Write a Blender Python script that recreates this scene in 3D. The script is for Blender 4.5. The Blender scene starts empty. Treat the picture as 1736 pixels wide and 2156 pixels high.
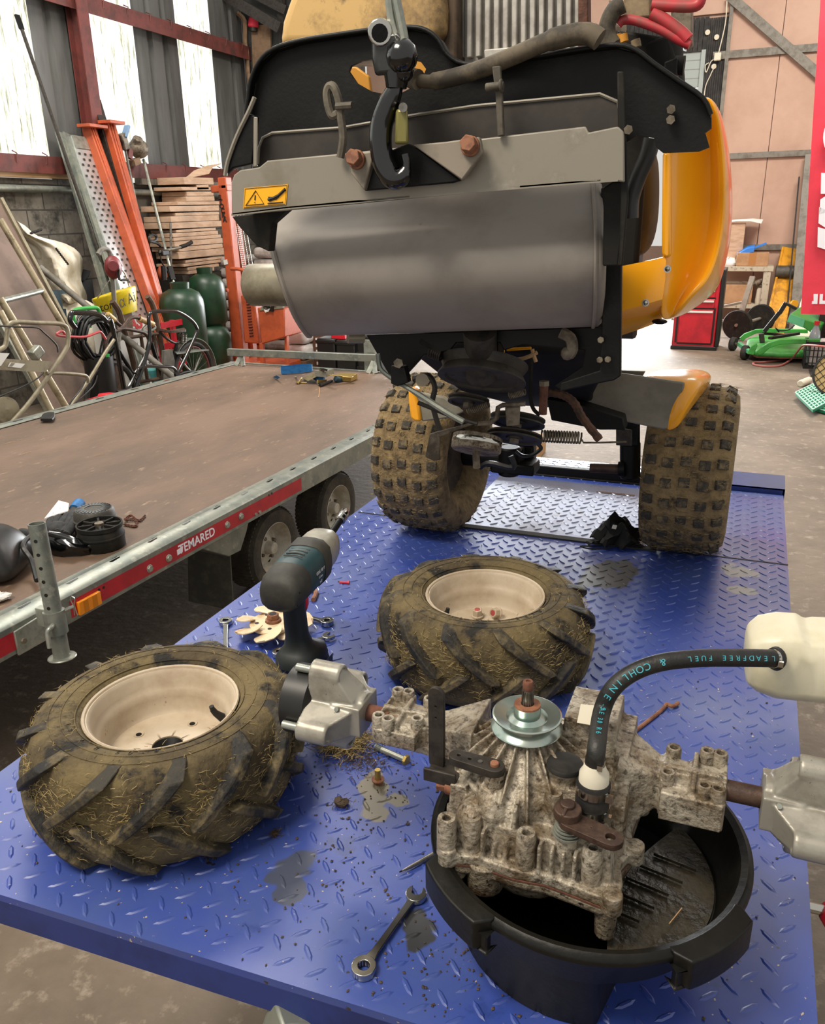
import bpy, bmesh, math, random
from mathutils import Vector as V, Matrix
random.seed(11)
S = bpy.context.scene
COL = S.collection
PI = math.pi
def rad(a): return math.radians(a)
# ------------------------------------------------------------------ camera
F, CX, CY = 1720.0, 868.0, 1078.0            # focal length and centre in pixels of a 1736 x 2156 frame
CAM = V((0, 0, 1.7))
_p, _r, _y = rad(20.0), rad(1.0), rad(21.9)
FW = V((-math.sin(_y)*math.cos(_p), math.cos(_y)*math.cos(_p), -math.sin(_p)))
_rt = V((math.cos(_y), math.sin(_y), 0)); _up = _rt.cross(FW)
RT = _rt*math.cos(_r) - _up*math.sin(_r); UP = _up*math.cos(_r) + _rt*math.sin(_r)
cd = bpy.data.cameras.new('camera'); cam = bpy.data.objects.new('camera', cd); COL.objects.link(cam)
M3 = Matrix((RT, UP, -FW)).transposed().to_4x4(); M3.translation = CAM; cam.matrix_world = M3
cd.sensor_fit = 'HORIZONTAL'; cd.sensor_width = 36; cd.lens = 36*F/1736; cd.clip_start = .05; cd.clip_end = 200
S.camera = cam
def ray(x, y): return RT*((x-CX)/F) - UP*((y-CY)/F) + FW
def Zp(x, y, z): d = ray(x, y); return CAM + d*((z-CAM.z)/d.z)      # the point of a pixel's sight line on a level plane
def Yp(x, y, q): d = ray(x, y); return CAM + d*(q/d.y)
def Xp(x, y, q): d = ray(x, y); return CAM + d*(q/d.x)
def Tp(x, y, t): return CAM + ray(x, y)*t
# ------------------------------------------------------------------ light
S.view_settings.view_transform = 'Standard'; S.view_settings.look = 'None'; S.view_settings.gamma = 1
S.view_settings.use_curve_mapping = False; S.view_settings.exposure = 0.5
w = bpy.data.worlds.new('daylight'); S.world = w; w.use_nodes = True
bg = w.node_tree.nodes['Background']; bg.inputs[0].default_value = (1, .97, .92, 1); bg.inputs[1].default_value = 0.5
def area(name, loc, aim, sx, sy, power, col):
    l = bpy.data.lights.new(name, 'AREA'); l.shape = 'RECTANGLE'; l.size = sx; l.size_y = sy; l.energy = power; l.color = col
    o = bpy.data.objects.new(name, l); COL.objects.link(o); o.location = loc
    o.rotation_euler = (V(aim)-V(loc)).to_track_quat('-Z', 'Y').to_euler(); return o
area('doorway_daylight', (-2.9, 14.6, 2.0), (-1.6, 6, .5), 4.0, 3.6, 900, (.95, .98, 1))
area('shed_lamp', (-1.6, -.6, 4.6), (-.6, 1.2, .8), 1.6, 1.0, 125, (1, .9, .76))
area('shed_lamp', (-4.4, 5.0, 5.6), (-4.2, 5.6, 0), 2.4, 1.2, 210, (1, .93, .84))
area('shed_lamp', (1.2, 9.0, 6.0), (.6, 11.5, 1), 2.4, 1.2, 330, (1, .92, .82))
# ------------------------------------------------------------------ helpers
def lin(h):
    h = h.lstrip('#'); o = []
    for i in (0, 2, 4):
        c = int(h[i:i+2], 16)/255; o.append(c/12.92 if c <= .04045 else ((c+.055)/1.055)**2.4)
    return (*o, 1)
MATS = {}
def mat(name, col, rough=.5, metal=0, c2=None, sc=8, thr=(.45, .6), c3=None, sc3=30, thr3=(.55, .65), bump=0, bsc=60, coat=0, spec=.5, trans=0, stretch=None, amt=1, r2=None, sss=0):
    m = bpy.data.materials.new(name); m.use_nodes = True; nt = m.node_tree; N, L = nt.nodes, nt.links
    b = N['Principled BSDF']; b.inputs['Roughness'].default_value = rough; b.inputs['Metallic'].default_value = metal
    b.inputs['Specular IOR Level'].default_value = spec; b.inputs['Coat Weight'].default_value = coat; b.inputs['Coat Roughness'].default_value = .08
    b.inputs['Transmission Weight'].default_value = trans
    if sss:
        b.inputs['Subsurface Weight'].default_value = sss; b.inputs['Subsurface Radius'].default_value = (.02, .02, .015)
    tc = N.new('ShaderNodeTexCoord'); out = tc.outputs['Object']
    if stretch:
        mp = N.new('ShaderNodeMapping'); mp.inputs['Scale'].default_value = stretch; L.new(out, mp.inputs[0]); out = mp.outputs[0]
    def layer(prev, c, s, t, a):
        nz = N.new('ShaderNodeTexNoise'); nz.inputs['Scale'].default_value = s; nz.inputs['Detail'].default_value = 8; nz.inputs['Roughness'].default_value = .68
        L.new(out, nz.inputs['Vector'])
        mr = N.new('ShaderNodeMapRange'); mr.inputs[1].default_value, mr.inputs[2].default_value = t; mr.inputs[4].default_value = a; L.new(nz.outputs[0], mr.inputs[0])
        mx = N.new('ShaderNodeMix'); mx.data_type = 'RGBA'; L.new(mr.outputs[0], mx.inputs[0])
        if isinstance(prev, tuple): mx.inputs[6].default_value = prev
        else: L.new(prev, mx.inputs[6])
        mx.inputs[7].default_value = lin(c); return mx.outputs[2], mr.outputs[0]
    cur = lin(col)
    if c2:
        cur, msk = layer(cur, c2, sc, thr, amt)
        if r2 is not None:
            q = N.new('ShaderNodeMapRange'); q.inputs[3].default_value = rough; q.inputs[4].default_value = r2; L.new(msk, q.inputs[0]); L.new(q.outputs[0], b.inputs['Roughness'])
    if c3: cur, _ = layer(cur, c3, sc3, thr3, amt)
    if isinstance(cur, tuple): b.inputs['Base Color'].default_value = cur
    else: L.new(cur, b.inputs['Base Color'])
    if bump:
        nz = N.new('ShaderNodeTexNoise'); nz.inputs['Scale'].default_value = bsc; nz.inputs['Detail'].default_value = 5; L.new(tc.outputs['Object'], nz.inputs['Vector'])
        bp = N.new('ShaderNodeBump'); bp.inputs['Strength'].default_value = bump; bp.inputs['Distance'].default_value = .01
        L.new(nz.outputs[0], bp.inputs['Height']); L.new(bp.outputs[0], b.inputs['Normal'])
    MATS[name] = m; return m
def cat(pts, k=4, closed=False):                      # Catmull-Rom smoothing of a polyline
    pts = [V(p) for p in pts]; n = len(pts); o = []
    rng = range(n) if closed else range(n-1)
    for i in rng:
        if closed: a, b, c, d = pts[i-1], pts[i], pts[(i+1) % n], pts[(i+2) % n]
        else: a, b, c, d = pts[max(i-1, 0)], pts[i], pts[i+1], pts[min(i+2, n-1)]
        for j in range(k):
            t = j/k; o.append(.5*((2*b)+(c-a)*t+(2*a-5*b+4*c-d)*t*t+(3*b-a-3*c+d)*t**3))
    if not closed: o.append(pts[-1])
    return o
class MB:
    def __init__(s): s.v = []; s.f = []
    def add(s, vs, fs):
        n = len(s.v); s.v += [tuple(p) for p in vs]; s.f += [tuple(i+n for i in f) for f in fs]; return s
    def box(s, c, d, R=None):
        c = V(c); q = []
        for z in (-.5, .5):
            for y in (-.5, .5):
                for x in (-.5, .5):
                    p = V((x*d[0], y*d[1], z*d[2])); q.append(c + (R @ p if R else p))
        return s.add(q, [(0, 1, 3, 2), (4, 6, 7, 5), (0, 4, 5, 1), (2, 3, 7, 6), (0, 2, 6, 4), (1, 5, 7, 3)])
    def bb(s, a, b): return s.box([(a[i]+b[i])/2 for i in range(3)], [abs(b[i]-a[i]) for i in range(3)])
    def prism(s, poly, vec):
        poly = [V(p) for p in poly]; vec = V(vec); n = len(poly)
        return s.add(poly+[p+vec for p in poly], [tuple(range(n))[::-1], tuple(range(n, 2*n))]+[(i, (i+1) % n, n+(i+1) % n, n+i) for i in range(n)])
    def bar(s, a, b, w, t, up=(0, 0, 1)):              # rectangular bar from a to b
        a, b = V(a), V(b); d = (b-a).normalized(); x = d.cross(V(up)); x = x.normalized() if x.length > 1e-5 else V((1, 0, 0)); y = x.cross(d)
        return s.prism([a+x*w/2+y*t/2, a-x*w/2+y*t/2, a-x*w/2-y*t/2, a+x*w/2-y*t/2], b-a)
    def loft(s, rings, cap=True, closed=True):
        n = len(rings[0]); vs = [p for r in rings for p in r]; fs = []
        m = n if closed else n-1
        for i in range(len(rings)-1):
            for j in range(m): fs.append((i*n+j, i*n+(j+1) % n, (i+1)*n+(j+1) % n, (i+1)*n+j))
        if cap and closed: fs += [tuple(range(n))[::-1], tuple(range((len(rings)-1)*n, len(rings)*n))]
        return s.add(vs, fs)
    def tube(s, pts, r, n=8, closed=False, cap=True, flat=None):
        pts = [V(p) for p in pts]; m = len(pts); rings = []; u = None
        for i, p in enumerate(pts):
            a = pts[i-1] if (i or closed) else p; b = pts[(i+1) % m] if (i < m-1 or closed) else p
            t = (b-a).normalized()
            if u is None: u = t.orthogonal().normalized()
            else:
                u = u-t*u.dot(t); u = u.normalized() if u.length > 1e-6 else t.orthogonal().normalized()
            w_ = t.cross(u); rr = r[i] if isinstance(r, (list, tuple)) else r
            rings.append([p+(u*math.cos(2*PI*j/n)+w_*math.sin(2*PI*j/n))*rr for j in range(n)])
        if closed: rings.append(rings[0]); return s.loft(rings, False)
        return s.loft(rings, cap)
    def cyl(s, a, b, r, r1=None, n=16): return s.tube([a, b], [r, r if r1 is None else r1], n)
    def lathe(s, prof, o=(0, 0, 0), ax=(0, 0, 1), n=28, loop=False):
        o, ax = V(o), V(ax).normalized(); u = ax.orthogonal().normalized(); w_ = ax.cross(u); rings = []
        for j in range(n):
            c, q = math.cos(2*PI*j/n), math.sin(2*PI*j/n); rings.append([o+ax*h+(u*c+w_*q)*max(r, 1e-4) for r, h in prof])
        m = len(prof); vs = [p for r in rings for p in r]; fs = []
        for j in range(n):
            k = (j+1) % n
            for i in range(m if loop else m-1):
                i2 = (i+1) % m; fs.append((j*m+i, j*m+i2, k*m+i2, k*m+i))
        return s.add(vs, fs)
    def ball(s, c, r, n=12, R=None):
        r = (r, r, r) if not isinstance(r, (tuple, list)) else r; c = V(c); rings = []
        for i in range(n//2+1):
            th = PI*i/(n//2); q = []
            for j in range(n):
                p = V((r[0]*max(math.sin(th), 1e-3)*math.cos(2*PI*j/n), r[1]*max(math.sin(th), 1e-3)*math.sin(2*PI*j/n), r[2]*math.cos(th))); q.append(c+(R @ p if R else p))
            rings.append(q)
        return s.loft(rings)
    def grid(s, rows, close=False):                     # rows of points -> sheet
        return s.loft(rows, False, close)
    def sheet(s, rows, t):                              # a sheet with thickness t (vector)
        t = V(t); rows = [[V(p) for p in r] for r in rows]
        ring = [r+[p+t for p in reversed(r)] for r in rows]; return s.loft(ring)
    def build(s, name, m, parent=None, bevel=0, ang=38, flat=False, seg=2, sub=0):
        me = bpy.data.meshes.new(name); me.from_pydata(s.v, [], s.f); me.update()
        bm = bmesh.new(); bm.from_mesh(me)
        if len(bm.verts) < 60000: bmesh.ops.remove_doubles(bm, verts=bm.verts, dist=1e-5)
        bmesh.ops.recalc_face_normals(bm, faces=bm.faces); bm.to_mesh(me); bm.free()
        if not flat:
            me.polygons.foreach_set('use_smooth', [True]*len(me.polygons)); me.set_sharp_from_angle(angle=rad(ang))
        o = bpy.data.objects.new(name, me); COL.objects.link(o)
        me.materials.append(MATS[m] if isinstance(m, str) else m)
        if parent is not None:
            o.parent = parent
            if parent.type == 'EMPTY': o.matrix_parent_inverse = parent.matrix_basis.inverted()
        if bevel:
            bv = o.modifiers.new('bevel', 'BEVEL'); bv.width = bevel; bv.segments = seg; bv.limit_method = 'ANGLE'; bv.angle_limit = rad(35)
        if sub:
            sb = o.modifiers.new('sub', 'SUBSURF'); sb.levels = sub; sb.render_levels = sub
        return o
def tag(o, label=None, cat_=None, group=None, kind=None):
    if label: o['label'] = label
    if cat_: o['category'] = cat_
    if group: o['group'] = group
    if kind: o['kind'] = kind
    return o
def thing(name, label, cat_, loc=(0, 0, 0), group=None):
    o = bpy.data.objects.new(name, None); COL.objects.link(o); o.location = loc; o.empty_display_size = .1
    bpy.context.view_layer.update(); return tag(o, label, cat_, group)
def struct(name, mb, m, **k): return tag(mb.build(name, m, **k), kind='structure')
def copy_tree(o, mw, label=None):
    def cp(x, par):
        c = x.copy(); COL.objects.link(c)
        if par: c.parent = par
        for ch in list(x.children): cp(ch, c)
        return c
    r = cp(o, None); r.matrix_basis = mw
    if label: r['label'] = label
    return r
def plate(name, outer, holes, thick, mw, m, parent=None, bevel=0):    # flat plate with holes; 2D outlines in the plane of mw
    cu = bpy.data.curves.new(name, 'CURVE'); cu.dimensions = '2D'; cu.fill_mode = 'BOTH'; cu.extrude = thick/2; cu.bevel_depth = bevel
    for pl in [outer]+holes:
        sp = cu.splines.new('POLY'); sp.points.add(len(pl)-1); sp.use_cyclic_u = True
        for q, p in zip(sp.points, pl): q.co = (p[0], p[1], 0, 1)
    return _conv(name, cu, mw, m, parent)
def _conv(name, cu, mw, m, parent):
    t = bpy.data.objects.new(name, cu); COL.objects.link(t); dg = bpy.context.evaluated_depsgraph_get()
    me = bpy.data.meshes.new_from_object(t.evaluated_get(dg)); bpy.data.objects.remove(t); bpy.data.curves.remove(cu)
    me.transform(mw); me.materials.clear(); me.materials.append(MATS[m]); me.name = name
    o = bpy.data.objects.new(name, me); COL.objects.link(o)
    if parent is not None:
        o.parent = parent
        if parent.type == 'EMPTY': o.matrix_parent_inverse = parent.matrix_basis.inverted()
    return o
def frame(o, x, y):                                    # matrix with origin o, x axis, y axis
    x = V(x).normalized(); y = V(y); z = x.cross(y).normalized(); y = z.cross(x)
    m = Matrix((x, y, z)).transposed().to_4x4(); m.translation = V(o); return m
def text(name, s, size, mw, m, parent=None, ext=.0004, align='CENTER', bold=0):
    cu = bpy.data.curves.new(name, 'FONT'); cu.body = s; cu.size = size; cu.extrude = ext; cu.align_x = align; cu.align_y = 'CENTER'; cu.offset = bold
    return _conv(name, cu, mw, m, parent)
def circ(x, y, r, n=16, a0=0, a1=2*PI):
    full = abs(a1-a0-2*PI) < 1e-6
    return [(x+r*math.cos(a0+(a1-a0)*i/(n if full else n-1)), y+r*math.sin(a0+(a1-a0)*i/(n if full else n-1))) for i in range(n)]
def capsule(x0, y0, x1, y1, r0, r1=None, n=9):
    r1 = r0 if r1 is None else r1; a = math.atan2(y1-y0, x1-x0)
    return circ(x1, y1, r1, n, a-PI/2, a+PI/2)+circ(x0, y0, r0, n, a+PI/2, a+3*PI/2)
def R2(ax, deg): return Matrix.Rotation(rad(deg), 3, ax)
def hexa(mb, a, b, r): return mb.cyl(a, b, r, n=6)
# ------------------------------------------------------------------ materials
mat('concrete_floor', '#7d6f5f', .75, c2='#625546', sc=.9, thr=(.4, .62), c3='#9c8e7d', sc3=14, thr3=(.55, .72), bump=.25, bsc=25)
mat('cladding', '#5f605e', .6, c2='#4b4b49', sc=3, stretch=(1, 1, .15))
mat('dark_cladding', '#2a2c2b', .7, c2='#3a3b38', sc=5)
mat('red_oxide', '#6a322c', .65, c2='#4b2824', sc=6, thr=(.45, .65))
mat('pink_board', '#b99a88', .85, c2='#ab8c7a', sc=1.6, thr=(.4, .7), c3='#7a6656', sc3=22, thr3=(.72, .75))
mat('steel_rail', '#77736a', .6, c2='#5e594f', sc=9)
mat('felt_black', '#2b2a29', .9, c2='#3b3937', sc=12)
mat('door_slat', '#8f9794', .4, .3)
mat('old_wood', '#8c7157', .8, c2='#6a543f', sc=4, stretch=(1, .2, 1))
mat('pale_wood', '#c09a70', .75, c2='#a98358', sc=3, stretch=(1, .2, 1))
mat('blue_edge', '#1f3274', .45, c2='#182760', sc=9)
mat('black_steel', '#0a0a09', .5, c2='#191713', sc=14, thr=(.55, .7), bump=.06, bsc=160, spec=.25)
mat('black_gloss', '#060708', .18, coat=.5)
mat('dusty_black', '#171613', .7, c2='#322c22', sc=14, thr=(.5, .75), spec=.25)
mat('olive_grey', '#827c70', .45, .05, c2='#68624f', sc=6, thr=(.5, .7), c3='#938d82', sc3=3, thr3=(.56, .6))
mat('dark_brown_plate', '#27221d', .6, c2='#393128', sc=9)
mat('muffler_steel', '#8b847c', .5, .12, c2='#756c63', sc=4, thr=(.45, .7), c3='#4a433b', sc3=9, thr3=(.68, .76), spec=.4)
mat('pipe_steel', '#8e8773', .42, .5, c2='#6d6450', sc=9)
mat('rust', '#6d4331', .8, c2='#4a2c20', sc=30, thr=(.4, .6), bump=.2, bsc=150)
mat('rust_bolt', '#8a5b40', .7, c2='#6a402c', sc=60)
mat('cast_alu', '#aca392', .5, .3, c2='#66543b', sc=17, thr=(.42, .64), c3='#35291b', sc3=120, thr3=(.49, .66), amt=.92, bump=.35, bsc=160)
mat('cast_alu_dirty', '#8d826f', .6, .25, c2='#4d3c29', sc=30, thr=(.46, .6), c3='#241b12', sc3=190, thr3=(.54, .62), bump=.35, bsc=160)
mat('clean_alu', '#99958a', .42, .4, c2='#7d776c', sc=18, thr=(.5, .7), c3='#3c3126', sc3=190, thr3=(.65, .69))
mat('zinc', '#a9b2a9', .24, .85, c2='#93a9a2', sc=14)
mat('chrome', '#b9b7b0', .16, 1)
mat('steel', '#8d8a84', .35, .85, c2='#6a655c', sc=30)
mat('galv', '#898c82', .42, .5, c2='#747a74', sc=10, thr=(.45, .6), c3='#9b9c90', sc3=25)
mat('galv_bright', '#a3a69b', .36, .6, c2='#8a8d84', sc=20)
mat('dark_iron', '#3a352f', .55, .4, c2='#2a2521', sc=40)
mat('brown_iron', '#4e3a2f', .55, .3, c2='#382820', sc=40, bump=.1, bsc=200)
mat('black_plastic', '#121211', .42, c2='#1f1e1b', sc=10, thr=(.5, .75))
mat('bucket_plastic', '#0a0906', .45, c2='#191710', sc=12, thr=(.5, .72), bump=.08, bsc=90, spec=.3)
mat('oil', '#030302', .12, spec=.3)
mat('oily_shelf', '#211d14', .3, c2='#3a3323', sc=22, thr=(.45, .65), bump=.3, bsc=90, r2=.55)
mat('rubber', '#141312', .7, c2='#2a2722', sc=20)
mat('tyre_dirt', '#67593a', .9, c2='#453a26', sc=9, thr=(.42, .6), c3='#1b1813', sc3=13, thr3=(.56, .64), bump=.5, bsc=70)
mat('tyre_lug', '#2b261c', .75, c2='#6b5d3e', sc=15, thr=(.46, .62), c3='#141210', sc3=9, thr3=(.5, .6), bump=.4, bsc=90)
mat('tyre_tan', '#8a7552', .95, c2='#64533a', sc=24, thr=(.42, .62), c3='#332b22', sc3=18, thr3=(.56, .68), bump=.6, bsc=90)
mat('knob_rubber', '#453f35', .85, c2='#2f2b25', sc=60, thr=(.4, .6), c3='#77674c', sc3=35, thr3=(.5, .62), bump=.4, bsc=200)
mat('road_tyre', '#3a362f', .85, c2='#4c4639', sc=12, bump=.3, bsc=80)
mat('straw', '#86754a', .9, c2='#978358', sc=80, thr=(.4, .6), c3='#54452b', sc3=50)
mat('rim_cream', '#b8a993', .5, c2='#a08d75', sc=9, thr=(.45, .7), c3='#6f4a32', sc3=28, thr3=(.66, .72))
mat('rim_white', '#b5afa0', .5, c2='#9a917e', sc=9)
mat('orange_paint', '#f7a916', .25, coat=.4, c2='#f2a312', sc=4)
mat('fender_grey', '#7f7a6b', .6, c2='#716c5d', sc=12)
mat('cream_plastic', '#c09d62', .5, c2='#5d492f', sc=7, thr=(.44, .62), c3='#33281d', sc3=16, thr3=(.53, .66))
mat('yellow_part', '#c98d30', .5)
mat('brown_dirty', '#4d3c2b', .75, c2='#33281d', sc=20)
mat('fin_alu', '#b3afa7', .45, .15, c2='#97928a', sc=20)
mat('dirty_steel', '#7a7060', .55, .3, c2='#4a4034', sc=20)
mat('red_cable', '#b8323a', .45, c2='#8a4640', sc=25)
mat('hose_brown', '#5a5040', .75, c2='#332d24', sc=18)
mat('hose_black', '#11110f', .5, c2='#23221f', sc=18, bump=.12, bsc=260)
mat('hose_print', '#3f9fae', .6)
mat('tank_white', '#d5cfb8', .38, c2='#c9c2a6', sc=8, c3='#5a4128', sc3=30, thr3=(.69, .72), sss=.4)
mat('white_plastic', '#cfc8b4', .5)
mat('sticker_yellow', '#f0ab10', .45)
mat('sticker_black', '#1a1712', .6)
mat('plywood', '#725b4a', .6, c2='#574536', sc=1.7, thr=(.4, .62), c3='#8f7963', sc3=30, thr3=(.6, .72), stretch=(1, .35, 1), bump=.15, bsc=60)
mat('retro_red', '#b01c2b', .38, c2='#9c1a27', sc=10)
mat('amber', '#f09010', .2, coat=.4)
mat('flap_rubber', '#38362f', .6, c2='#4c493d', sc=14)
mat('seat_vinyl', '#1c1c1b', .38, c2='#2a2927', sc=10)
mat('glove_cloth', '#2c2d2f', .9, c2='#3c3c3c', sc=30)
mat('blue_strap', '#1f6fae', .6, c2='#185c96', sc=30)
mat('blue_plastic', '#2f78cc', .5)
mat('strap_khaki', '#6d6242', .5, .3, c2='#554b31', sc=20)
mat('yellow_zinc', '#b59a56', .35, .7)
mat('paper', '#d8d6d0', .8)
mat('wrench_teal', '#1f3a3f', .5, c2='#294448', sc=20)
mat('wrench_rubber', '#2c2b27', .62, c2='#3a382f', sc=20)
mat('wrench_grip', '#1b211f', .55)
mat('wrench_silver', '#b3b0a2', .38, .45, c2='#9a968a', sc=14)
mat('red_plastic', '#c8202c', .35)
mat('red_box', '#bd1f2e', .35, c2='#a31a28', sc=5)
mat('red_banner', '#dc3448', .6, c2='#d22f42', sc=3)
mat('letter_white', '#e9e7ee', .6)
mat('letter_red', '#c02a2a', .6)
mat('letter_black', '#1c1a17', .6)
mat('orange_steel', '#b4532f', .5, c2='#9f482a', sc=6)
mat('gas_green', '#163822', .4, c2='#122c1b', sc=8)
mat('cardboard', '#b08a66', .85, c2='#a07b58', sc=5)
mat('pale_board', '#c0a288', .85, c2='#ae8f74', sc=5, stretch=(1, 1, 4))
mat('bag_white', '#d8d1c1', .75, c2='#c2b8a3', sc=7, bump=.35, bsc=16)
mat('bucket_yellow', '#dcc410', .4, c2='#c4ab12', sc=8)
mat('bronze_tube', '#a2957a', .42, .5, c2='#6b5f49', sc=8, thr=(.5, .65))
mat('beige_tube', '#8f866f', .45, .2, c2='#7a715c', sc=10)
mat('brown_panel', '#7a675c', .7, c2='#67574d', sc=3)
mat('cable_black', '#0f0f0f', .5)
mat('green_plastic', '#2f9a3f', .4)
mat('deck_green', '#3f9a3f', .4, c2='#328134', sc=5, c3='#5a3a28', sc3=6, thr3=(.66, .7))
mat('pale_green', '#5cbf8c', .45, c2='#49ab78', sc=5)
mat('grid_green', '#0f8a66', .45)
mat('bench_paint', '#b4ac98', .7, c2='#7c6d58', sc=18, thr=(.55, .65))
mat('yellow_steel', '#d29412', .45, c2='#a4700f', sc=8)
mat('tan_disc', '#c1a06a', .6)
mat('tarp_wrap', '#97908a', .4, c2='#b9b3ad', sc=9, bump=.4, bsc=12)
mat('teal_plastic', '#4f9c9c', .5)
mat('clear_bottle', '#b9c6cf', .12, trans=.5)
mat('hose_pink', '#b06a62', .5)
mat('pale_cream', '#d9c3a0', .45, c2='#b08f70', sc=14, thr=(.5, .7))
mat('black_cloth', '#0b0b0c', .85)
mat('hitch_grey', '#857c6e', .55, c2='#6a6154', sc=9)
mat('pin_grey', '#5f584b', .7, c2='#433d33', sc=20)
mat('belt_brown', '#5a3c2b', .8, c2='#33261d', sc=60)
mat('tank_grey', '#3f3b35', .6, c2='#554f46', sc=10, c3='#3a2a1e', sc3=6)
mat('cream_dirty', '#8d7c5e', .6, c2='#6a5a42', sc=14)
mat('latch_olive', '#77713f', .35, .4)
mat('amber_dark', '#c9780c', .25)
mat('dusty_grey', '#37352f', .6, c2='#4d493f', sc=14)
mat('teal_dark', '#2c4652', .7)
mat('alu_sheet', '#c3c5c4', .35, .6, c2='#adb0b0', sc=8)
mat('white_wrap', '#cfc8c4', .35, c2='#e2dcd8', sc=6, bump=.4, bsc=10)
mat('brown_crate', '#5d3b2c', .5)
mat('blue_dull', '#6f8fb0', .6)
mat('pump_red', '#6a2226', .5, c2='#7d2a2a', sc=10)
mat('old_wood_dark', '#55402f', .8, c2='#3f2f22', sc=9)
mat('grey_wood', '#4f4b43', .85, c2='#5f5a50', sc=8)
mat('tape_brown', '#a5743f', .4)
mat('rib_white', '#a9d3c0', .5)
mat('pulley_grime', '#37322b', .6, .1, c2='#211e1a', sc=30)
mat('cast_black', '#191a1a', .3, c2='#2a2a28', sc=20)
# ------------------------------------------------------------------ the setting
XW, YB, ZT = -6.4, 14.2, .83                  # left wall, back wall, top of the lift table
struct('floor', MB().bb((-9, -3, -.12), (8, 30, 0)), 'concrete_floor')
# block wall with mortar joints
def block_mat():
    m = mat('block', '#6c665c', .9, c2='#8a8377', sc=1.6, thr=(.45, .65), c3='#34312c', sc3=2.6, thr3=(.5, .62), bump=.3, bsc=30)
    nt = m.node_tree; N, L = nt.nodes, nt.links; b = N['Principled BSDF']; src = b.inputs['Base Color'].links[0].from_socket
    tc = N.new('ShaderNodeTexCoord'); mp = N.new('ShaderNodeMapping'); mp.inputs['Rotation'].default_value = (0, PI/2, PI/2); L.new(tc.outputs['Object'], mp.inputs[0])
    sx = N.new('ShaderNodeSeparateXYZ'); cx = N.new('ShaderNodeCombineXYZ'); L.new(tc.outputs['Object'], sx.inputs[0]); L.new(sx.outputs[1], cx.inputs[0]); L.new(sx.outputs[2], cx.inputs[1])
    br = N.new('ShaderNodeTexBrick'); br.inputs['Scale'].default_value = 1; br.inputs['Brick Width'].default_value = .45; br.inputs['Row Height'].default_value = .225; br.inputs['Mortar Size'].default_value = .008
    L.new(cx.outputs[0], br.inputs['Vector']); mx = N.new('ShaderNodeMix'); mx.data_type = 'RGBA'; L.new(br.outputs['Fac'], mx.inputs[0]); L.new(src, mx.inputs[6]); mx.inputs[7].default_value = lin('#4a463f'); L.new(mx.outputs[2], b.inputs['Base Color'])
block_mat()
struct('wall_left', MB().bb((XW-.2, -1, 0), (XW, YB, 2.08)), 'block')
# corrugated cladding above, clear sheets between the dark ones
def sheet_mat():
    m = bpy.data.materials.new('clear_sheet'); m.use_nodes = True; nt = m.node_tree; N, L = nt.nodes, nt.links
    for x in list(N): N.remove(x)
    o = N.new('ShaderNodeOutputMaterial'); e = N.new('ShaderNodeEmission'); L.new(e.outputs[0], o.inputs[0])
    tc = N.new('ShaderNodeTexCoord'); mp = N.new('ShaderNodeMapping'); mp.inputs['Scale'].default_value = (1, 1, .09); L.new(tc.outputs['Object'], mp.inputs[0])
    nz = N.new('ShaderNodeTexNoise'); nz.inputs['Scale'].default_value = 26; nz.inputs['Detail'].default_value = 9; nz.inputs['Roughness'].default_value = .75; L.new(mp.outputs[0], nz.inputs['Vector'])
    cr = N.new('ShaderNodeValToRGB'); cr.color_ramp.elements[0].position = .36; cr.color_ramp.elements[0].color = lin('#7f7c58'); cr.color_ramp.elements[1].position = .54; cr.color_ramp.elements[1].color = lin('#ffffff')
    q = cr.color_ramp.elements.new(.45); q.color = lin('#d6d6c2'); L.new(nz.outputs[0], cr.inputs[0]); L.new(cr.outputs[0], e.inputs[0]); e.inputs[1].default_value = 1.15
    MATS['clear_sheet'] = m
sheet_mat()
def yw(px, py): return Xp(px, py, XW).y
s1 = yw(105, 300); s2a, s2b = yw(206, 180), yw(322, 384); s3a, s3b = yw(403, 346), yw(472, 359)
def clad(y0, y1, ribs, m, nm, z0=2.2):
    pr = [(0, y0)]
    for r in ribs:
        yc = y0+(y1-y0)*r; pr += [(0, yc-.05), (-.045, yc-.03), (-.045, yc+.03), (0, yc+.05)]
    pr += [(0, y1)]
    front = [V((XW-.03+x, y, z0)) for x, y in pr]
    struct(nm, MB().sheet([front, [p+V((0, 0, 4.6)) for p in front]], (-.012, 0, 0)), m, ang=20)
clad(-1, s1, (.2, .4, .6, .8, .93), 'clear_sheet', 'window_1', 2.25)
clad(s1, s2a, (.3, .68), 'cladding', 'wall_left_sheet', 2.05)
clad(s2a, s2b, (.3, .65), 'clear_sheet', 'window_2', 2.05)
clad(s2b, s3a, (.35, .7), 'cladding', 'wall_left_sheet', 2.05)
clad(s3a, s3b, (.33, .66), 'clear_sheet', 'window_3', 2.05)
clad(s3b, YB, (.1, .2, .3, .4, .5, .6, .7, .8, .9), 'cladding', 'wall_left_sheet', 2.05)
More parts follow.
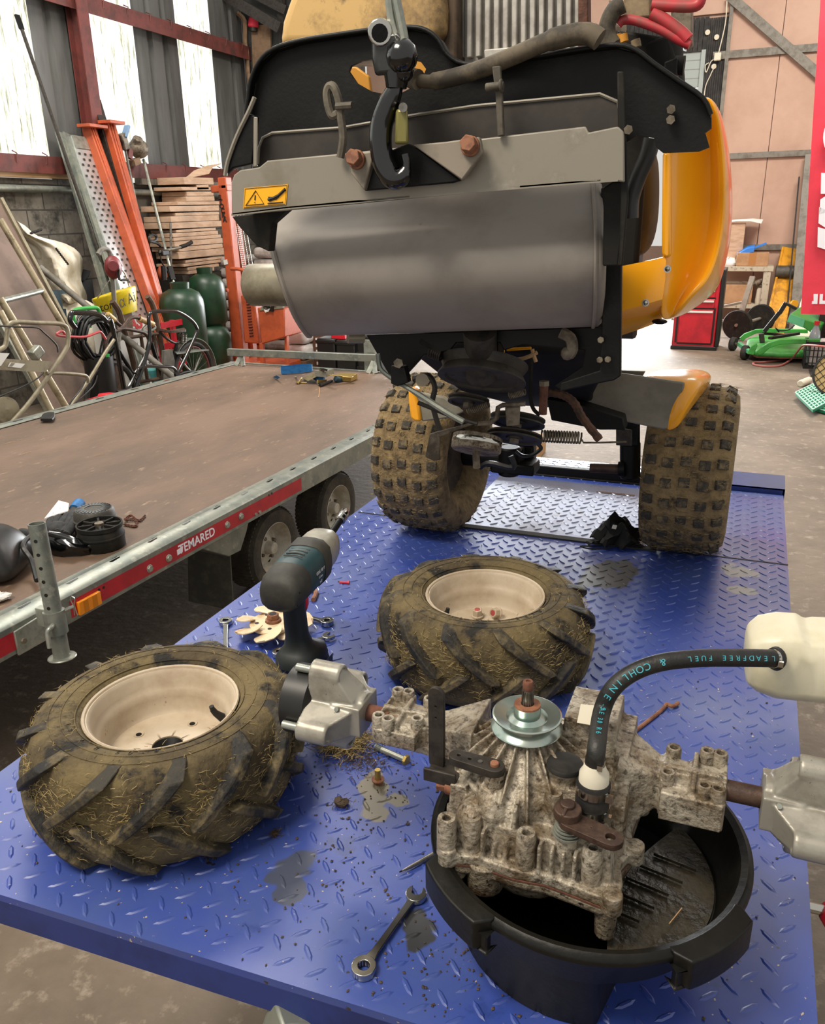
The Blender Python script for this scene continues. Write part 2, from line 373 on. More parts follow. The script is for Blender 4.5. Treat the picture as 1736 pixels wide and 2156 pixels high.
# red angle rails with hook bolts, red column, timber and pipe along the wall head
def rail(pa, pb, x, nm):
    a, b = Xp(*pa, x), Xp(*pb, x); z = (a.z+b.z)/2; mb = MB().bb((XW-.02, 0, z-.05), (x, 10.6, z+.05)).bb((x-.01, 0, z-.1), (x+.003, 10.6, z+.053))
    for i in range(26):
        y = 1.5+i*.36; mb.tube([(x+.004, y, z-.02), (x+.012, y+.01, z+.06), (x-.05, y+.02, z+.085)], .006, 5)
    struct(nm, mb, 'red_oxide')
rail((187, 8), (518, 103), XW+.1, 'trim_1'); rail((0, 338), (415, 360), XW+.1, 'trim_2')
yc = Xp(190, 140, XW+.15).y
struct('trim_3', MB().bb((XW, yc-.07, 2.05), (XW+.012, yc+.07, 7)).bb((XW, yc-.006, 2.05), (XW+.15, yc+.006, 7)).bb((XW+.14, yc-.075, 2.05), (XW+.153, yc+.075, 7)), 'red_oxide')
zt = Xp(0, 372, XW).z
struct('trim_4', MB().bb((XW, -1, zt), (XW+.06, yw(152, 360), zt+.09)), 'pale_wood')
struct('trim_5', MB().bb((XW, yw(285, 395), 2.06), (XW+.1, YB, 2.2)), 'block')
struct('trim_6', MB().tube([(XW+.06, 0, 1.985), (XW+.06, 5, 1.99), (XW+.06, 10, 1.97)], .033, 10), 'galv')
# dark partition behind the stacker, with a board and roof steel
YP = 10.35
struct('wall_partition', MB().bb((XW, YP, 0), (-5.0, YP+.1, 7)), 'dark_cladding')
bd = [Yp(*p, YP-.02) for p in ((531, 55), (571, 52), (574, 190), (536, 190))]
struct('trim_7', MB().prism(bd, (0, -.03, 0)), 'old_wood')
struct('trim_8', MB().bar(Yp(440, -30, YP-.3), Yp(592, 60, YP-.3), .12, .12).bar(Yp(520, -20, YP-.2), Yp(602, 22, YP-.2), .06, .1).bar(Yp(588, -40, YP-.1), Yp(598, 130, YP-.1), .08, .08), 'dark_iron')
struct('trim_9', MB().tube(cat([Yp(*p, YP-.05) for p in ((500, 28), (515, 45), (516, 90), (520, 110), (522, 150), (530, 210))], 3), [.03]*15+[.012], 6), 'old_wood')
t = thing('beacon_lamp', 'small pink-red lamp high on the dark partition above the board', 'lamp', Yp(533, 45, YP-.05))
MB().cyl(Yp(533, 58, YP-.1), Yp(533, 36, YP-.1), .07, .055).build('lens', 'red_banner', t, bevel=.02); MB().cyl(Yp(533, 66, YP-.1), Yp(533, 57, YP-.1), .05).build('base', 'dark_iron', t)
# back wall: pink boards right of the doorway
xd = -.95; wb = MB()
bx = [xd+.28]+[Yp(px, 250, YB).x for px in (1625,)]+[1.4, 2.6, 3.8, 6]
for i in range(len(bx)-1):
    for z0, z1 in ((0, 1.15), (1.155, 2.45), (2.455, 3.85), (3.855, 7)): wb.bb((bx[i]+.004, YB, z0), (bx[i+1]-.004, YB+.06, z1))
wb.bb((-6.4, YB, 0), (-4.9, YB+.1, 4.35)); wb.bb((-6.4, YB, 4.35), (xd+.28, YB+.06, 7)); wb.bb((-6.4, YB+.06, 3.87), (xd, YB+.1, 7)); wb.bb((xd, YB+.06, 0), (6, YB+.1, 7))
struct('wall_back', wb, 'pink_board', bevel=.004)
fe = MB()
for i in range(9): fe.bb((xd+.03*i+.002, YB-.01, 0), (xd+.03*i+.028, YB+.02, 4.3))
for i in range(60): fe.bb((-4.9+.066*i, YB-.01, 3.88), (-4.9+.066*i+.06, YB+.02, 4.32))
struct('trim_10', fe, 'felt_black')
st = MB(); q = YB-.03
st.bar(Yp(1500, 118, q), V((6, q, Yp(1723, 97, q).z)), .05, .1); st.bar(Yp(1535, 329, q), V((6, q, Yp(1713, 316, q).z)), .05, .08); st.bar(Yp(1545, 521, q), V((6, q, Yp(1683, 515, q).z)), .05, .08)
st.bar(Yp(1535, -8, q-.04), Yp(1790, 215, q-.04), .04, .12); st.bar(V((xd+.3, q, 0)), V((xd+.3, q, 7)), .06, .05, (1, 0, 0))
struct('trim_11', st, 'steel_rail')
# half-rolled door
ds = MB()
for i in range(4): ds.bb((-4.9, YB+.02, 3.42+.12*i), (xd-.02, YB+.05, 3.42+.12*i+.108)); ds.tube([(-4.9, YB+.03, 3.415+.12*i), (xd-.02, YB+.03, 3.415+.12*i)], .012, 6)
ds.bb((-4.9, YB, 3.2), (xd-.1, YB+.06, 3.4)); ds.bb((xd-.06, YB-.02, 0), (xd, YB+.07, 3.9))
struct('door_1', ds, 'door_slat')
struct('wall_outside', MB().bb((-9, 29, 0), (8, 29.2, .6)), 'pink_board')
# switch box and cable on the door post
t = thing('junction_box', 'small clear junction box with hanging cables on the post by the rolled door', 'box', Yp(1509, 120, YB-.1))
MB().bb(Yp(1502, 129, YB-.06), Yp(1518, 110, YB-.12)).build('box', 'white_plastic', t, bevel=.01)
MB().tube(cat([Yp(*p, YB-.08) for p in ((1530, -5), (1526, 50), (1512, 112))], 5), .008, 6).build('cable', 'white_plastic', t)
MB().tube(cat([Yp(*p, YB-.08) for p in ((1505, 124), (1496, 130), (1486, 152), (1484, 138), (1492, 132))], 5), .007, 6).tube(cat([Yp(*p, YB-.08) for p in ((1506, 135), (1495, 158), (1484, 185), (1480, 230))], 5), .007, 6).build('cable', 'white_plastic', t)
for px, py in ((1489, 68), (1508, 78), (1502, 140)): MB().cyl(Yp(px, py, YB-.02), Yp(px, py, YB-.05), .035).build('disc', 'white_plastic', t)
# ------------------------------------------------------------------ lift table
def tread_mat(name, base, c2, stain, rough, metal=0, glue=True):
    m = mat(name, base, rough, metal, c2=c2, sc=3.2, thr=(.45, .7), c3=stain, sc3=5.5, thr3=(.6, .66), spec=.85)
    nt = m.node_tree; N, L = nt.nodes, nt.links; b = N['Principled BSDF']; src = b.inputs['Base Color'].links[0].from_socket
    tc = N.new('ShaderNodeTexCoord')
    def noise(s, d, lo, hi):
        nz = N.new('ShaderNodeTexNoise'); nz.inputs['Scale'].default_value = s; nz.inputs['Detail'].default_value = d; L.new(tc.outputs['Object'], nz.inputs['Vector'])
        mr = N.new('ShaderNodeMapRange'); mr.inputs[1].default_value = lo; mr.inputs[2].default_value = hi; L.new(nz.outputs[0], mr.inputs[0]); return mr.outputs[0]
    def blob(cx, cy, r, ex=1):                        # a spill with its own place on the plate
        vm = N.new('ShaderNodeVectorMath'); vm.operation = 'SUBTRACT'; L.new(tc.outputs['Object'], vm.inputs[0]); vm.inputs[1].default_value = (cx, cy, ZT)
        vs = N.new('ShaderNodeVectorMath'); vs.operation = 'MULTIPLY'; L.new(vm.outputs[0], vs.inputs[0]); vs.inputs[1].default_value = (1, ex, 0)
        ln = N.new('ShaderNodeVectorMath'); ln.operation = 'LENGTH'; L.new(vs.outputs[0], ln.inputs[0])
        nz = N.new('ShaderNodeTexNoise'); nz.inputs['Scale'].default_value = 16; nz.inputs['Detail'].default_value = 4; L.new(tc.outputs['Object'], nz.inputs['Vector'])
        ad = N.new('ShaderNodeMath'); ad.operation = 'MULTIPLY_ADD'; L.new(nz.outputs[0], ad.inputs[0]); ad.inputs[1].default_value = r*2.4; L.new(ln.outputs['Value'], ad.inputs[2])
        mr = N.new('ShaderNodeMapRange'); mr.inputs[1].default_value = r*2.05; mr.inputs[2].default_value = r*1.9; L.new(ad.outputs[0], mr.inputs[0]); return mr.outputs[0]
    def mix(prev, f, c):
        mx = N.new('ShaderNodeMix'); mx.data_type = 'RGBA'; L.new(f, mx.inputs[0]); L.new(prev, mx.inputs[6]); mx.inputs[7].default_value = lin(c); return mx.outputs[2]
    src = mix(src, noise(130, 3, .70, .73), '#b9a78a'); src = mix(src, noise(75, 4, .71, .74), '#2b241c')
    if glue:
        for c in ((-.475, .985, .03), (-.436, .93, .028), (-.455, .955, .022), (-.418, .968, .026), (-.485, 1.01, .02)): src = mix(src, blob(*c), '#756d5a')
        for c in ((-.51, .78, .032, .8), (-.495, .755, .028)): src = mix(src, blob(*c), '#3a4156')
        for c in ((-.312, .762, .03), (-.30, .735, .022), (-.25, 1.93, .07, .6), (-.20, 1.99, .05)): src = mix(src, blob(*c), '#2a2c30')
        for c in ((.06, 2.06, .05, .8), (.075, 1.96, .045, 1.4)): src = mix(src, blob(*c), '#7f8280')
    L.new(src, b.inputs['Base Color'])
    rn = noise(4, 5, .35, .7); mr = N.new('ShaderNodeMapRange'); mr.inputs[3].default_value = rough-.08; mr.inputs[4].default_value = rough+.12; L.new(rn, mr.inputs[0]); L.new(mr.outputs[0], b.inputs['Roughness'])
tread_mat('tread_blue', '#2b4292', '#3d4f88', '#1f3578', .42)
tread_mat('tread_steel', '#717a94', '#5d6270', '#3a3732', .3, .5, glue=False)
QF = ((-1.082, .592), (.166, .645), (.182, 2.752), (-1.052, 2.752))
def inquad(x, y, e=.012):
    f = (y-.59)/2.16; x0 = -1.082+.03*f; x1 = .166+.016*f; y0 = .592+(x+1.082)/1.248*.053
    return x0+e < x < x1-e and y0+e < y < 2.752-e
def lug(mb, x, y, s, z, L_=.0165, W_=.0042, h=.0016):
    c = math.sqrt(.5); d = V((c, c*s, 0)); n = V((-c*s, c, 0)); o = V((x, y, z)); low = V((0, 0, -.0004)); up = V((0, 0, h))
    p = [o-d*L_+low, o-d*L_*.45-n*W_+low, o+d*L_*.45-n*W_+low, o+d*L_+low, o+d*L_*.45+n*W_+low, o-d*L_*.45+n*W_+low, o-d*L_*.6+up, o-d*L_*.4-n*W_*.35+up, o+d*L_*.4-n*W_*.35+up, o+d*L_*.6+up, o+d*L_*.4+n*W_*.35+up, o-d*L_*.4+n*W_*.35+up]
    return mb.add(p, [(i, (i+1) % 6, 6+(i+1) % 6, 6+i) for i in range(6)]+[(6, 7, 8, 9, 10, 11)])
lift = thing('lift_table', 'blue chequer-plate lift table that carries the wheels, the bucket and the tractor', 'lift table', (-.45, 1.6, 0))
PN = (-.735, -.165, 2.165, 2.66)                      # the bare drop-in panel
tp = MB(); tp.prism([V((x, y, ZT-.012)) for x, y in QF], (0, 0, .012))
ps = MB(); ps.bb((PN[0], PN[2], ZT), (PN[1], PN[3], ZT+.004))
for i in range(60):
    for j in range(50):
        x = -1.07+.0224*i; y = .6+.0455*j+(.0227 if i % 2 else 0)
        if not inquad(x, y): continue
        inp = PN[0]-.02 < x < PN[1]+.02 and PN[2]-.03 < y < PN[3]+.02
        if inp:
            if PN[0]+.012 < x < PN[1]-.012 and PN[2]+.012 < y < PN[3]-.07: lug(ps, x, y, -1 if i % 2 else 1, ZT+.004)
        else: lug(tp, x, y, -1 if i % 2 else 1, ZT)
tp.build('tread_plate', 'tread_blue', lift, ang=25)
ps.build('drop_in_panel', 'tread_steel', lift, ang=25)
MB().bb((PN[0]-.01, PN[2]-.026, ZT-.001), (PN[1]+.012, PN[2]-.0005, ZT+.0042)).bb((PN[1], PN[2], ZT-.001), (PN[1]+.012, PN[3], ZT+.003)).build('panel_gap', 'felt_black', lift)
sl = circ(-.38, 2.585, .007, 8, PI/2, 3*PI/2)+circ(-.27, 2.585, .007, 8, -PI/2, PI/2)
plate('panel_slot', sl, [], .001, Matrix.Translation((0, 0, ZT+.0045)), 'black_gloss', lift)
# plate joints, side frame, back stop and ramp
for x0, x1 in ((-1.05, PN[0]-.01), (PN[1], .178)): MB().bb((x0, 2.158, ZT), (x1, 2.164, ZT+.0012)).build('plate_joint', 'black_steel', lift)
fr = MB(); qq = [V((x, y, 0)) for x, y in QF]
for i in range(4):
    a, b = qq[i], qq[(i+1) % 4]; cc = V((-.45, 1.67, 0)); n = (a-b).cross(V((0, 0, 1))).normalized(); n = n if n.dot(cc-a) > 0 else -n
    fr.prism([a+V((0, 0, ZT-.056)), b+V((0, 0, ZT-.056)), b+V((0, 0, ZT-.0125)), a+V((0, 0, ZT-.0125))], n*.03)
fr.build('side_frame', 'blue_edge', lift, bevel=.003)
MB().bar((-.83, 2.735, ZT+.018), (-.10, 2.735, ZT+.018), .03, .03).bb((-.86, 2.71, ZT-.01), (-.06, 2.76, ZT+.006)).build('stop_bar', 'black_steel', lift, bevel=.003)
rp = MB().prism([(-.8, 2.76, ZT-.006), (-.12, 2.76, ZT-.006), (-.12, 3.02, ZT-.03), (-.8, 3.02, ZT-.03)], (0, 0, .005))
for i in range(30):
    for j in range(6):
        x, y = -.79+.0224*i, 2.785+.0455*j+(.0227 if i % 2 else 0)
        if y < 3.0: lug(rp, x, y, -1 if i % 2 else 1, ZT-.001-(y-2.76)*.092)
rp.build('ramp_flap', 'tread_steel', lift, ang=25)
MB().prism([(-.06, 2.765, ZT-.03), (.185, 2.765, ZT-.03), (.185, 2.765, ZT+.016), (-.06, 2.765, ZT+.016)], (0, .006, 0)).prism([(-.06, 2.765, ZT+.012), (.185, 2.765, ZT+.012), (.185, 2.86, ZT+.03), (-.06, 2.86, ZT+.03)], (0, 0, .005)).prism([(.18, 2.765, ZT-.03), (.18, 2.86, ZT-.01), (.18, 2.86, ZT+.032), (.18, 2.765, ZT+.014)], (.006, 0, 0)).build('end_lip', 'blue_edge', lift)
# scissor legs and base on the floor
sc_ = MB()
for x in (-.92, .02):
    sc_.bar((x, 1.4, .1), (x, 2.45, ZT-.1), .05, .03); sc_.bar((x+.05, 2.45, .1), (x+.05, 1.4, ZT-.1), .05, .03); sc_.bb((x-.05, 1.3, 0), (x+.05, 2.6, .08)); sc_.bb((x-.04, .9, ZT-.14), (x+.06, 2.6, ZT-.06))
sc_.bb((-.95, 1.3, 0), (.07, 1.38, .08)).bb((-.95, 2.54, 0), (.07, 2.62, .08)).cyl((-.95, 1.925, .42), (.08, 1.925, .42), .025)
sc_.build('scissor_frame', 'blue_edge', lift, bevel=.004)
MB().bar((-.42, .63, ZT-.05), (-.62, .42, .02), .05, .05).bb((-.68, .34, 0), (-.56, .46, .02)).build('prop_leg', 'galv', lift, bevel=.004)
lv = MB().tube([(.16, 1.0, .80), (.196, 1.012, .79)], .0075, 10).build('lever_rod', 'chrome', lift)
q0 = Tp(1700, 1848, 1.0)
MB().lathe([(.001, 0), (.012, .002), (.02, .012), (.024, .03), (.023, .055), (.017, .085), (.001, .09)], (.190, 1.01, .792), (.93, .05, -.3), 18).build('knob', 'red_plastic', lift, ang=60)
# crumbs of dirt scattered over the plate
cr = MB()
for _ in range(900):
    k = random.random()
    x, y = (random.gauss(-.45, .12), random.gauss(.95, .15)) if k < .5 else (random.uniform(-1.05, .16), random.uniform(.62, 2.1)) if k < .85 else (random.gauss(-.25, .06), random.gauss(.74, .06))
    if not inquad(x, y): continue
    s = random.uniform(.0008, .0026); cr.ball((x, y, ZT+s*.4+.0002), (s, s*random.uniform(.5, 1.6), s*.6), 4, R2('Z', random.uniform(0, 180)))
tag(cr.build('dirt_crumbs', 'brown_dirty', flat=True), 'brown and pale crumbs of dirt scattered over the blue plate', 'dirt', kind='stuff')
# ------------------------------------------------------------------ big lugged wheels lying flat
def strands(mb, c, n, rad_, l=(.006, .022), w_=.00045, zsp=.004, nrm=None):
    for _ in range(n):
        p = c(); a = random.uniform(0, 2*PI); L_ = random.uniform(*l); d = V((math.cos(a), math.sin(a), random.uniform(-.4, .6))).normalized()
        if nrm: nn = nrm(p); d = (d-nn*d.dot(nn)*.75).normalized()
        s = d.cross(V((random.random()-.5, random.random()-.5, random.random()-.5))).normalized()*w_; b = V((random.random()-.5, random.random()-.5, random.random()-.5))*L_*.35
        q = p+d*L_*.5+b; e = p+d*L_; mb.add([p-s, p+s, q+s, q-s, e], [(0, 1, 2, 3), (3, 2, 4)])
PROF = [(.118, .062), (.128, .077), (.141, .0845), (.159, .087), (.178, .085), (.195, .074), (.2045, .05), (.207, .025), (.2085, 0)]
PROF = PROF+[(r, -h) for r, h in PROF[-2::-1]]
def rc(h):
    a = abs(h); pp = [(.159, .087), (.178, .085), (.195, .074), (.2045, .05), (.207, .025), (.2085, 0)]
    for (r1, h1), (r2, h2) in zip(pp, pp[1:]):
        if h2 <= a <= h1: return r1+(r2-r1)*(h1-a)/(h1-h2)
    return .159
def flat_wheel(label, loc, spin, sgn, tilt, rim_extra):
    t = thing('lugged_wheel', label, 'wheel', (0, 0, 0))
    ty = MB().lathe(PROF+[(.112, -.06), (.108, 0), (.112, .06)], n=64, loop=True)
    for r_, h_ in ((.152, .0862), (.170, .0862), (.1315, .0805)): ty.tube([(r_*math.cos(2*PI*i/64), r_*math.sin(2*PI*i/64), h_) for i in range(64)], .0012, 4, closed=True)
    tyre = ty.build('tyre', 'tyre_dirt', t, ang=50)
    lg = MB(); NL = 12
    for side in (1, -1):
        for i in range(NL):
            th0 = 2*PI*(i+(.5 if side < 0 else 0))/NL; rings = []
            for k in range(9):
                h = .086-.092*k/8; th = th0+sgn*.46*(h/.086); rr = rc(h); hh = .019 if k > 0 else .012
                o = V((0, 0, h*side)); e = V((math.cos(th), math.sin(th), 0))
                dth = .0088; ca = 1.0
                def pt(d, r): return V((r*math.cos(th+d/rr), r*math.sin(th+d/rr), h*side))
                wb_, wt_ = (.0165, .0098) if 0 < k < 8 else (.0135, .0085)
                rings.append([pt(-wb_, rr-.006), pt(wb_, rr-.006), pt(wt_, rr+hh), pt(-wt_, rr+hh)])
            lg.loft(rings)
    lg.build('tread', 'tyre_lug', t, bevel=.0022, ang=40)
    def cpos():
        h = random.triangular(-.078, .086, .03); th = random.uniform(0, 2*PI); r = rc(h)+random.uniform(0, .007); return V((r*math.cos(th), r*math.sin(th), h))
    sb = MB(); strands(sb, cpos, 4200, 0, nrm=lambda p: V((p.x, p.y, 0)).normalized())
    def cside():
        r = random.uniform(.13, .195); th = random.uniform(0, 2*PI); return V((r*math.cos(th), r*math.sin(th), .0875 if r < .178 else .08))
    strands(sb, cside, 260, 0, l=(.006, .016), w_=.0004)
    tag(sb.build('grass_clippings', 'straw', tyre, flat=True), kind='stuff')
    letters(tyre, '18 X 8.50-8', .142, .0848)
    rim = MB().lathe([(.1155, .0665), (.1186, .075), (.1217, .0765), (.1233, .0745), (.1217, .0705), (.1155, .072), (.1113, .0665), (.1092, .0485), (.104, .0405), (.1008, .0365), (.0988, .0265), (.0967, .005), (.0909, -.0015), (.0418, -.0015), (.0251, -.0035)], n=56).lathe([(.0251, -.0035), (.0251, -.03), (.09, -.03)], n=40).build('rim', 'rim_cream', t, ang=40)
    MB().lathe([(.025, -.006), (.001, -.03)], n=24).build('hub_hole', 'black_steel', rim)
    for k in range(4):
        a = 2*PI*k/4+1.15; MB().cyl((.062*math.cos(a), .062*math.sin(a), -.002), (.062*math.cos(a), .062*math.sin(a), -.0008), .0048).build('bolt_hole', 'black_steel', rim)
        MB().lathe([(.005, 0), (.0085, .0012), (.0085, 0)], (.062*math.cos(a), .062*math.sin(a), -.0015), n=16).build('bolt_seat', 'rim_cream', rim)
    a = rad(rim_extra); e = V((math.cos(a), math.sin(a), 0))
    MB().tube([e*.095+V((0, 0, .018)), e*.083+V((0, 0, .032)), e*.079+V((0, 0, .040))], [.0078, .0055, .005], 10).cyl(e*.079+V((0, 0, .040)), e*.0775+V((0, 0, .047)), .0042).build('valve', 'rubber', rim)
    t.matrix_basis = Matrix.Translation(loc) @ Matrix.Rotation(rad(tilt[0]), 4, 'X') @ Matrix.Rotation(rad(tilt[1]), 4, 'Y') @ Matrix.Rotation(rad(spin), 4, 'Z') @ Matrix.Scale(.965, 4)
    return t
def letters(par, s, r, z, a0=-150, step=7.5, size=.013):
    for i, ch in enumerate(s):
        if ch == ' ': continue
        a = rad(a0+step*i); e = V((math.cos(a), math.sin(a), 0)); tv = V((-e.y, e.x, 0))
        text('sidewall_letter', ch, size, frame(e*r+V((0, 0, z)), tv, -e), 'tyre_lug', par, ext=.0009)
wa = flat_wheel('muddy lugged wheel lying flat on the blue table, nearest the camera at left', (-.778, .872, ZT+.0855), 20, 1, (0, 0), 28)
wb2 = flat_wheel('muddy lugged wheel lying flat behind the transaxle, with two nuts in its rim', (-.418, 1.42, ZT+.0855), 50, -1, (0, 0), 158)
def nut(label, loc, R):
    t = thing('lug_nut', label, 'nut', loc)
    mb = MB(); d = R @ V((0, 0, 1)); o = V(loc)
    hexa(mb, o+d*.003, o+d*.017, .0105); mb.cyl(o, o+d*.004, .0125); mb.build('nut_body', 'rim_cream', t, bevel=.001)
    MB().cyl(o+d*.015, o+d*.0175, .006, n=12).build('thread', 'red_cable', t)
nut('rusty lug nut standing upright inside the rim behind the transaxle', (-.444, 1.455, ZT+.086), R2('X', 6))
nut('rusty lug nut lying tipped on its side inside the rim behind the transaxle', (-.404, 1.468, ZT+.095), R2('X', 70) @ R2('Y', -25))
# ------------------------------------------------------------------ bucket with oil
BC = V((-.112, .846, ZT)); BH = .137
bk = thing('drain_bucket', 'black plastic drain bucket with two lug handles under the transaxle', 'bucket', tuple(BC))
n = 72; rings = []
def bp(a, r, z, clip=None):
    p = V((r*math.cos(a), r*math.sin(a), z))
    if clip is not None:
        nx = V((math.cos(rad(-12)), math.sin(rad(-12)), 0)); d = p.dot(nx)
        if d > clip: p -= nx*(d-clip)
    return BC+p
def ring(r, z, clip=None): return [bp(2*PI*i/n, r, z, clip) for i in range(n)]
MB().loft([ring(.158, .001, .075), ring(.162, .07, .078), ring(.163, .074), ring(.176, .115), ring(.182, BH-.006), ring(.191, BH-.008), ring(.196, BH-.002), ring(.195, BH+.005), ring(.189, BH+.009), ring(.181, BH+.006), ring(.178, BH-.004), ring(.172, .115), ring(.159, .082), ring(.155, .078, .074), ring(.152, .008, .07)]).build('tub', 'bucket_plastic', bk, ang=50)
def shelf():
    nx = rad(-12); pts = []
    for i in range(25):
        a = nx-1.03+2.06*i/24; pts.append(bp(a, .157, .079))
    return pts
sh = shelf(); cu_ = []
for i in range(13):                                   # curved inner edge of the raised shelf
    f = i/12; p = sh[-1].lerp(sh[0], f); nx = V((math.cos(rad(-12)), math.sin(rad(-12)), 0)); cu_.append(p-nx*.03*math.sin(PI*f))
shp = MB().prism(sh+cu_[1:-1], (0, 0, .006)); e1 = V((math.cos(rad(62)), math.sin(rad(62)), 0)); nx = V((math.cos(rad(-12)), math.sin(rad(-12)), 0))
for k in range(5):
    o = BC+e1*(-.055+.03*k)+V((0, 0, .0865)); shp.prism([o+nx*.052-e1*.0012, o+nx*.052+e1*.0012, o+nx*.105+e1*.0004, o+nx*.105-e1*.0004], (0, 0, .004))
shp.build('shelf', 'oily_shelf', bk)
tag(MB().prism(ring(.151, .045, .07), (0, 0, .004)).build('waste_oil', 'oil', bk), 'pool of black waste oil')
def handle(a0, a1):
    mb = MB(); out, inn = [], []
    for i in range(11):
        a = rad(a0+(a1-a0)*i/10); b = .193+.019*min(1, min(i, 10-i)/.7+.1); out.append(bp(a, b, 0)); inn.append(bp(a, .186, 0))
    poly = out+inn[::-1]; mb.prism([p+V((0, 0, BH-.010)) for p in poly], (0, 0, .0195)); mb.prism([p+V((0, 0, BH-.03)) for p in out+[bp(rad(a0+(a1-a0)*i/10), .205, 0) for i in range(10, -1, -1)]], (0, 0, .025)); return mb
handle(-53, -20).build('handle', 'bucket_plastic', bk, bevel=.004, seg=3)
handle(-146, -111).build('handle', 'bucket_plastic', bk, bevel=.004, seg=3)
sw = Zp(1408, 1945, ZT+.09)
MB().tube([sw, sw+V((.012, .028, .001))], .0008, 5).build('straw_stalk', 'pale_wood', bk)
# ------------------------------------------------------------------ transaxle resting on the bucket
tx = thing('transaxle', 'dirty cast aluminium transaxle with pulley and axle stubs resting on the black bucket', 'transaxle', (-.18, .85, ZT+.15))
h = MB(); AX, AZ = .876, 1.052
def rbox(x0, x1, y0, y1, z0, z1, tp=0, tq=None):
    tq = tp if tq is None else tq
    return h.loft([[(x0, y0, z0), (x1, y0, z0), (x1, y1, z0), (x0, y1, z0)], [(x0+tp, y0+tq, z1), (x1-tp, y0+tq, z1), (x1-tp, y1-tq, z1), (x0+tp, y1-tq, z1)]])
flange = [(-.262, .735), (-.247, .725), (-.22, .731), (-.175, .727), (-.14, .731), (-.1, .726), (-.075, .722), (-.058, .728), (-.055, .75), (-.062, .78), (-.05, .81), (-.058, .84), (-.052, .90), (-.06, .96), (-.25, .96), (-.262, .86), (-.27, .79)]
h.prism([(x, y, .977) for x, y in flange], (0, 0, .014))
rbox(-.253, -.066, .742, .955, .985, 1.028, .006)
rbox(-.243, -.085, .768, .95, 1.02, 1.07, .016, .02)
PC = V((-.193, .845, 0))
h.lathe([(.001, 1.03), (.082, 1.03), (.078, 1.05), (.052, 1.074), (.034, 1.094), (.03, 1.1), (.001, 1.1)], PC, n=32)
for k in range(18):                                   # cooling ribs round the cone
    a = 2*PI*k/18+.1; e = V((math.cos(a), math.sin(a), 0)); s_ = V((-e.y, e.x, 0))*.0016
    poly = [PC+e*.028+V((0, 0, 1.03)), PC+e*.090+V((0, 0, 1.03)), PC+e*.089+V((0, 0, 1.057)), PC+e*.062+V((0, 0, 1.084)), PC+e*.034+V((0, 0, 1.107))]
    h.prism([p-s_ for p in poly], s_*2)
h.prism([(-.185, .775, 1.02), (-.181, .775, 1.02), (-.179, .748, 1.02), (-.183, .748, 1.02)], (0, 0, .035))
h.prism([(-.186, .80, 1.02), (-.182, .80, 1.02), (-.180, .752, 1.02), (-.184, .752, 1.02)], (0, 0, .03))
# humps of the left half
h.ball((-.212, .795, 1.032), (.03, .05, .036), 18); h.cyl((-.216, .785, 1.0), (-.216, .785, 1.062), .027, .021, 20)
h.ball((-.236, .765, 1.012), (.022, .03, .034), 14); h.cyl((-.25, .82, 1.0), (-.25, .82, 1.048), .02, .016)
for x in (-.207, -.193): h.tube(cat([(x, .80, 1.062), (x+.003, .768, 1.05), (x+.004, .75, 1.02), (x+.004, .735, .985)], 3), .0035, 6)
h.tube(cat([(-.248, .79, 1.05), (-.236, .772, 1.052), (-.226, .776, 1.046), (-.216, .79, 1.05)], 3), .004, 6)
rbox(-.274, -.245, .775, .85, .98, 1.046, .004)
# right half: tall box, cap post, neck, arm roots
rbox(-.158, -.083, .86, .958, .99, 1.112, .006, .012); rbox(-.09, -.066, .85, .95, .99, 1.085, .004)
h.cyl((-.137, .808, .99), (-.137, .808, 1.088), .0185, n=24); h.cyl((-.1, .787, .985), (-.1, .787, 1.052), .021, .0185, 24)
h.cyl((-.144, .784, .99), (-.144, .784, 1.058), .0105); rbox(-.152, -.136, .784, .80, .99, 1.05)
rbox(-.085, -.062, .79, .86, .985, 1.06, .002); rbox(-.125, -.07, .75, .79, .985, 1.035, .004)
for k in range(5): h.prism([(-.078+.0042*k, .80+.01*k, 1.0), (-.0765+.0042*k, .80+.01*k, 1.0), (-.0765+.0042*k, .815+.01*k, 1.0), (-.078+.0042*k, .815+.01*k, 1.0)], (0, 0, .062))
def arm(sx, x0, x1, xb):                               # axle housing: taper from the body to the bolted end block
    r0 = [(x0, AX-.055, .985), (x0, AX+.055, .985), (x0, AX+.045, 1.085), (x0, AX-.045, 1.085)]
    r1 = [(x1, AX-.026, 1.022), (x1, AX+.024, 1.022), (x1, AX+.024, 1.066), (x1, AX-.022, 1.066)]
    zq = 1.018 if sx > 0 else 1.034; r2 = [(xb, AX-.036, zq), (xb, AX+.03, zq), (xb, AX+.03, 1.06), (xb, AX-.036, 1.06)]
    h.loft([r0, r1, r2])
arm(1, -.08, -.035, .043); arm(-1, -.26, -.315, -.398)
for (xa, xb) in ((-.031, .043), (-.40, -.336)):
    xm = (xa+xb)/2
    zl = 1.022 if xa > -.2 else 1.036; rbox(xa, xb, AX-.034, AX+.036, zl, 1.056, .002); rbox(xm-.003, xm+.003, AX-.036, AX+.038, 1.05, 1.071); rbox(xa, xb, AX-.004, AX+.004, 1.05, 1.071)
    rbox(xa, xa+.004, AX-.03, AX+.034, 1.05, 1.068); rbox(xb-.004, xb, AX-.03, AX+.034, 1.05, 1.064)
    rbox(xa+.002, xb-.002, AX-.042, AX-.028, zl, 1.06)
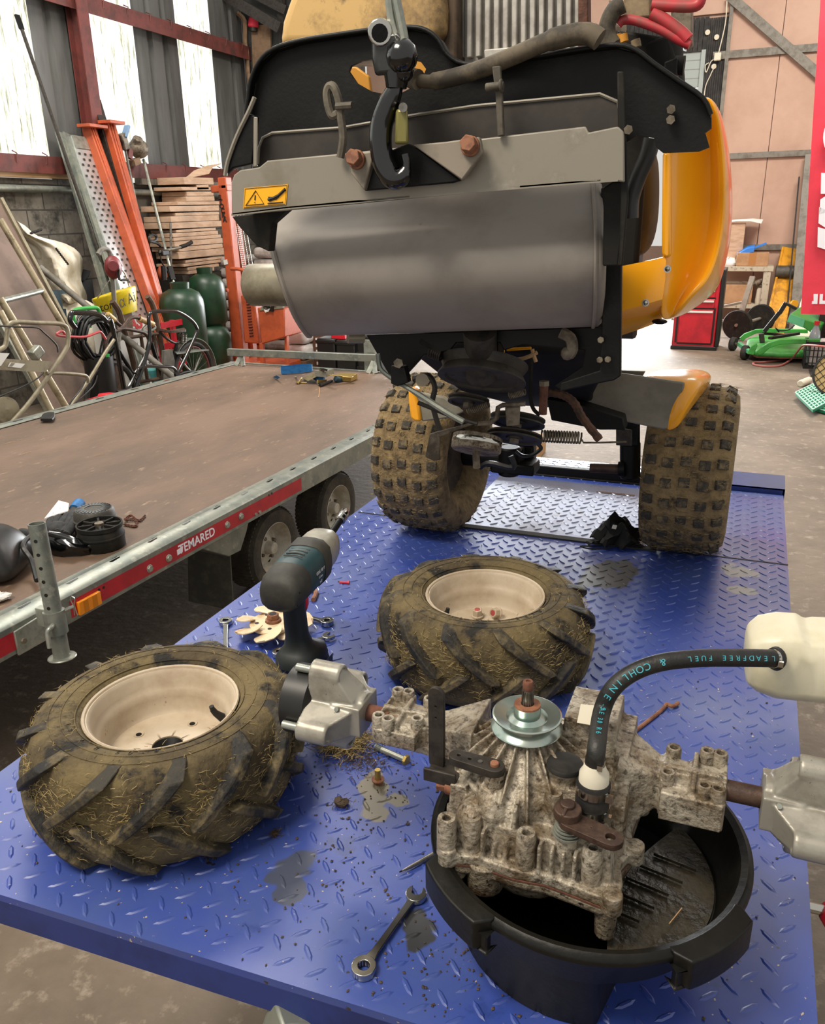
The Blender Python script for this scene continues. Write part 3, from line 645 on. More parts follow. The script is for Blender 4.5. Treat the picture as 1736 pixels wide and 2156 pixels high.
# fins and rim lugs of the front face
for x in (-.215, -.148, -.134, -.121, -.108): rbox(x-.0022, x+.0022, .732, .75, .988, 1.026)
for x, y in ((-.256, .729), (-.063, .725), (-.05, .81), (-.053, .90), (-.27, .80)): h.cyl((x, y, .973), (x, y, .998), .0115)
ho = h.build('housing', 'cast_alu', tx, ang=60)
rm = ho.modifiers.new('remesh', 'REMESH'); rm.mode = 'VOXEL'; rm.voxel_size = .0019; rm.use_smooth_shade = True
sm = ho.modifiers.new('smooth', 'SMOOTH'); sm.factor = .5; sm.iterations = 3
lo = MB(); lo.loft([[(x*.9-.017, .845+(y-.845)*.8, .945) for x, y in flange], [(x, y, .965) for x, y in flange], [(x, y, .976) for x, y in flange]])
lo.cyl((-.07, .737, .925), (-.07, .737, .98), .011, .014); lo.cyl((-.215, .75, .935), (-.215, .75, .98), .022, .026); lo.cyl((-.247, .738, .952), (-.247, .738, .98), .012); lo.ball((-.17, .77, .955), (.05, .03, .03), 14)
lo.build('lower_housing', 'cast_alu_dirty', tx, bevel=.003, seg=2)
MB().prism([(x*1.002, .845+(y-.845)*1.004, .9755) for x, y in flange], (0, 0, .0022)).build('gasket', 'rust', tx)
def boss(x, y, z, r=.0105, d=.05, ri=.0052):
    MB().lathe([(r*1.06, -d), (r, -.004), (r-.0012, 0), (ri+.0006, 0), (ri, -.001), (ri, -.03), (.0001, -.03)], (x, y, z), n=20).build('bolt_boss', 'cast_alu', tx, ang=30)
for x, y in ((-.258, .732), (-.231, .745), (-.165, .741), (-.09, .744)): boss(x, y, 1.037, .0115)
boss(-.072, .80, 1.04); boss(-.144, .784, 1.066, .0105, .03)
for (x, y) in ((-.021, .906), (-.024, .855), (.018, .914), (.033, .914), (.018, .845), (.033, .844), (-.392, .91), (-.377, .911), (-.393, .844), (-.378, .841), (-.342, .855), (-.343, .905)): boss(x, y, 1.076, .0092, .045 if x > -.2 else .036, .0048)
MB().prism([Zp(*p, 1.1135) for p in ((1222, 1483), (1250, 1486), (1243, 1527), (1214, 1522))], (0, 0, .0006)).build('label_patch', 'white_plastic', tx)
# input pulley and splined shaft
pl = MB().lathe([(.012, 1.122), (.012, 1.136), (.0165, 1.135), (.0165, 1.121), (.0235, 1.1165), (.0255, 1.1195), (.0405, 1.1235), (.0425, 1.1225), (.0425, 1.121), (.034, 1.1165), (.034, 1.1125), (.0432, 1.1065), (.0442, 1.105), (.0432, 1.104), (.02, 1.104), (.012, 1.104)], PC, n=56).build('input_pulley', 'zinc', tx, ang=40)
MB().lathe([(.0165, 1.1345), (.016, 1.137), (.008, 1.1375)], PC, n=28).build('hub_washer', 'rust_bolt', pl)
sp = MB().cyl(PC+V((0, 0, 1.09)), PC+V((0, 0, 1.157)), .0065)
for k in range(16):
    a = 2*PI*k/16; e = V((math.cos(a), math.sin(a), 0)); sp.bar(PC+e*.0066+V((0, 0, 1.13)), PC+e*.0066+V((0, 0, 1.156)), .0012, .0016, e)
sp.build('splined_shaft', 'steel', pl); MB().lathe([(.0058, 1.156), (.0066, 1.158), (.0066, 1.167), (.0055, 1.169), (.003, 1.169), (.0025, 1.167), (.0001, 1.167)], PC, n=20).build('shaft_tip', 'rust', pl)
# control arm and upright bracket on the left
A0, A1 = V((-.262, .783, 1.083)), V((-.2145, .779, 1.083)); mw = frame(A0, A1-A0, (0, 1, 0)); LA = (A1-A0).length
ca = plate('control_arm', capsule(0, 0, LA, 0, .0095, .0115), [circ(.002, 0, .0032, 10), circ(.0165, -.001, .0032, 10)], .009, mw, 'dark_iron', tx, .0008)
MB().cyl(mw @ V((.030, -.001, .004)), mw @ V((.030, -.001, .0062)), .003, n=10).build('set_screw', 'steel', ca)
MB().cyl(mw @ V((LA, 0, .004)), mw @ V((LA, 0, .0095)), .0052, n=14).build('pivot_bolt', 'rust_bolt', ca, bevel=.001)
MB().cyl(A1+V((0, 0, -.03)), A1+V((0, 0, -.004)), .0125).build('pivot_collar', 'cast_alu_dirty', ca)
b0 = V((-.298, .81, 1.05)); ub = frame(b0, (1, -.12, 0), (0, 0, 1))
plate('upright_bracket', capsule(0, 0, 0, .098, .0098, .0098)[::-1], [circ(0, .082, .0022, 8), circ(0, .066, .0022, 8)], .005, ub, 'dark_iron', tx, .0006)
MB().bb((-.306, .782, 1.04), (-.262, .825, 1.046)).bb((-.306, .781, 1.04), (-.264, .786, 1.058)).build('bracket_foot', 'dark_iron', tx, bevel=.0015)
px = V((-.272, .79, 1.035)); hx = MB(); hexa(hx, px, px+V((-.018, -.002, 0)), .0085); hx.cyl(px+V((.004, 0, 0)), px+V((-.006, 0, 0)), .0115); hx.build('plug_bolt', 'rust_bolt', tx, bevel=.001)
# brown brake lever on the right front
B0, B1 = V((-.121, .752, 1.058)), V((-.071, .738, 1.058)); bw = frame(B0, B1-B0, (0, 1, 0)); LB = (B1-B0).length
bl = plate('brake_lever', capsule(.004, 0, LB, 0, .0135, .0125), [circ(LB-.001, 0, .0062, 14), circ(.028, .001, .0014, 8)], .0065, bw, 'brown_iron', tx, .0006)
MB().lathe([(.0062, .0034), (.0085, .0038), (.0085, .0033)], bw @ V((LB-.001, 0, 0)), n=18).build('eye_ring', 'steel', bl)
ck = MB().prism([bw @ V((x, y, .002)) for x, y in circ(-.002, .003, .0155, 18, rad(20), rad(340))], bw.to_3x3() @ V((0, 0, .012))); ck.cyl(bw @ V((-.004, .006, .01)), bw @ V((-.004, .006, .018)), .0082).bar(bw @ V((-.003, .004, .015)), bw @ V((-.001, -.012, .012)), .004, .006); ck.build('clamp_block', 'brown_iron', bl, bevel=.0012)
wsn = MB()
for k in range(4): wsn.lathe([(.006, 0), (.0165-.001*k, .0003), (.0165-.001*k, .002), (.006, .0024)], B0+V((0, 0, -.018+.004*k)), n=24)
wsn.build('spring_washers', 'galv_bright', bl); MB().cyl(B0+V((0, 0, -.05)), B0+V((0, 0, -.016)), .013, n=20).build('lever_post', 'cast_alu', bl)
# filler cap, neck, clips, hose and header tank
MB().lathe([(.0001, 1.0895), (.006, 1.09), (.0185, 1.0905), (.0205, 1.092), (.0215, 1.09), (.0215, 1.086), (.019, 1.084)], (-.137, .808, 0), n=28).build('rubber_cap', 'rubber', tx)
N0 = V((-.1, .787, 0)); nk = MB().lathe([(.0165, 1.04), (.0195, 1.045), (.0195, 1.072), (.0178, 1.076), (.0178, 1.079), (.0195, 1.081), (.0195, 1.089), (.018, 1.092), (.012, 1.093)], N0, n=28).build('rubber_boot', 'rubber', tx)
for z0 in (1.05, 1.077):
    rz = .0203; m_ = MB().lathe([(.0192, z0), (rz, z0), (rz, z0+.010), (.0192, z0+.010)], N0, n=30, loop=True); m_.bb((N0.x+.016, N0.y-.016, z0+.001), (N0.x+.024, N0.y-.010, z0+.009)); m_.build('hose_clip', 'chrome', nk)
MB().lathe([(.0172, 1.09), (.0168, 1.102), (.0135, 1.108), (.0118, 1.114), (.0105, 1.116)], N0, n=26).build('neck_fitting', 'white_plastic', tx, ang=50)
hp = [N0+V((0, 0, 1.112)), N0+V((0, .004, 1.135)), Tp(1266, 1500, .975), Tp(1288, 1452, .972), Tp(1330, 1417, .97), Tp(1390, 1395, .968), Tp(1470, 1386, .966), Tp(1550, 1385, .965), Tp(1615, 1386, .965), Tp(1636, 1387, .972)]
hc = cat(hp, 8); hs = MB().tube(hc, .0105, 18).build('oil_hose', 'hose_black', tx)
for z0, p, d in ((0, N0+V((0, .001, 1.118)), V((0, .1, 1))), (1, hp[-1]+(hp[-2]-hp[-1]).normalized()*.006, hp[-1]-hp[-2])):
    d = d.normalized(); MB().lathe([(.0104, -.004), (.0116, -.004), (.0116, .004), (.0104, .004)], p, d, 24, loop=True).bb(p+V((.004, -.014, -.003)), p+V((.010, -.010, .004))).build('hose_clip', 'chrome', hs)
# print along the hose, upside down as seen from here
acc = [0]
for a, b in zip(hc, hc[1:]): acc.append(acc[-1]+(b-a).length)
def on_hose(d):
    for i in range(len(acc)-1):
        if acc[i] <= d <= acc[i+1]:
            f = (d-acc[i])/(acc[i+1]-acc[i]); return hc[i].lerp(hc[i+1], f), (hc[i+1]-hc[i]).normalized()
    return hc[-1], (hc[-1]-hc[-2]).normalized()
def hose_text(s, d_end, size, step, m='hose_print'):
    d = acc[-1]-d_end
    for ch in s:
        if ch != ' ':
            p, t_ = on_hose(d); nr = CAM-p; nr = (nr-t_*nr.dot(t_)).normalized(); side = nr.cross(-t_).normalized()
            nr2 = (nr+side*.0).normalized(); text('hose_print', ch, size, frame(p+nr2*.0106, -t_, -nr2.cross(t_)), m, hs, ext=.00012)
        d -= step
hose_text('LEADFREE FUEL', .016, .0085, .0079); hose_text('& COHLINE', .142, .0115, .0092); hose_text('- SAE 30 R6', .228, .0085, .0068)
def tank():
    c = Tp(1690, 1386, 1.02); ex, ey, ez = V((1, .1, .05)).normalized(), V((-.1, 1, .1)).normalized(), V((0, -.1, 1))
    ez = ex.cross(ey).normalized(); rings = []
    for u, w_, t_, b_ in ((-.064, .018, .016, .016), (-.062, .034, .030, .028), (-.05, .042, .041, .036), (-.03, .045, .046, .042), (-.008, .045, .046, .043), (0, .044, .040, .043), (.01, .045, .042, .043), (.06, .045, .043, .043), (.1, .045, .043, .043)):
        r = []
        for (a, b) in ((-1, -.62), (-.7, -1), (.7, -1), (1, -.62), (1, .62), (.74, 1), (-.74, 1), (-1, .62)):
            r.append(c+ex*u*1.06+ey*a*w_*.95+ez*1.04*(b*t_ if b > 0 else b*b_))
        rings.append(r)
    return MB().loft(rings).build('header_tank', 'tank_white', tx, bevel=.009, seg=3, ang=80), c
tk, tc_ = tank()
MB().lathe([(.013, -.003), (.0145, 0), (.013, .004), (.009, .005)], hp[-1]+V((-.0015, 0, 0)), hp[-2]-hp[-1], 20).build('tank_spigot', 'black_plastic', tk)
# rusty axle stubs and wheel hubs
MB().cyl((-.432, AX, AZ), (-.39, AX, AZ), .0118, n=20).build('axle_shaft', 'rust', tx); MB().cyl((.04, AX, AZ), (.09, AX, AZ), .0125, n=20).build('axle_shaft', 'brown_iron', tx)
def hub(x0, s, label, drum):
    c = V((x0, AX, AZ)); hb = MB()
    def r(poly, x_a, x_b): hb.prism([c+V((s*x_a, y, z)) for y, z in poly], (s*(x_b-x_a), 0, 0))
    hb.cyl(c, c+V((s*.075, 0, 0)), .028, .034, 24); r([(-.03, -.022), (.03, -.022), (.03, .022), (-.03, .022)], -.002, .04)
    for k in range(4):
        a = PI/2*k+rad(8); ey = V((0, math.cos(a), math.sin(a))); et = V((0, -ey.z, ey.y))
        hb.loft([[c+V((s*.0, 0, 0))+et*.022, c+V((s*.0, 0, 0))-et*.022, c+V((s*.075, 0, 0))-et*.028, c+V((s*.075, 0, 0))+et*.028], [c+ey*.03+V((s*.01, 0, 0))+et*.02, c+ey*.03+V((s*.01, 0, 0))-et*.02, c+ey*.03+V((s*.075, 0, 0))-et*.026, c+ey*.03+V((s*.075, 0, 0))+et*.026], [c+ey*.062+V((s*.035, 0, 0))+et*.014, c+ey*.062+V((s*.035, 0, 0))-et*.014, c+ey*.062+V((s*.075, 0, 0))-et*.016, c+ey*.062+V((s*.075, 0, 0))+et*.016]])
        hb.lathe([(.0, .012), (.011, .012), (.011, 0), (.0145, 0), (.0165, .003), (.0165, .046), (0, .046)], c+ey*.056+V((s*.03, 0, 0)), (s, 0, 0), 20)
    o = hb.build('wheel_hub', 'clean_alu', tx, ang=40); tag(o, label)
    rm = o.modifiers.new('remesh', 'REMESH'); rm.mode = 'VOXEL'; rm.voxel_size = .0017; rm.use_smooth_shade = True; sm = o.modifiers.new('smooth', 'SMOOTH'); sm.factor = .5; sm.iterations = 2
    for k in range(4):
        a = PI/2*k+rad(8); ey = V((0, math.cos(a), math.sin(a))); MB().cyl(c+ey*.056+V((s*.07, 0, 0)), c+ey*.056+V((s*.102, 0, 0)), .0058, n=12).build('wheel_stud', 'galv_bright', o)
        m_ = MB(); hexa(m_, c+ey*.056+V((s*.044, 0, 0)), c+ey*.056+V((s*.036, 0, 0)), .0085); m_.build('stud_head', 'steel', o)
    MB().lathe([(.001, .07), (.04, .07), (.05, .076), (.05, .112), (.044, .116), (.001, .116)], c, (s, 0, 0), 40).build('hub_drum', drum, o, ang=40)
    for q in ((-.012, .012), (.008, -.004)): MB().cyl(c+V((s*.022+q[0]*.6, -.032, q[1]+.006)), c+V((s*.022+q[0]*.6, -.036, q[1]+.008)), .0032, n=10).build('grub_screw', 'galv_bright', o)
hub(-.425, -1, 'clean left wheel hub with a black drum', 'black_plastic'); hub(.083, 1, 'pale right wheel hub', 'galv_bright')
# ------------------------------------------------------------------ cordless impact wrench
iw = thing('impact_wrench', 'dark teal cordless impact wrench standing on its battery between the lugged wheels', 'power tool', (-.745, 1.235, ZT))
O = V((-.742, 1.238, ZT)); fx = V((-.06, .998, 0)).normalized(); sx = V((fx.y, -fx.x, 0)); uz = V((0, 0, 1)); fu = (fx*.985+uz*.10).normalized()
def L(x, y, z): return O+(sx*x*1.1+fx*y+uz*z)*1.04                # x right, y towards the nose, z up
def ringq(y, z, w_, hh, e=.72, d=None, n=16):          # rounded-rectangle section
    o = []
    for i in range(n):
        a = 2*PI*(i+.5)/n; c, s_ = math.cos(a), math.sin(a); k = (abs(c)**3.2+abs(s_)**3.2)**(-1/3.2)
        o.append(L(c*k*w_, y+(0 if d is None else d*s_*k), z+s_*k*hh))
    return o
def ringz(z, y, w_, l, n=16):
    o = []
    for i in range(n):
        a = 2*PI*(i+.5)/n; c, s_ = math.cos(a), math.sin(a); k = (abs(c)**3.4+abs(s_)**3.4)**(-1/3.4); o.append(L(c*k*w_, y+s_*k*l, z))
    return o
MB().loft([ringz(0, .01, .035, .052), ringz(.004, .01, .037, .055), ringz(.03, .01, .038, .056), ringz(.045, .008, .036, .055)]).build('battery', 'black_plastic', iw, ang=50)
MB().bb(L(.02, -.05, .008), L(.02, -.05, .008)+V((.0005, .0005, .0005))).build('battery_latch', 'red_plastic', iw)
MB().loft([ringz(.045, .006, .038, .056), ringz(.06, .004, .037, .052), ringz(.07, 0, .03, .038), ringz(.08, -.004, .022, .026), ringz(.1, -.008, .0175, .022), ringz(.16, -.012, .0165, .021), ringz(.19, -.012, .018, .026)]).build('grip', 'wrench_grip', iw, ang=60)
zc = .215
hd = MB().loft([ringq(-.072, zc-.012, .028, .024), ringq(-.068, zc-.008, .033, .03), ringq(-.05, zc-.003, .036, .036), ringq(-.012, zc, .036, .038)]).build('motor_cap', 'wrench_rubber', iw, ang=60)
for k in range(3): MB().tube([p for p in ringq(-.0655+.003*k, zc-.022+.011*k, .0325+.0012*k, .004)], .0009, 4, closed=True).build('cap_groove', 'black_plastic', hd)
bdy = MB().loft([ringq(-.02, zc, .0355, .037), ringq(.0, zc+.001, .037, .039), ringq(.035, zc+.004, .0375, .039), ringq(.055, zc+.006, .037, .038)]).build('motor_body', 'wrench_teal', iw, ang=60)
for k in range(4): MB().tube(cat([L(-.018+.0, .0+.011*k, zc+.0405), L(0, .002+.011*k, zc+.0425), L(.016, .0+.011*k, zc+.0415)], 3), .0012, 5).build('vent_slot', 'wrench_rubber', bdy)
MB().loft([ringq(.045, zc+.003, .0385, .042), ringq(.06, zc+.006, .039, .043), ringq(.075, zc+.008, .0385, .042), ringq(.08, zc+.008, .036, .039)]).build('rubber_collar', 'wrench_rubber', iw, ang=60)
MB().loft([ringq(.072, zc+.008, .035, .037), ringq(.11, zc+.012, .034, .035), ringq(.135, zc+.014, .030, .031), ringq(.148, zc+.0155, .022, .023), ringq(.155, zc+.016, .014, .014)]).build('gear_case', 'wrench_silver', iw, ang=50)
a0 = L(0, .15, zc+.016); ad = (fx*.97+uz*.24).normalized(); so = MB().cyl(a0, a0+ad*.012, .0105, .009).cyl(a0+ad*.01, a0+ad*.075, .0075).build('socket_extension', 'black_steel', iw)
MB().lathe([(.008, .07), (.0115, .072), (.0115, .081), (.0105, .082), (.0105, .084), (.0115, .085), (.0115, .102), (.010, .104), (.0075, .104), (.007, .095), (.0001, .095)], a0, ad, 20).build('socket', 'chrome', so)
MB().prism([L(.0, .012, .165), L(.0, .026, .175), L(.0, .024, .15), L(.0, .012, .14)], sx*.014).build('trigger', 'red_plastic', iw, bevel=.002)
tg = frame(L(.0384, .022, zc-.002), fx, uz)
for s_, q, sz in (('GDS 18 V', .010, .009), ('Li-Ion', -.001, .007), ('HT', -.012, .008)): text('rating_print', s_, sz, Matrix.Translation(uz*q) @ tg, 'letter_white', bdy, ext=.0001)
bt_ = frame(L(.0388, .02, .024), fx, uz)
lp = MB().prism([bt_ @ V(p) for p in ((-.032, -.011, 0), (.03, -.011, 0), (.034, .012, 0), (-.028, .012, 0))], bt_.to_3x3() @ V((0, 0, .0006))).build('battery_label', 'steel', iw)
text('battery_print', '18V', .016, Matrix.Translation(sx*.0009) @ bt_, 'letter_white', lp, ext=.0001)
MB().prism([bt_ @ V(p) for p in ((-.036, -.018, .0002), (.036, -.018, .0002), (.036, -.0135, .0002), (-.036, -.0135, .0002))], bt_.to_3x3() @ V((0, 0, .0006))).build('red_stripe', 'red_plastic', lp)
bk_ = frame(L(.0, -.0452, .02), sx, uz); text('maker_print', 'BOSCH', .013, bk_, 'letter_red', lp, ext=.0001, bold=.0003)
# ------------------------------------------------------------------ loose things on the plate
def spanner(label, A, B, ring_r=.0145, jaw=.0135, z=ZT+.006, dz=0, roll=0):
    A, B = V((*A, z)), V((*B, z+dz)); L_ = (B-A).length; mw = frame(A, B-A, (0, 1, 0)); w_ = .0052
    t = thing('spanner', label, 'spanner', tuple((A+B)/2))
    MB().loft([[mw @ V((x, -w_*k, -.003)), mw @ V((x, w_*k, -.003)), mw @ V((x, w_*k*.8, .003)), mw @ V((x, -w_*k*.8, .003))] for x, k in ((.006, 1.2), (.02, .95), (L_*.5, .85), (L_-.025, 1), (L_-.01, 1.6))]).build('shank', 'chrome', t, bevel=.001)
    jw = []
    for i in range(25):
        a = rad(38+(360-38)*i/24-160+15); r = jaw
        if i < 23: jw.append((r*math.cos(a)*.98, r*math.sin(a)))
    jw += [(-.0035+.002, -.0062), (-.0035+.009, -.0045)][:0]
    pts = circ(0, 0, jaw, 26, rad(215), rad(215+290)); aa = rad(180); 
    d1 = V((math.cos(rad(180)), math.sin(rad(180)))); 
    e_ = pts[-1]; s_ = pts[0]
    slot = [(e_[0]+.009, e_[1]*.82+.001), (.0015, .0055), (.0035, 0), (.0015, -.0055), (s_[0]+.009, s_[1]*.82-.001)]
    rot = rad(-15); cr_, sr_ = math.cos(rot), math.sin(rot)
    plate('open_jaw', [(x*cr_-y*sr_, x*sr_+y*cr_) for x, y in pts+slot], [], .0058, mw, 'chrome', t, .0006)
    rg = plate('ring_end', circ(L_, 0, ring_r, 28)[:], [circ(L_, 0, ring_r*.56, 18)], .0085, mw, 'chrome', t, .0008)
    pts12 = []
    for i in range(24):
        r = ring_r*(.56 if i % 2 else .44); pts12.append((L_+r*math.cos(2*PI*i/24), r*math.sin(2*PI*i/24)))
    plate('ratchet_ring', circ(L_, 0, ring_r*.62, 24), [pts12], .0088, mw, 'dark_iron', rg)
    return t
spanner('long chrome ratchet ring spanner lying on the blue plate beside the bucket', (-.325, .797), (-.343, .668))
spanner('chrome spanner half under the cream fan', (-.93, 1.475), (-.80, 1.46), z=ZT+.008)
spanner('chrome spanner whose jaw shows right of the impact wrench battery', (-.765, 1.40), (-.83, 1.30), z=ZT+.008)
spanner('chrome spanner whose end shows behind the nearest lugged wheel', (-.93, 1.25), (-1.02, 1.385), z=ZT+.006)
t = thing('hex_bolt', 'long zinc hex bolt lying beside the clump of dry grass', 'bolt', (-.48, 1.07, ZT))
a, b = V((-.509, 1.077, ZT+.006)), V((-.449, 1.062, ZT+.006)); MB().cyl(a, b, .0052, n=14).build('bolt_shank', 'galv_bright', t)
hx = MB(); hexa(hx, b, b+(b-a).normalized()*.006, .0095); hx.build('bolt_head', 'yellow_zinc', t, bevel=.0008)
th = MB()
for k in range(10): th.lathe([(.0052, -.0006), (.0059, 0), (.0052, .0006)], a+(b-a)*(.02+.02*k), b-a, 12)
th.build('thread', 'galv', t)
t = thing('flange_bolt', 'short brass-coloured flange bolt standing on its head by the tan stain', 'bolt', (-.471, 1.0, ZT))
o = V((-.47, .998, ZT)); hx = MB(); hexa(hx, o, o+V((0, 0, .006)), .008); hx.lathe([(.004, .006), (.0105, .006), (.0105, .008), (.005, .0085)], o, n=20); hx.build('bolt_head', 'rust_bolt', t)
MB().cyl(o+V((0, 0, .007)), o+V((0, 0, .026)), .0048, n=12).build('bolt_shank', 'yellow_zinc', t)
t = thing('drift_punch', 'thin steel punch poking out from under the left side of the bucket', 'punch', (-.345, .855, ZT))
MB().tube([(-.360, .832, ZT+.004), (-.352, .842, ZT+.0045), (-.325, .882, ZT+.005), (-.27, .962, ZT+.0055)], [.0012, .0026, .0042, .0048], 10).build('punch_shaft', 'steel', t); MB().tube([(-.3625, .8285, ZT+.004), (-.359, .8335, ZT+.004)], [.0008, .0014], 8).build('punch_tip', 'black_steel', t)
t = thing('bent_rod', 'thin rusty bent rod lying on the plate behind the transaxle', 'rod', (-.07, 1.33, ZT))
MB().tube(cat([(-.125, 1.23, ZT+.004), (-.10, 1.277, ZT+.004), (-.062, 1.36, ZT+.004), (-.054, 1.385, ZT+.005), (-.047, 1.381, ZT+.006), (-.040, 1.383, ZT+.006), (-.034, 1.398, ZT+.005)], 4), .0036, 8).build('rod', 'rust_bolt', t)
t = thing('bent_key', 'small rusty bent key lying on the plate right of the impact wrench', 'hex key', (-.9, 1.58, ZT))
MB().tube(cat([(-.965, 1.60, ZT+.006), (-.93, 1.603, ZT+.006), (-.902, 1.597, ZT+.006), (-.893, 1.58, ZT+.006), (-.885, 1.553, ZT+.005)], 4), .0058, 8).build('key', 'rust_bolt', t)
t = thing('red_screw', 'tiny red-headed screw on the blue plate beyond the impact wrench', 'screw', (-.86, 1.67, ZT))
MB().tube([(-.872, 1.668, ZT+.003), (-.852, 1.674, ZT+.003)], .0028, 8).cyl((-.852, 1.674, ZT+.003), (-.848, 1.675, ZT+.003), .005).build('screw', 'red_plastic', t)
# cream cooling fan
fc = V((-.893, 1.385, ZT+.022)); fn = thing('cooling_fan', 'cream plastic cooling fan lying on the plate behind the impact wrench', 'fan', (fc.x, fc.y, ZT))
mb = MB()
for k in range(7):
    a = 2*PI*k/7+.55; e = V((math.cos(a), math.sin(a), 0)); s_ = V((-e.y, e.x, 0)); rows = []
    for i in range(6):
        r = .04+.045*i/5; w_ = .018+.012*math.sin(PI*min(1, i/6+.15)); tw = .016-.002*i
        rows.append([fc+e*r-s_*w_+V((0, 0, -tw+.006)), fc+e*(r+.003)+V((0, 0, .004)), fc+e*(r-.004)+s_*w_+V((0, 0, tw+.002))])
    bl_ = MB().sheet(rows, (0, 0, .0022)); bl_.build('fan_blade', 'pale_cream', fn, ang=60)
MB().lathe([(.018, .0), (.05, .0), (.052, .002), (.052, .006), (.05, .008), (.018, .008)], fc, n=40).build('fan_disc', 'pale_cream', fn)
hx = MB(); hx.cyl(fc+V((0, 0, .002)), fc+V((0, 0, .014)), .017, n=24); hexa(hx, fc+V((0, 0, .012)), fc+V((0, 0, .026)), .0135); hx.build('fan_boss', 'rust_bolt', fn, bevel=.001); MB().cyl(fc+V((0, 0, .0262)), fc+V((0, 0, .0266)), .008).build('bore', 'black_steel', fn)
for k in range(5):
    a = 2*PI*k/5; MB().cyl(fc+V((.036*math.cos(a), .036*math.sin(a), .007)), fc+V((.036*math.cos(a), .036*math.sin(a), .0086)), .0045, n=10).build('bolt_hole', 'black_steel', fn)
# dry grass and mud
def clump(name, label, c, sx_, sy_, sz_, n, m, kind='stuff', l=(.01, .035)):
    mb = MB()
    def f(): return V((random.gauss(c[0], sx_), random.gauss(c[1], sy_), ZT+.001+abs(random.gauss(0, sz_))))
    strands(mb, f, n, 0, l=l, w_=.0006); mb.v = [(x, y, max(z, ZT+.0003)) for x, y, z in mb.v]
    return tag(mb.build(name, m, flat=True), label, 'grass', kind=kind)
clump('dry_grass', 'clump of dry straw-coloured grass under the left wheel hub', (-.575, 1.075), .022, .018, .009, 1600, 'straw'); clump('dirty_grass', 'brown dirty grass shavings beside the straw clump', (-.525, 1.045), .03, .02, .002, 500, 'brown_dirty', l=(.004, .014))
def mud(label, c, r):
    mb = MB(); mb.ball((c[0], c[1], ZT+r*.3), (r, r*.8, r*.5), 10)
    mb.v = [tuple(V(p)+V((random.gauss(0, r*.1), random.gauss(0, r*.1), abs(random.gauss(0, r*.1))))) for p in mb.v]; strands(mb, lambda: V((c[0]+random.gauss(0, r*.6), c[1]+random.gauss(0, r*.6), ZT+.001+random.random()*r*.7)), 90, 0, l=(.003, .012)); return tag(mb.build('mud_clod', 'brown_dirty'), label, 'clod', None)
mud('dark brown clod of mud and grass left of the tan stain', (-.503, .93), .012); mud('small brown grass clod in front of the nearest lugged wheel', tuple(Zp(450, 1803, ZT))[:2], .007); mud('small dark grass clod between the nearest wheel and the spanner', tuple(Zp(578, 1757, ZT))[:2], .006)
# black rag on the drop-in panel
rg = MB(); rc0 = V((-.262, 2.18, ZT+.004)); rows = []
for i in range(15):
    row = []
    for j in range(15):
        u, v_ = i/14*2-1, j/14*2-1; rr = math.hypot(u, v_); hgt = .06*max(0, 1-rr)**.7*(1+.5*math.sin(7*u+3)*math.cos(6*v_))+.012*abs(math.sin(9*u+5*v_))
        row.append(rc0+V((u*.062+.012*math.sin(8*v_), v_*.06+.012*math.sin(9*u), max(.002, hgt))))
    rows.append(row)
rgt = thing('black_rag', 'crumpled black rag lying across the edge of the bare drop-in panel', 'rag', tuple(rc0))
rg.sheet(rows, (0, 0, -.0015)).build('cloth', 'black_cloth', rgt, ang=30)
MB().prism([rc0+V(p) for p in ((-.012, -.03, .044), (0, -.032, .044), (.002, -.026, .053), (-.01, -.024, .053))], (0, -.001, .001)).build('care_label', 'paper', rgt)
MB().tube(cat([rc0+V(p) for p in ((-.02, -.05, .004), (-.06, -.075, .003), (-.085, -.085, .003), (-.06, -.095, .003), (-.03, -.085, .003), (0, -.07, .004))], 4), .0022, 6).build('cord', 'black_cloth', rgt)
# ------------------------------------------------------------------ garden tractor hoisted by its tail, axle removed
tr = thing('garden_tractor', 'orange and black garden tractor hoisted by its tail over the blue table, rear axle removed', 'tractor', (-.45, 1.8, ZT))
def PY(pts, y): return [Yp(p[0], p[1], y) for p in pts]
def slab(name, pts, y, th, m, par=None, bevel=.002): return MB().prism(PY(pts, y), (0, th, 0)).build(name, m, par or tr, bevel=bevel)
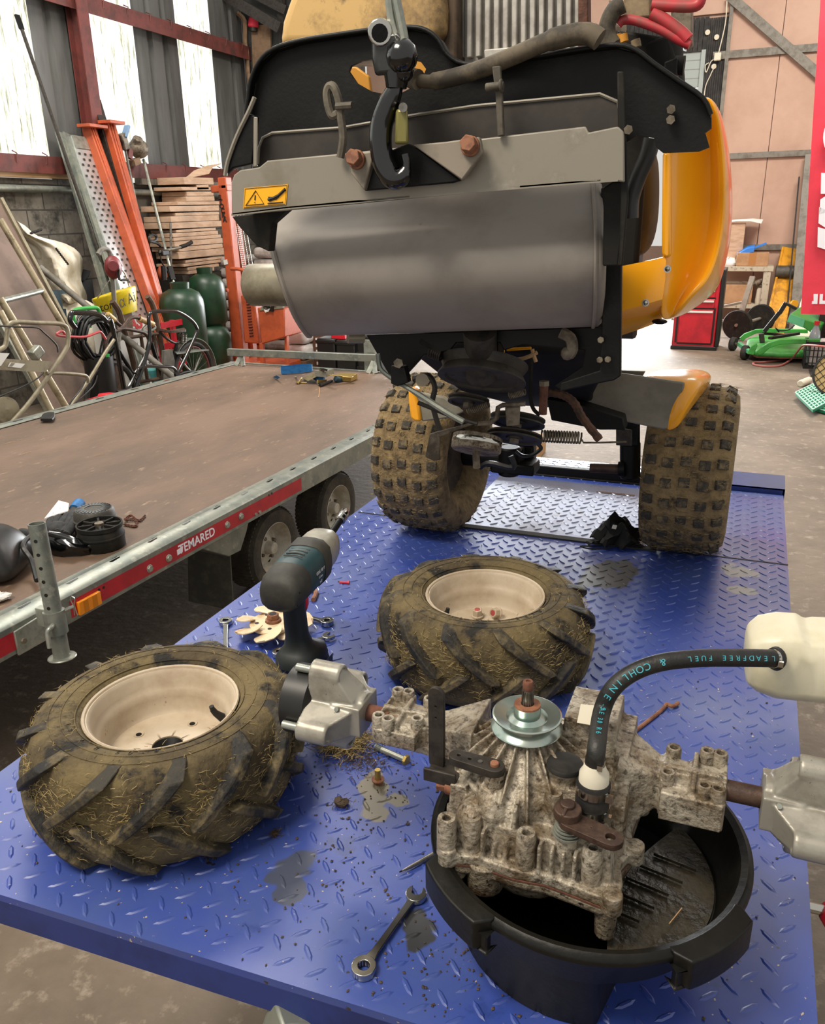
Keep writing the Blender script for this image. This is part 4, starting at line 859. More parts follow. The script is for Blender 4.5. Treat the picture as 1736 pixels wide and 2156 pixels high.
# knobbly front wheels
def front_wheel(loc, rz):
    W_ = .108; P_ = [(.118, .07), (.135, .095), (.165, .108), (.195, .104), (.212, .085), (.218, .05), (.219, 0)]; P_ = P_+[(r, -h) for r, h in P_[-2::-1]]
    wh = MB().lathe(P_+[(.112, -.05), (.112, .05)], ax=(1, 0, 0), n=56, loop=True)
    tyre = wh.build('front_tyre', 'tyre_tan', tr, ang=50); kb = MB().lathe([(.207, -.09), (.2145, -.05), (.2145, .05), (.207, .09), (.2, .09), (.2, -.09)], ax=(1, 0, 0), n=56, loop=True)
    for j, hc_ in enumerate((-.083, -.043, 0, .043, .083)):
        for i in range(27):
            th = 2*PI*(i+(.12 if j % 2 else 0))/27; r0 = .2165 if abs(hc_) < .06 else .210
            e = V((0, math.cos(th), math.sin(th))); s_ = V((0, -e.z, e.y)); x = V((1, 0, 0)); tl = .25 if hc_ > .06 else -.25 if hc_ < -.06 else 0; e2 = (e+x*tl*2).normalized(); x2 = (x-e2*x.dot(e2)).normalized()
            o = e*r0+x*hc_; a, b = .0140, .0128
            kb.loft([[o-e2*.006+x2*q*a+s_*w_*b for q, w_ in ((-1, -1), (1, -1), (1, 1), (-1, 1))], [o+e2*.0075+x2*q*a*.86+s_*w_*b*.86 for q, w_ in ((-1, -1), (1, -1), (1, 1), (-1, 1))]])
    k = kb.build('tread', 'knob_rubber', tyre, bevel=.0015)
    sb = MB()
    def cp():
        hh = random.uniform(-.1, .1); th = random.uniform(0, 2*PI); r = (.219 if abs(hh) < .06 else .212)+random.uniform(0, .006); return V((hh, r*math.cos(th), r*math.sin(th)))
    strands(sb, cp, 3600, 0, l=(.006, .02), w_=.0005, nrm=lambda p: V((0, p.y, p.z)).normalized()); st = tag(sb.build('grass_clippings', 'straw', tyre, flat=True), kind='stuff')
    rim = MB().lathe([(.119, .062), (.122, .07), (.125, .068), (.124, .062)], ax=(1, 0, 0), n=40).lathe([(.119, .066), (.112, .05), (.1, .04), (.06, .035), (.035, .045), (.001, .045)], ax=(1, 0, 0), n=40).lathe([(.119, -.066), (.112, -.05), (.001, -.04)], ax=(1, 0, 0), n=40).build('front_rim', 'brown_dirty', tr, ang=40)
    mw = Matrix.Translation(loc) @ Matrix.Rotation(rad(rz), 4, 'Z')
    for o in (tyre, rim): o.data.transform(mw)
    for o in (k, st): o.data.transform(mw)
front_wheel((-.785, 2.135, ZT+.226), -4); front_wheel((-.09, 2.20, ZT+.226), 0)
# rear black plate with its slot, flange lip and left ear
Y0 = 1.25; org = Yp(900, 250, Y0+.004); pm = frame(org, (1, 0, 0), (0, 0, 1))
def loc2(pts): return [(Yp(*p, Y0).x-org.x, Yp(*p, Y0).z-org.z) for p in pts]
bp_ = [(530, 345), (527, 240), (532, 205), (537, 170), (555, 130), (585, 103), (640, 86), (720, 73), (800, 62), (870, 58), (905, 65), (930, 85), (948, 115), (985, 135), (1060, 128), (1150, 116), (1230, 103), (1300, 95), (1340, 105), (1380, 135), (1430, 170), (1480, 205), (1497, 240), (1497, 270), (1484, 280), (1493, 310), (1470, 319), (1395, 322), (1380, 310), (1376, 290), (1340, 285), (1318, 300), (1310, 345)]
hole = [(733, 150), (738, 138), (760, 128), (800, 122), (850, 122), (885, 130), (896, 145), (890, 160), (870, 182), (845, 195), (810, 198), (780, 192), (750, 175)]
plate('rear_plate', loc2(bp_), [loc2(hole)], .006, pm, 'black_steel', tr)
lipp = PY(bp_[1:23], Y0); MB().sheet([[p-V((0, .014, 0)) for p in lipp], lipp], (0, 0, -.005)).build('plate_lip', 'black_steel', tr, ang=60)
lp2 = cat([p-V((0, .014, .002)) for p in lipp], 3); MB().tube(lp2, .0034, 8).build('highlight_bead', 'black_steel', tr, ang=80)  # rounded bead added along the lip to catch highlights
slab('side_ear', [(472, 372), (478, 345), (497, 290), (522, 238), (540, 246), (536, 290), (530, 345), (490, 354)], 1.2, .008, 'black_steel')
MB().tube(cat(PY([(474, 370), (480, 338), (499, 286), (523, 236), (536, 205)], 1.198), 3), .0035, 6).build('ear_edge', 'olive_grey', tr)
slab('ear_strap', [(533, 246), (541, 246), (541, 350), (532, 352)], 1.196, .003, 'olive_grey')
# inner tray plate and bracket channel
slab('inner_plate', [(540, 350), (541, 310), (550, 290), (572, 279), (720, 268), (880, 240), (1000, 222), (1230, 200), (1262, 197), (1303, 216), (1312, 300), (1312, 350)], 1.222, .003, 'dark_brown_plate', bevel=0)
MB().tube(PY([(543, 345), (545, 310), (553, 290), (573, 280), (720, 269), (880, 241), (1000, 223), (1230, 201), (1262, 198), (1300, 214), (1308, 250), (1310, 290)], 1.2205), .0022, 5).build('lit_plate_edge', 'olive_grey', tr)  # paler strip round the inner plate: its lit edge put into the colour
slab('upright_rib', [(1298, 150), (1312, 150), (1318, 300), (1322, 420), (1310, 560), (1302, 560), (1306, 420), (1300, 280)], 1.2, .006, 'dusty_black')
br_ = [(486, 385), (492, 368), (505, 358), (545, 352), (562, 338), (740, 321), (1000, 293), (1232, 266), (1238, 279), (1300, 266), (1313, 278), (1314, 384), (1300, 382), (1227, 387), (968, 408), (761, 428), (605, 441), (487, 455)]
slab('bracket_channel', br_, 1.19, .006, 'olive_grey')
MB().prism([Yp(487, 455, 1.19), Yp(605, 441, 1.19), Yp(761, 428, 1.19), Yp(968, 408, 1.19), Yp(1227, 387, 1.19), Yp(1300, 382, 1.19), Yp(1300, 382, 1.19)+V((0, .06, .006)), Yp(487, 455, 1.19)+V((.03, .06, .006))], (0, 0, .004)).build('channel_flange', 'olive_grey', tr)
slab('channel_end', [(487, 456), (604, 442), (572, 470), (566, 530), (540, 518), (505, 480)], 1.225, .02, 'dusty_black')
slab('channel_end', [(1290, 382), (1314, 384), (1310, 470), (1300, 560), (1268, 560), (1270, 395)], 1.235, .03, 'dusty_black')
# warning sticker
sq = PY([(515, 396), (606, 388), (602, 431), (512, 439)], 1.1895); stk = MB().prism(sq, (0, -.0006, 0)).build('warning_sticker', 'sticker_yellow', tr)
def spx(u, v_): return (sq[0].lerp(sq[1], u)).lerp(sq[3].lerp(sq[2], u), v_)+V((0, -.0012, 0))
def pline(pts, r, m='sticker_black', closed=False): return MB().tube([spx(*p) for p in pts], r, 5, closed=closed).build('warning_mark', m, stk)
pline([(.06, .86), (.49, .86), (.27, .18)], .0009, closed=True); pline([(.27, .4), (.27, .64)], .0009); pline([(.27, .73), (.27, .76)], .0011)
pline([(.58, .86), (.93, .86)], .001); pline([(.58, .68), (.72, .6), (.82, .5), (.96, .22)], .0022); pline([(.58, .55), (.66, .58), (.72, .6)], .001); pline([(.62, .74), (.74, .66)], .0012); pline([(.75, .68), (.82, .56)], .0013); pline([(.02, .04), (.98, .04), (.98, .96), (.02, .96)], .0004, closed=True)
# hitch plate with two pale tabs and bolts
slab('hitch_plate', [(766, 402), (772, 360), (786, 330), (800, 325), (858, 302), (880, 312), (968, 380), (952, 385)], 1.178, .01, 'black_steel')
slab('hitch_tab', [(736, 325), (788, 318), (780, 350), (766, 401), (738, 366)], 1.168, .012, 'hitch_grey'); slab('hitch_tab', [(868, 305), (940, 298), (1008, 288), (1015, 322), (972, 380)], 1.168, .012, 'hitch_grey')
for c_ in ((752, 336), (991, 308)):
    o = Yp(*c_, 1.168); m_ = MB(); m_.cyl(o, o+V((0, -.006, 0)), .0135, n=18); hexa(m_, o+V((0, -.004, 0)), o+V((.002, -.022, .003)), .0115); m_.build('hitch_bolt', 'rust_bolt', tr, bevel=.0012)
# lock pins
MB().tube(cat(PY([(718, 330), (722, 290), (716, 240), (712, 215), (704, 186), (694, 182), (689, 196), (692, 222), (700, 244), (712, 244)], 1.185), 4), [.0062]*40, 8).build('lock_pin', 'pin_grey', tr) if 0 else MB().tube(cat(PY([(716, 332), (722, 290), (717, 245), (713, 212), (704, 186), (694, 181), (688, 196), (691, 222), (699, 243), (711, 240)], 1.18), 4), .0062, 8).tube(PY([(708, 224), (741, 222)], 1.175), .0052, 8).build('lock_pin', 'pin_grey', tr)
MB().prism(PY([(1035, 140), (1052, 138), (1056, 200), (1060, 285), (1046, 288), (1042, 200)], 1.18), (0, .008, 0)).tube(PY([(1022, 184), (1060, 180)], 1.176), .0055, 8).cyl(Yp(1052, 181, 1.176), Yp(1058, 180, 1.176), .0085).build('lock_pin', 'pin_grey', tr, bevel=.0015)
for c_ in ((1412, 230), (1411, 252)): MB().tube([Yp(*c_, 1.245), Yp(*c_, 1.235)], .006, 6).build('ear_bolt', 'dirty_steel', tr)
MB().cyl(Yp(1322, 273, 1.2), Yp(1322, 273, 1.19), .006, n=6).build('ear_bolt', 'dirty_steel', tr)
# silencer drum and outlet
lpx = [(561, 425), (564, 470), (571, 510), (581, 550), (593, 590), (607, 630), (621, 665), (636, 692), (653, 708)]; rpx = [(1258, 380), (1260, 420), (1263, 460), (1264, 500), (1264, 545), (1263, 590), (1262, 630), (1260, 665), (1257, 688)]
def mring(f):
    fr_ = [Yp(a[0]+(b[0]-a[0])*f, a[1]+(b[1]-a[1])*f, 1.365-.115*math.sin(PI*i/8)) for i, (a, b) in enumerate(zip(lpx, rpx))]
    c = (fr_[0]+fr_[-1])/2; c.y = 1.365; return cat(fr_+[2*c-p for p in fr_[1:-1]], 3, closed=True)
R_ = [mring(i/10) for i in range(11)]
def shr(r, k, dx): c = sum(r, V())/len(r); return [c+(p-c)*k+V((dx, 0, 0)) for p in r]
sil = MB().loft([shr(R_[0], .7, -.012), shr(R_[0], .95, -.008), R_[0]]+R_[1:10]+[R_[10], shr(R_[10], .95, .006), shr(R_[10], .7, .01)]).build('silencer', 'muffler_steel', tr, ang=50)
MB().tube(R_[0], .0042, 6, closed=True).build('end_seam', 'muffler_steel', sil); MB().tube(shr(mring(.985), 1.005, 0), .0032, 6, closed=True).build('end_seam', 'muffler_steel', sil)
pc0, pc1 = Yp(528, 600, 1.33), Yp(600, 600, 1.33); MB().lathe([(.0001, .003), (.034, 0), (.0375, .004), (.0375, .1), (.0001, .1)], pc0, pc1-pc0, 30).build('outlet_pipe', 'pipe_steel', sil, ang=50)
# frame under the silencer
slab('frame_plate', [(770, 705), (1258, 688), (1300, 700), (1300, 790), (1180, 822), (1166, 812), (1226, 772), (1230, 738), (1100, 726), (1060, 738), (1052, 722), (960, 722), (948, 738), (892, 748), (852, 792), (824, 800)], 1.42, .012, 'black_steel')
slab('side_plate', [(1264, 396), (1312, 384), (1308, 560), (1306, 792), (1292, 801), (1178, 824), (1180, 806), (1262, 780), (1266, 690)], 1.33, .012, 'black_steel')
MB().loft([[(-.66, 1.60, 1.44), (-.22, 1.60, 1.44), (-.22, 1.60, 1.62), (-.66, 1.60, 1.62)], [(-.62, 1.85, 1.30), (-.30, 1.85, 1.30), (-.30, 1.85, 1.5), (-.62, 1.85, 1.5)], [(-.60, 2.3, 1.17), (-.36, 2.3, 1.17), (-.36, 2.3, 1.34), (-.60, 2.3, 1.34)]]).build('chassis', 'dusty_black', tr, bevel=.01)
MB().loft([[(-.66, 1.52, 1.60), (-.18, 1.52, 1.60), (-.18, 1.52, 1.85), (-.66, 1.52, 1.85)], [(-.62, 2.1, 1.4), (-.24, 2.1, 1.4), (-.24, 2.1, 1.7), (-.62, 2.1, 1.7)]]).build('engine_block', 'dusty_black', tr, bevel=.01)
for c_ in ((1262, 758), (1279, 757), (1264, 716)): MB().tube([Yp(*c_, 1.33), Yp(*c_, 1.315)], .0055, 6).build('frame_bolt', 'dirty_steel', tr, bevel=.001)
slab('left_hanger', [(822, 770), (850, 772), (858, 806), (836, 814), (822, 808)], 1.36, .02, 'black_steel'); MB().tube([Yp(838, 765, 1.36), Yp(838, 765, 1.35)], .009, 6).build('frame_bolt', 'dirty_steel', tr)
MB().tube([Yp(888, 800, 1.4), Yp(888, 800, 1.38)], .012, 12).build('frame_bolt', 'dirty_steel', tr)
MB().tube(cat(PY([(795, 745), (800, 775), (818, 792), (840, 806), (880, 830), (940, 868), (975, 888)], 1.37), 3), [.0045]*12+[.006]*7, 8).build('link_rod', 'galv', tr)
MB().tube(PY([(880, 848), (905, 858), (955, 878), (1005, 892)], 1.44), .0045, 8).build('link_rod', 'dark_iron', tr)
MB().prism(PY([(1010, 720), (1048, 720), (1048, 760), (1010, 760)], 1.45), (0, .04, 0)).build('shaft_guard', 'dusty_black', tr)
TA = V((0, -.46, -.89)).normalized()
def pulley(px, py, y, r, w_, m, name, groove=True):
    o = Yp(px, py, y)
    pr = [(.001, 0), (r*.3, 0), (r*.32, -.004), (r*.8, -.004), (r*.84, 0), (r, 0), (r*1.0, -.003)]+([(r*.9, -w_*.5)] if groove else [])+[(r, -w_+.003), (r, -w_), (.001, -w_)]
    p = MB().lathe(pr, o, TA, 44).build(name, m, tr, ang=35); MB().cyl(o, o+TA*.008, .011, n=6).build('pulley_bolt', 'dirty_steel', p); return p
pulley(1013, 800, 1.46, .083, .034, 'pulley_grime', 'engine_pulley'); MB().cyl(Yp(1013, 790, 1.46), Yp(1010, 695, 1.40), .03).build('engine_shaft', 'pulley_grime', tr)
pulley(985, 850, 1.56, .042, .012, 'pulley_grime', 'idler_pulley'); pulley(1082, 925, 1.62, .058, .012, 'dark_iron', 'drive_pulley'); pulley(1088, 893, 1.64, .058, .014, 'pulley_grime', 'drive_pulley')
o = Yp(1001, 950, 1.58); MB().lathe([(.001, 0), (.05, 0), (.0525, -.004), (.0525, -.03), (.05, -.032), (.001, -.032)], o, TA, 40).build('brake_drum', 'cast_alu_dirty', tr); MB().lathe([(.0527, -.013), (.0532, -.014), (.0532, -.022), (.0527, -.023)], o, TA, 40).build('drum_band', 'chrome', tr)
MB().tube(PY([(1001, 945), (1003, 985)], 1.58), .008, 8).build('drum_pin', 'dirty_steel', tr)
slab('clamp_tab', [(1062, 858), (1094, 856), (1092, 896), (1065, 898)], 1.56, .006, 'dirty_steel')
MB().tube(PY([(1000, 892), (1032, 891), (1045, 880), (1048, 858), (1058, 853), (1105, 850)], 1.55), .005, 6).build('spring_arm', 'dirty_steel', tr)
slab('scraper_arm', [(903, 918), (905, 913), (995, 889), (1000, 893), (925, 920), (926, 968), (912, 971), (894, 962)], 1.56, .004, 'dirty_steel')
def coil(a, b, r, n, wr, nm='coil_spring', m='dirty_steel'):
    a, b = V(a), V(b); d = (b-a).normalized(); u = d.orthogonal().normalized(); w_ = d.cross(u); return MB().tube([a+(b-a)*i/(n*8)+(u*math.cos(2*PI*i/8)+w_*math.sin(2*PI*i/8))*r for i in range(n*8+1)], wr, 5).build(nm, m, tr)
coil(Yp(1140, 918, 1.72), Yp(1222, 922, 1.72), .0125, 14, .0022); MB().tube(PY([(1222, 922), (1228, 932), (1262, 932), (1318, 930)], 1.74), .0022, 6).build('spring_hook', 'dirty_steel', tr)
coil(Yp(984, 866, 1.54), Yp(1028, 852, 1.54), .006, 12, .0016); coil(Yp(1072, 834, 1.56), Yp(1104, 825, 1.56), .006, 10, .0016); coil(Yp(905, 738, 1.43), Yp(930, 748, 1.43), .012, 6, .002, m='dark_iron')
MB().tube(PY([(888, 716), (930, 742)], 1.43), .012, 8).build('damper', 'dusty_black', tr)
MB().cyl(Yp(1145, 812, 1.6), Yp(1142, 872, 1.6), .0085).build('belt_guide', 'rust', tr); MB().cyl(Yp(1145, 812, 1.6), Yp(1145, 802, 1.6), .011, n=6).build('guide_bolt', 'dirty_steel', tr)
MB().tube(cat(PY([(1118, 752), (1116, 830), (1122, 860), (1136, 874)], 1.6), 4), .0045, 6).build('bent_arm', 'dusty_black', tr)
bl_ = cat(PY([(1155, 826), (1185, 832), (1208, 848), (1226, 880), (1262, 926)], 1.72), 6); MB().tube(bl_, [.0085+.0014*(i % 2) for i in range(len(bl_))], 8).build('drive_belt', 'belt_brown', tr)
slab('rear_crossmember', [(1150, 840), (1215, 850), (1310, 880), (1315, 905), (1262, 905), (1160, 885)], 1.84, .05, 'black_steel')
MB().cyl(Yp(732, 711, 1.40), Yp(765, 711, 1.42), .0105).build('drain_pipe', 'pipe_steel', tr)
MB().tube(cat(PY([(1062, 750), (1085, 757), (1110, 752), (1130, 742)], 1.5), 4), .004, 6).tube(cat(PY([(1120, 735), (1124, 750), (1128, 762)], 1.5), 3), .004, 6).build('wiring', 'pale_wood', tr)
slab('orange_bracket', [(1052, 736), (1062, 734), (1060, 758), (1050, 760)], 1.55, .004, 'orange_paint'); slab('orange_bracket', [(1064, 733), (1118, 730), (1118, 736), (1066, 740)], 1.56, .004, 'orange_paint')
MB().tube(cat(PY([(1180, 700), (1200, 712), (1204, 735), (1196, 748)], 1.4), 4), .010, 8).ball(Yp(1194, 744, 1.4), .012, 10).build('drain_tap', 'dirty_steel', tr)
MB().tube(cat(PY([(820, 712), (880, 716), (925, 745), (950, 770), (955, 790)], 1.46), 4), .006, 6).tube(cat(PY([(870, 800), (900, 790), (915, 815), (910, 850), (925, 905)], 1.5), 4), .006, 6).build('control_rod', 'dark_iron', tr)
MB().prism(PY([(925, 748), (968, 752), (970, 770), (930, 772)], 1.47), (0, .03, 0)).build('idler_bracket', 'dirty_steel', tr, bevel=.003)
# front axle
MB().bar((-.70, 2.16, 1.06), (-.5, 2.17, 1.065), .05, .06).cyl((-.7, 2.14, 1.055), (-.52, 2.14, 1.06), .032).build('front_axle', 'black_steel', tr, bevel=.006)
MB().cyl((-.555, 2.1, 1.02), (-.555, 2.1, 1.1), .03).bb((-.6, 2.07, 1.03), (-.48, 2.15, 1.06)).build('axle_pivot', 'black_steel', tr, bevel=.005)
MB().loft([PY([(1310, 885), (1345, 890), (1345, 940), (1308, 940)], 2.05), PY([(1312, 885), (1347, 890), (1347, 940), (1310, 940)], 2.11)]).cyl(Yp(1326, 930, 2.08), Yp(1326, 1006, 2.08), .026).build('steering_knuckle', 'black_steel', tr, bevel=.004)
MB().cyl(Yp(1242, 985, 2.06), Yp(1306, 987, 2.06), .0125).build('stub_shaft', 'brown_iron', tr); MB().cyl(Yp(1302, 987, 2.06), Yp(1315, 987, 2.06), .02).build('stub_boss', 'black_steel', tr)
slab('knuckle_plate', [(1296, 900), (1330, 906), (1330, 940), (1296, 938)], 2.0, .006, 'dark_iron'); MB().tube(cat(PY([(1010, 985), (1030, 975), (1080, 985), (1075, 960)], 2.0), 4), .008, 6).build('brake_cable', 'black_plastic', tr)
MB().tube(cat(PY([(1085, 950), (1100, 960), (1120, 958), (1138, 945), (1132, 935)], 1.9), 4), .005, 6).build('wire_loop', 'black_plastic', tr)
# fenders
slab('fender_panel', [(1180, 824), (1240, 806), (1305, 786), (1441, 806), (1438, 830), (1406, 903), (1396, 905), (1262, 878), (1215, 868)], 1.93, .012, 'fender_grey', bevel=.004)
slab('fender_back', [(1300, 780), (1358, 782), (1350, 796), (1300, 790)], 2.1, .01, 'fender_grey')
def fend():
    a = [(1436, 806, 2.0), (1440, 840, 2.0), (1420, 880, 2.0), (1396, 905, 2.0)]; rows = []
    rows.append([Yp(1340, 797, 1.950), Yp(1400, 801, 1.940), Yp(1436, 806, 1.930), Yp(1437, 830, 1.925), Yp(1418, 874, 1.925), Yp(1396, 905, 1.930)])
    rows.append([Yp(1355, 790, 1.990), Yp(1420, 790, 1.980), Yp(1455, 800, 1.940), Yp(1452, 825, 1.930), Yp(1430, 876, 1.925), Yp(1408, 907, 1.930)])
    rows.append([Yp(1368, 784, 2.050), Yp(1430, 781, 2.050), Yp(1480, 786, 1.980), Yp(1478, 815, 1.940), Yp(1442, 868, 1.920), Yp(1420, 903, 1.935)])
    rows.append([Yp(1385, 779, 2.150), Yp(1440, 776, 2.170), Yp(1484, 777, 2.180), Yp(1502, 788, 2.10), Yp(1472, 822, 1.950), Yp(1430, 894, 1.930)])
    rows.append([Yp(1400, 778, 2.330), Yp(1450, 776, 2.330), Yp(1486, 779, 2.330), Yp(1506, 796, 2.30), Yp(1500, 814, 2.2), Yp(1438, 880, 1.970)])
    return MB().sheet(rows, (0, .006, -.003)).build('fender', 'orange_paint', tr, ang=60, sub=2)
fend()
slab('fender', [(858, 818), (868, 821), (880, 850), (886, 888), (872, 888), (863, 880), (859, 850)], 1.86, .05, 'orange_paint', bevel=.006)
slab('fender_panel', [(868, 824), (935, 836), (975, 868), (948, 880), (887, 888), (881, 850)], 1.87, .012, 'fender_grey', bevel=.004)
# orange body side
def body():
    rows = [[(1462, 200), (1472, 197), (1486, 196), (1502, 198), (1514, 212)], [(1440, 262), (1458, 258), (1498, 244), (1518, 248), (1534, 296)], [(1402, 325), (1420, 320), (1504, 314), (1526, 322), (1542, 362)], [(1398, 400), (1416, 398), (1508, 398), (1528, 404), (1545, 430)], [(1397, 480), (1415, 480), (1503, 478), (1524, 484), (1541, 505)], [(1396, 545), (1413, 545), (1486, 544), (1508, 548), (1528, 566)], [(1395, 596), (1412, 594), (1462, 590), (1488, 592), (1513, 615)], [(1393, 640), (1405, 636), (1430, 622), (1455, 622), (1472, 645)], [(1391, 682), (1398, 679), (1410, 675), (1425, 669), (1440, 665)]]
    ys = (1.50, 1.515, 1.63, 1.5, 1.72); out = []
    for i, r in enumerate(rows):
        e = max(0, 1-min(i, 8-i)/2)
        out.append([Yp(p[0], p[1], ys[j]+(.05 if j == 2 else 0)*0-(e*.09 if j == 2 else 0)+(e*.02 if i == 8 else 0)) for j, p in enumerate(r)])
    return MB().sheet(out, (-.004, .008, 0)).build('body_side', 'orange_paint', tr, ang=70, sub=2)
body()
lw_ = [[Yp(1300, 562, 1.50), Yp(1350, 552, 1.5), Yp(1402, 540, 1.5)], [Yp(1300, 610, 1.495), Yp(1350, 598, 1.49), Yp(1400, 586, 1.495)], [Yp(1300, 656, 1.49), Yp(1350, 643, 1.485), Yp(1394, 630, 1.49)], [Yp(1300, 664, 1.495), Yp(1350, 651, 1.49), Yp(1393, 638, 1.495)], [Yp(1300, 709, 1.60), Yp(1350, 692, 1.6), Yp(1392, 676, 1.6)]]
MB().sheet(lw_, (0, .008, 0)).build('lower_panel', 'orange_paint', tr, ang=40)
slab('body_strip', [(1394, 320), (1411, 320), (1412, 540), (1400, 545), (1392, 536)], 1.494, .02, 'orange_paint', bevel=.005)
for c_ in ((1405, 566), (1359, 637)):
    o = Yp(*c_, 1.49); MB().cyl(o, o+V((0, -.005, 0)), .0062, n=14).ball(o+V((0, -.005, 0)), .0045, 8).build('panel_screw', 'chrome', tr)
MB().ball(Yp(1388, 677, 1.555), (.014, .012, .005), 12).build('panel_notch', 'black_steel', tr)
gs = [[Yp(1318, 290, 1.62), Yp(1350, 286, 1.56), Yp(1384, 300, 1.62)], [Yp(1318, 380, 1.62), Yp(1352, 380, 1.56), Yp(1388, 385, 1.62)], [Yp(1318, 480, 1.62), Yp(1352, 480, 1.56), Yp(1386, 470, 1.62)], [Yp(1318, 552, 1.62), Yp(1345, 545, 1.56), Yp(1368, 535, 1.62)]]
MB().sheet(gs, (0, .03, 0)).build('fuel_tank', 'tank_grey', tr, ang=60, sub=2)
MB().tube(cat(PY([(1372, 292), (1362, 330), (1342, 375), (1328, 420), (1326, 460)], 1.36), 4), .0125, 10).build('rubber_hose', 'black_plastic', tr)
# engine: cover, fins, loom
def cover():
    f = PY([(592, 100), (598, 50), (612, 8), (628, -30), (760, -60), (930, -60), (940, 20), (938, 80), (900, 100)], 1.42); b = [p+V((0, .3, .01)) for p in f]; c = sum(f, V())/len(f)
    return MB().loft([[c+(p-c)*.93+V((0, -.02, 0)) for p in f], f, b]).build('engine_cover', 'cream_plastic', tr, bevel=.012, seg=3, ang=60)
cover(); slab('engine_case', [(936, -60), (962, -60), (962, 130), (925, 110), (938, 60)], 1.43, .2, 'brown_dirty', bevel=.006)
fb = MB().prism(PY([(958, -60), (1226, -60), (1226, 128), (958, 132)], 1.47), (0, .05, 0)).build('cooler_plate', 'fin_alu', tr)
for i in range(14): MB().prism(PY([(963+19*i, -60), (974+19*i, -60), (973+19*i, 122-1.6*i), (962+19*i, 124-1.6*i)], 1.457), (0, .016, 0)).build('cooling_fin', 'fin_alu', fb, bevel=.002)
slab('fin_foot', [(1018, 104), (1128, 94), (1130, 118), (1020, 132)], 1.435, .03, 'fin_alu')
slab('pillar', [(1216, -60), (1236, -60), (1238, 120), (1216, 120)], 1.42, .03, 'rust'); plate('drilled_strip', loc2([(1238, -60), (1278, -60), (1282, 130), (1240, 130)]), [loc2([(1257, 12), (1262, 16), (1267, 21), (1262, 27), (1256, 21)])], .006, Matrix.Translation((0, .17, 0)) @ pm, 'dirty_steel', tr)
slab('relay_box', [(1312, -60), (1370, -60), (1372, 38), (1340, 40), (1312, 36)], 1.36, .06, 'cream_dirty', bevel=.004); slab('pillar', [(1412, -60), (1455, -60), (1456, 90), (1440, 100), (1412, 90)], 1.5, .04, 'dirty_steel')
MB().loft([PY([(1300, 62), (1410, 80), (1424, 130), (1400, 160), (1300, 110)], 1.42), PY([(1300, 62), (1410, 80), (1424, 130), (1400, 160), (1300, 110)], 1.5)]).cyl(Yp(1385, 90, 1.45), Yp(1400, 200, 1.45), .035, .03).cyl(Yp(1340, 90, 1.45), Yp(1350, 150, 1.45), .03).build('starter_motor', 'dusty_black', tr, bevel=.004)
slab('loom_bracket', [(1398, 130), (1426, 120), (1422, 200), (1405, 214), (1392, 180)], 1.38, .03, 'black_steel'); MB().cyl(Yp(1420, 138, 1.4), Yp(1440, 138, 1.4), .013).build('loom_plug', 'dusty_black', tr)
for pts, r in (([(1372, 10), (1440, 14), (1468, 10), (1476, -8)], .0078), ([(1300, 52), (1312, 42), (1340, 44), (1390, 62), (1430, 84), (1452, 94)], .0065), ([(1372, 28), (1400, 44), (1430, 66), (1448, 84)], .0088), ([(1276, 62), (1282, 46), (1296, 28)], .0065)):
    MB().tube(cat(PY(pts, 1.34), 5), r, 10).build('battery_cable', 'red_cable', tr)
MB().tube(cat(PY([(1312, 8), (1292, 22), (1278, 52), (1280, 78), (1290, 96)], 1.33), 5), .012, 10).build('black_lead', 'hose_brown', tr)
for c_, m in (((1298, 74), 'yellow_part'), ((1310, 73), 'yellow_part'), ((1337, 84), 'cream_dirty')): MB().cyl(Yp(*c_, 1.4), Yp(c_[0]+3, c_[1]+16, 1.4), .007).build('connector', m, tr)
MB().tube(cat(PY([(872, 168), (905, 172), (950, 164), (1010, 146), (1080, 118), (1150, 88), (1200, 74), (1240, 72), (1262, 84)], 1.215), 5), [.009]*6+[.0115]*20+[.0135]*15, 12).build('breather_hose', 'hose_brown', tr)
MB().cyl(Yp(880, 168, 1.21), Yp(866, 165, 1.215), .0135).build('hose_end', 'dirty_steel', tr)
slab('slot_backing', [(726, 142), (748, 140), (775, 160), (782, 205), (748, 200)], 1.33, .01, 'yellow_part'); slab('slot_backing', [(862, 120), (905, 130), (905, 160), (880, 165)], 1.33, .01, 'yellow_part')
# ------------------------------------------------------------------ hoist hook
hk = thing('hoist_hook', 'black hoist hook with swivel and latch holding up the tail of the tractor', 'hook', Yp(825, 200, 1.15))
HY = 1.155
hb = MB().tube(cat(PY([(834, 168), (830, 190), (816, 222), (803, 262), (801, 305), (808, 345), (826, 374), (846, 372), (856, 350), (852, 325)], HY), 4), [.0095]*3+[.0105, .0115, .0125, .0135, .0145, .015, .0155]+[.016]*16+[.015, .014, .013, .0115, .010, .008]+[.006]*5, 14); hb.build('hook', 'black_gloss', hk, ang=80)
lt = MB().loft([PY([(833, 229), (858, 229), (860, 304), (830, 304)], HY-.012), PY([(833, 229), (858, 229), (860, 304), (830, 304)], HY+.004)]); lt.build('latch', 'latch_olive', hk, bevel=.004)
MB().cyl(Yp(848, 226, HY-.02), Yp(848, 226, HY+.01), .006).build('latch_pin', 'steel', hk)
sw_ = MB().loft([PY(pts, HY+d) for pts, d in (([(786, 76), (836, 66), (864, 92), (862, 136), (840, 152), (794, 156), (786, 120)], -.018), ([(782, 72), (838, 62), (868, 90), (866, 138), (842, 156), (790, 160), (782, 120)], -.008), ([(782, 72), (838, 62), (868, 90), (866, 138), (842, 156), (790, 160), (782, 120)], .02))]); sw_.build('swivel_body', 'cast_black', hk, bevel=.004)
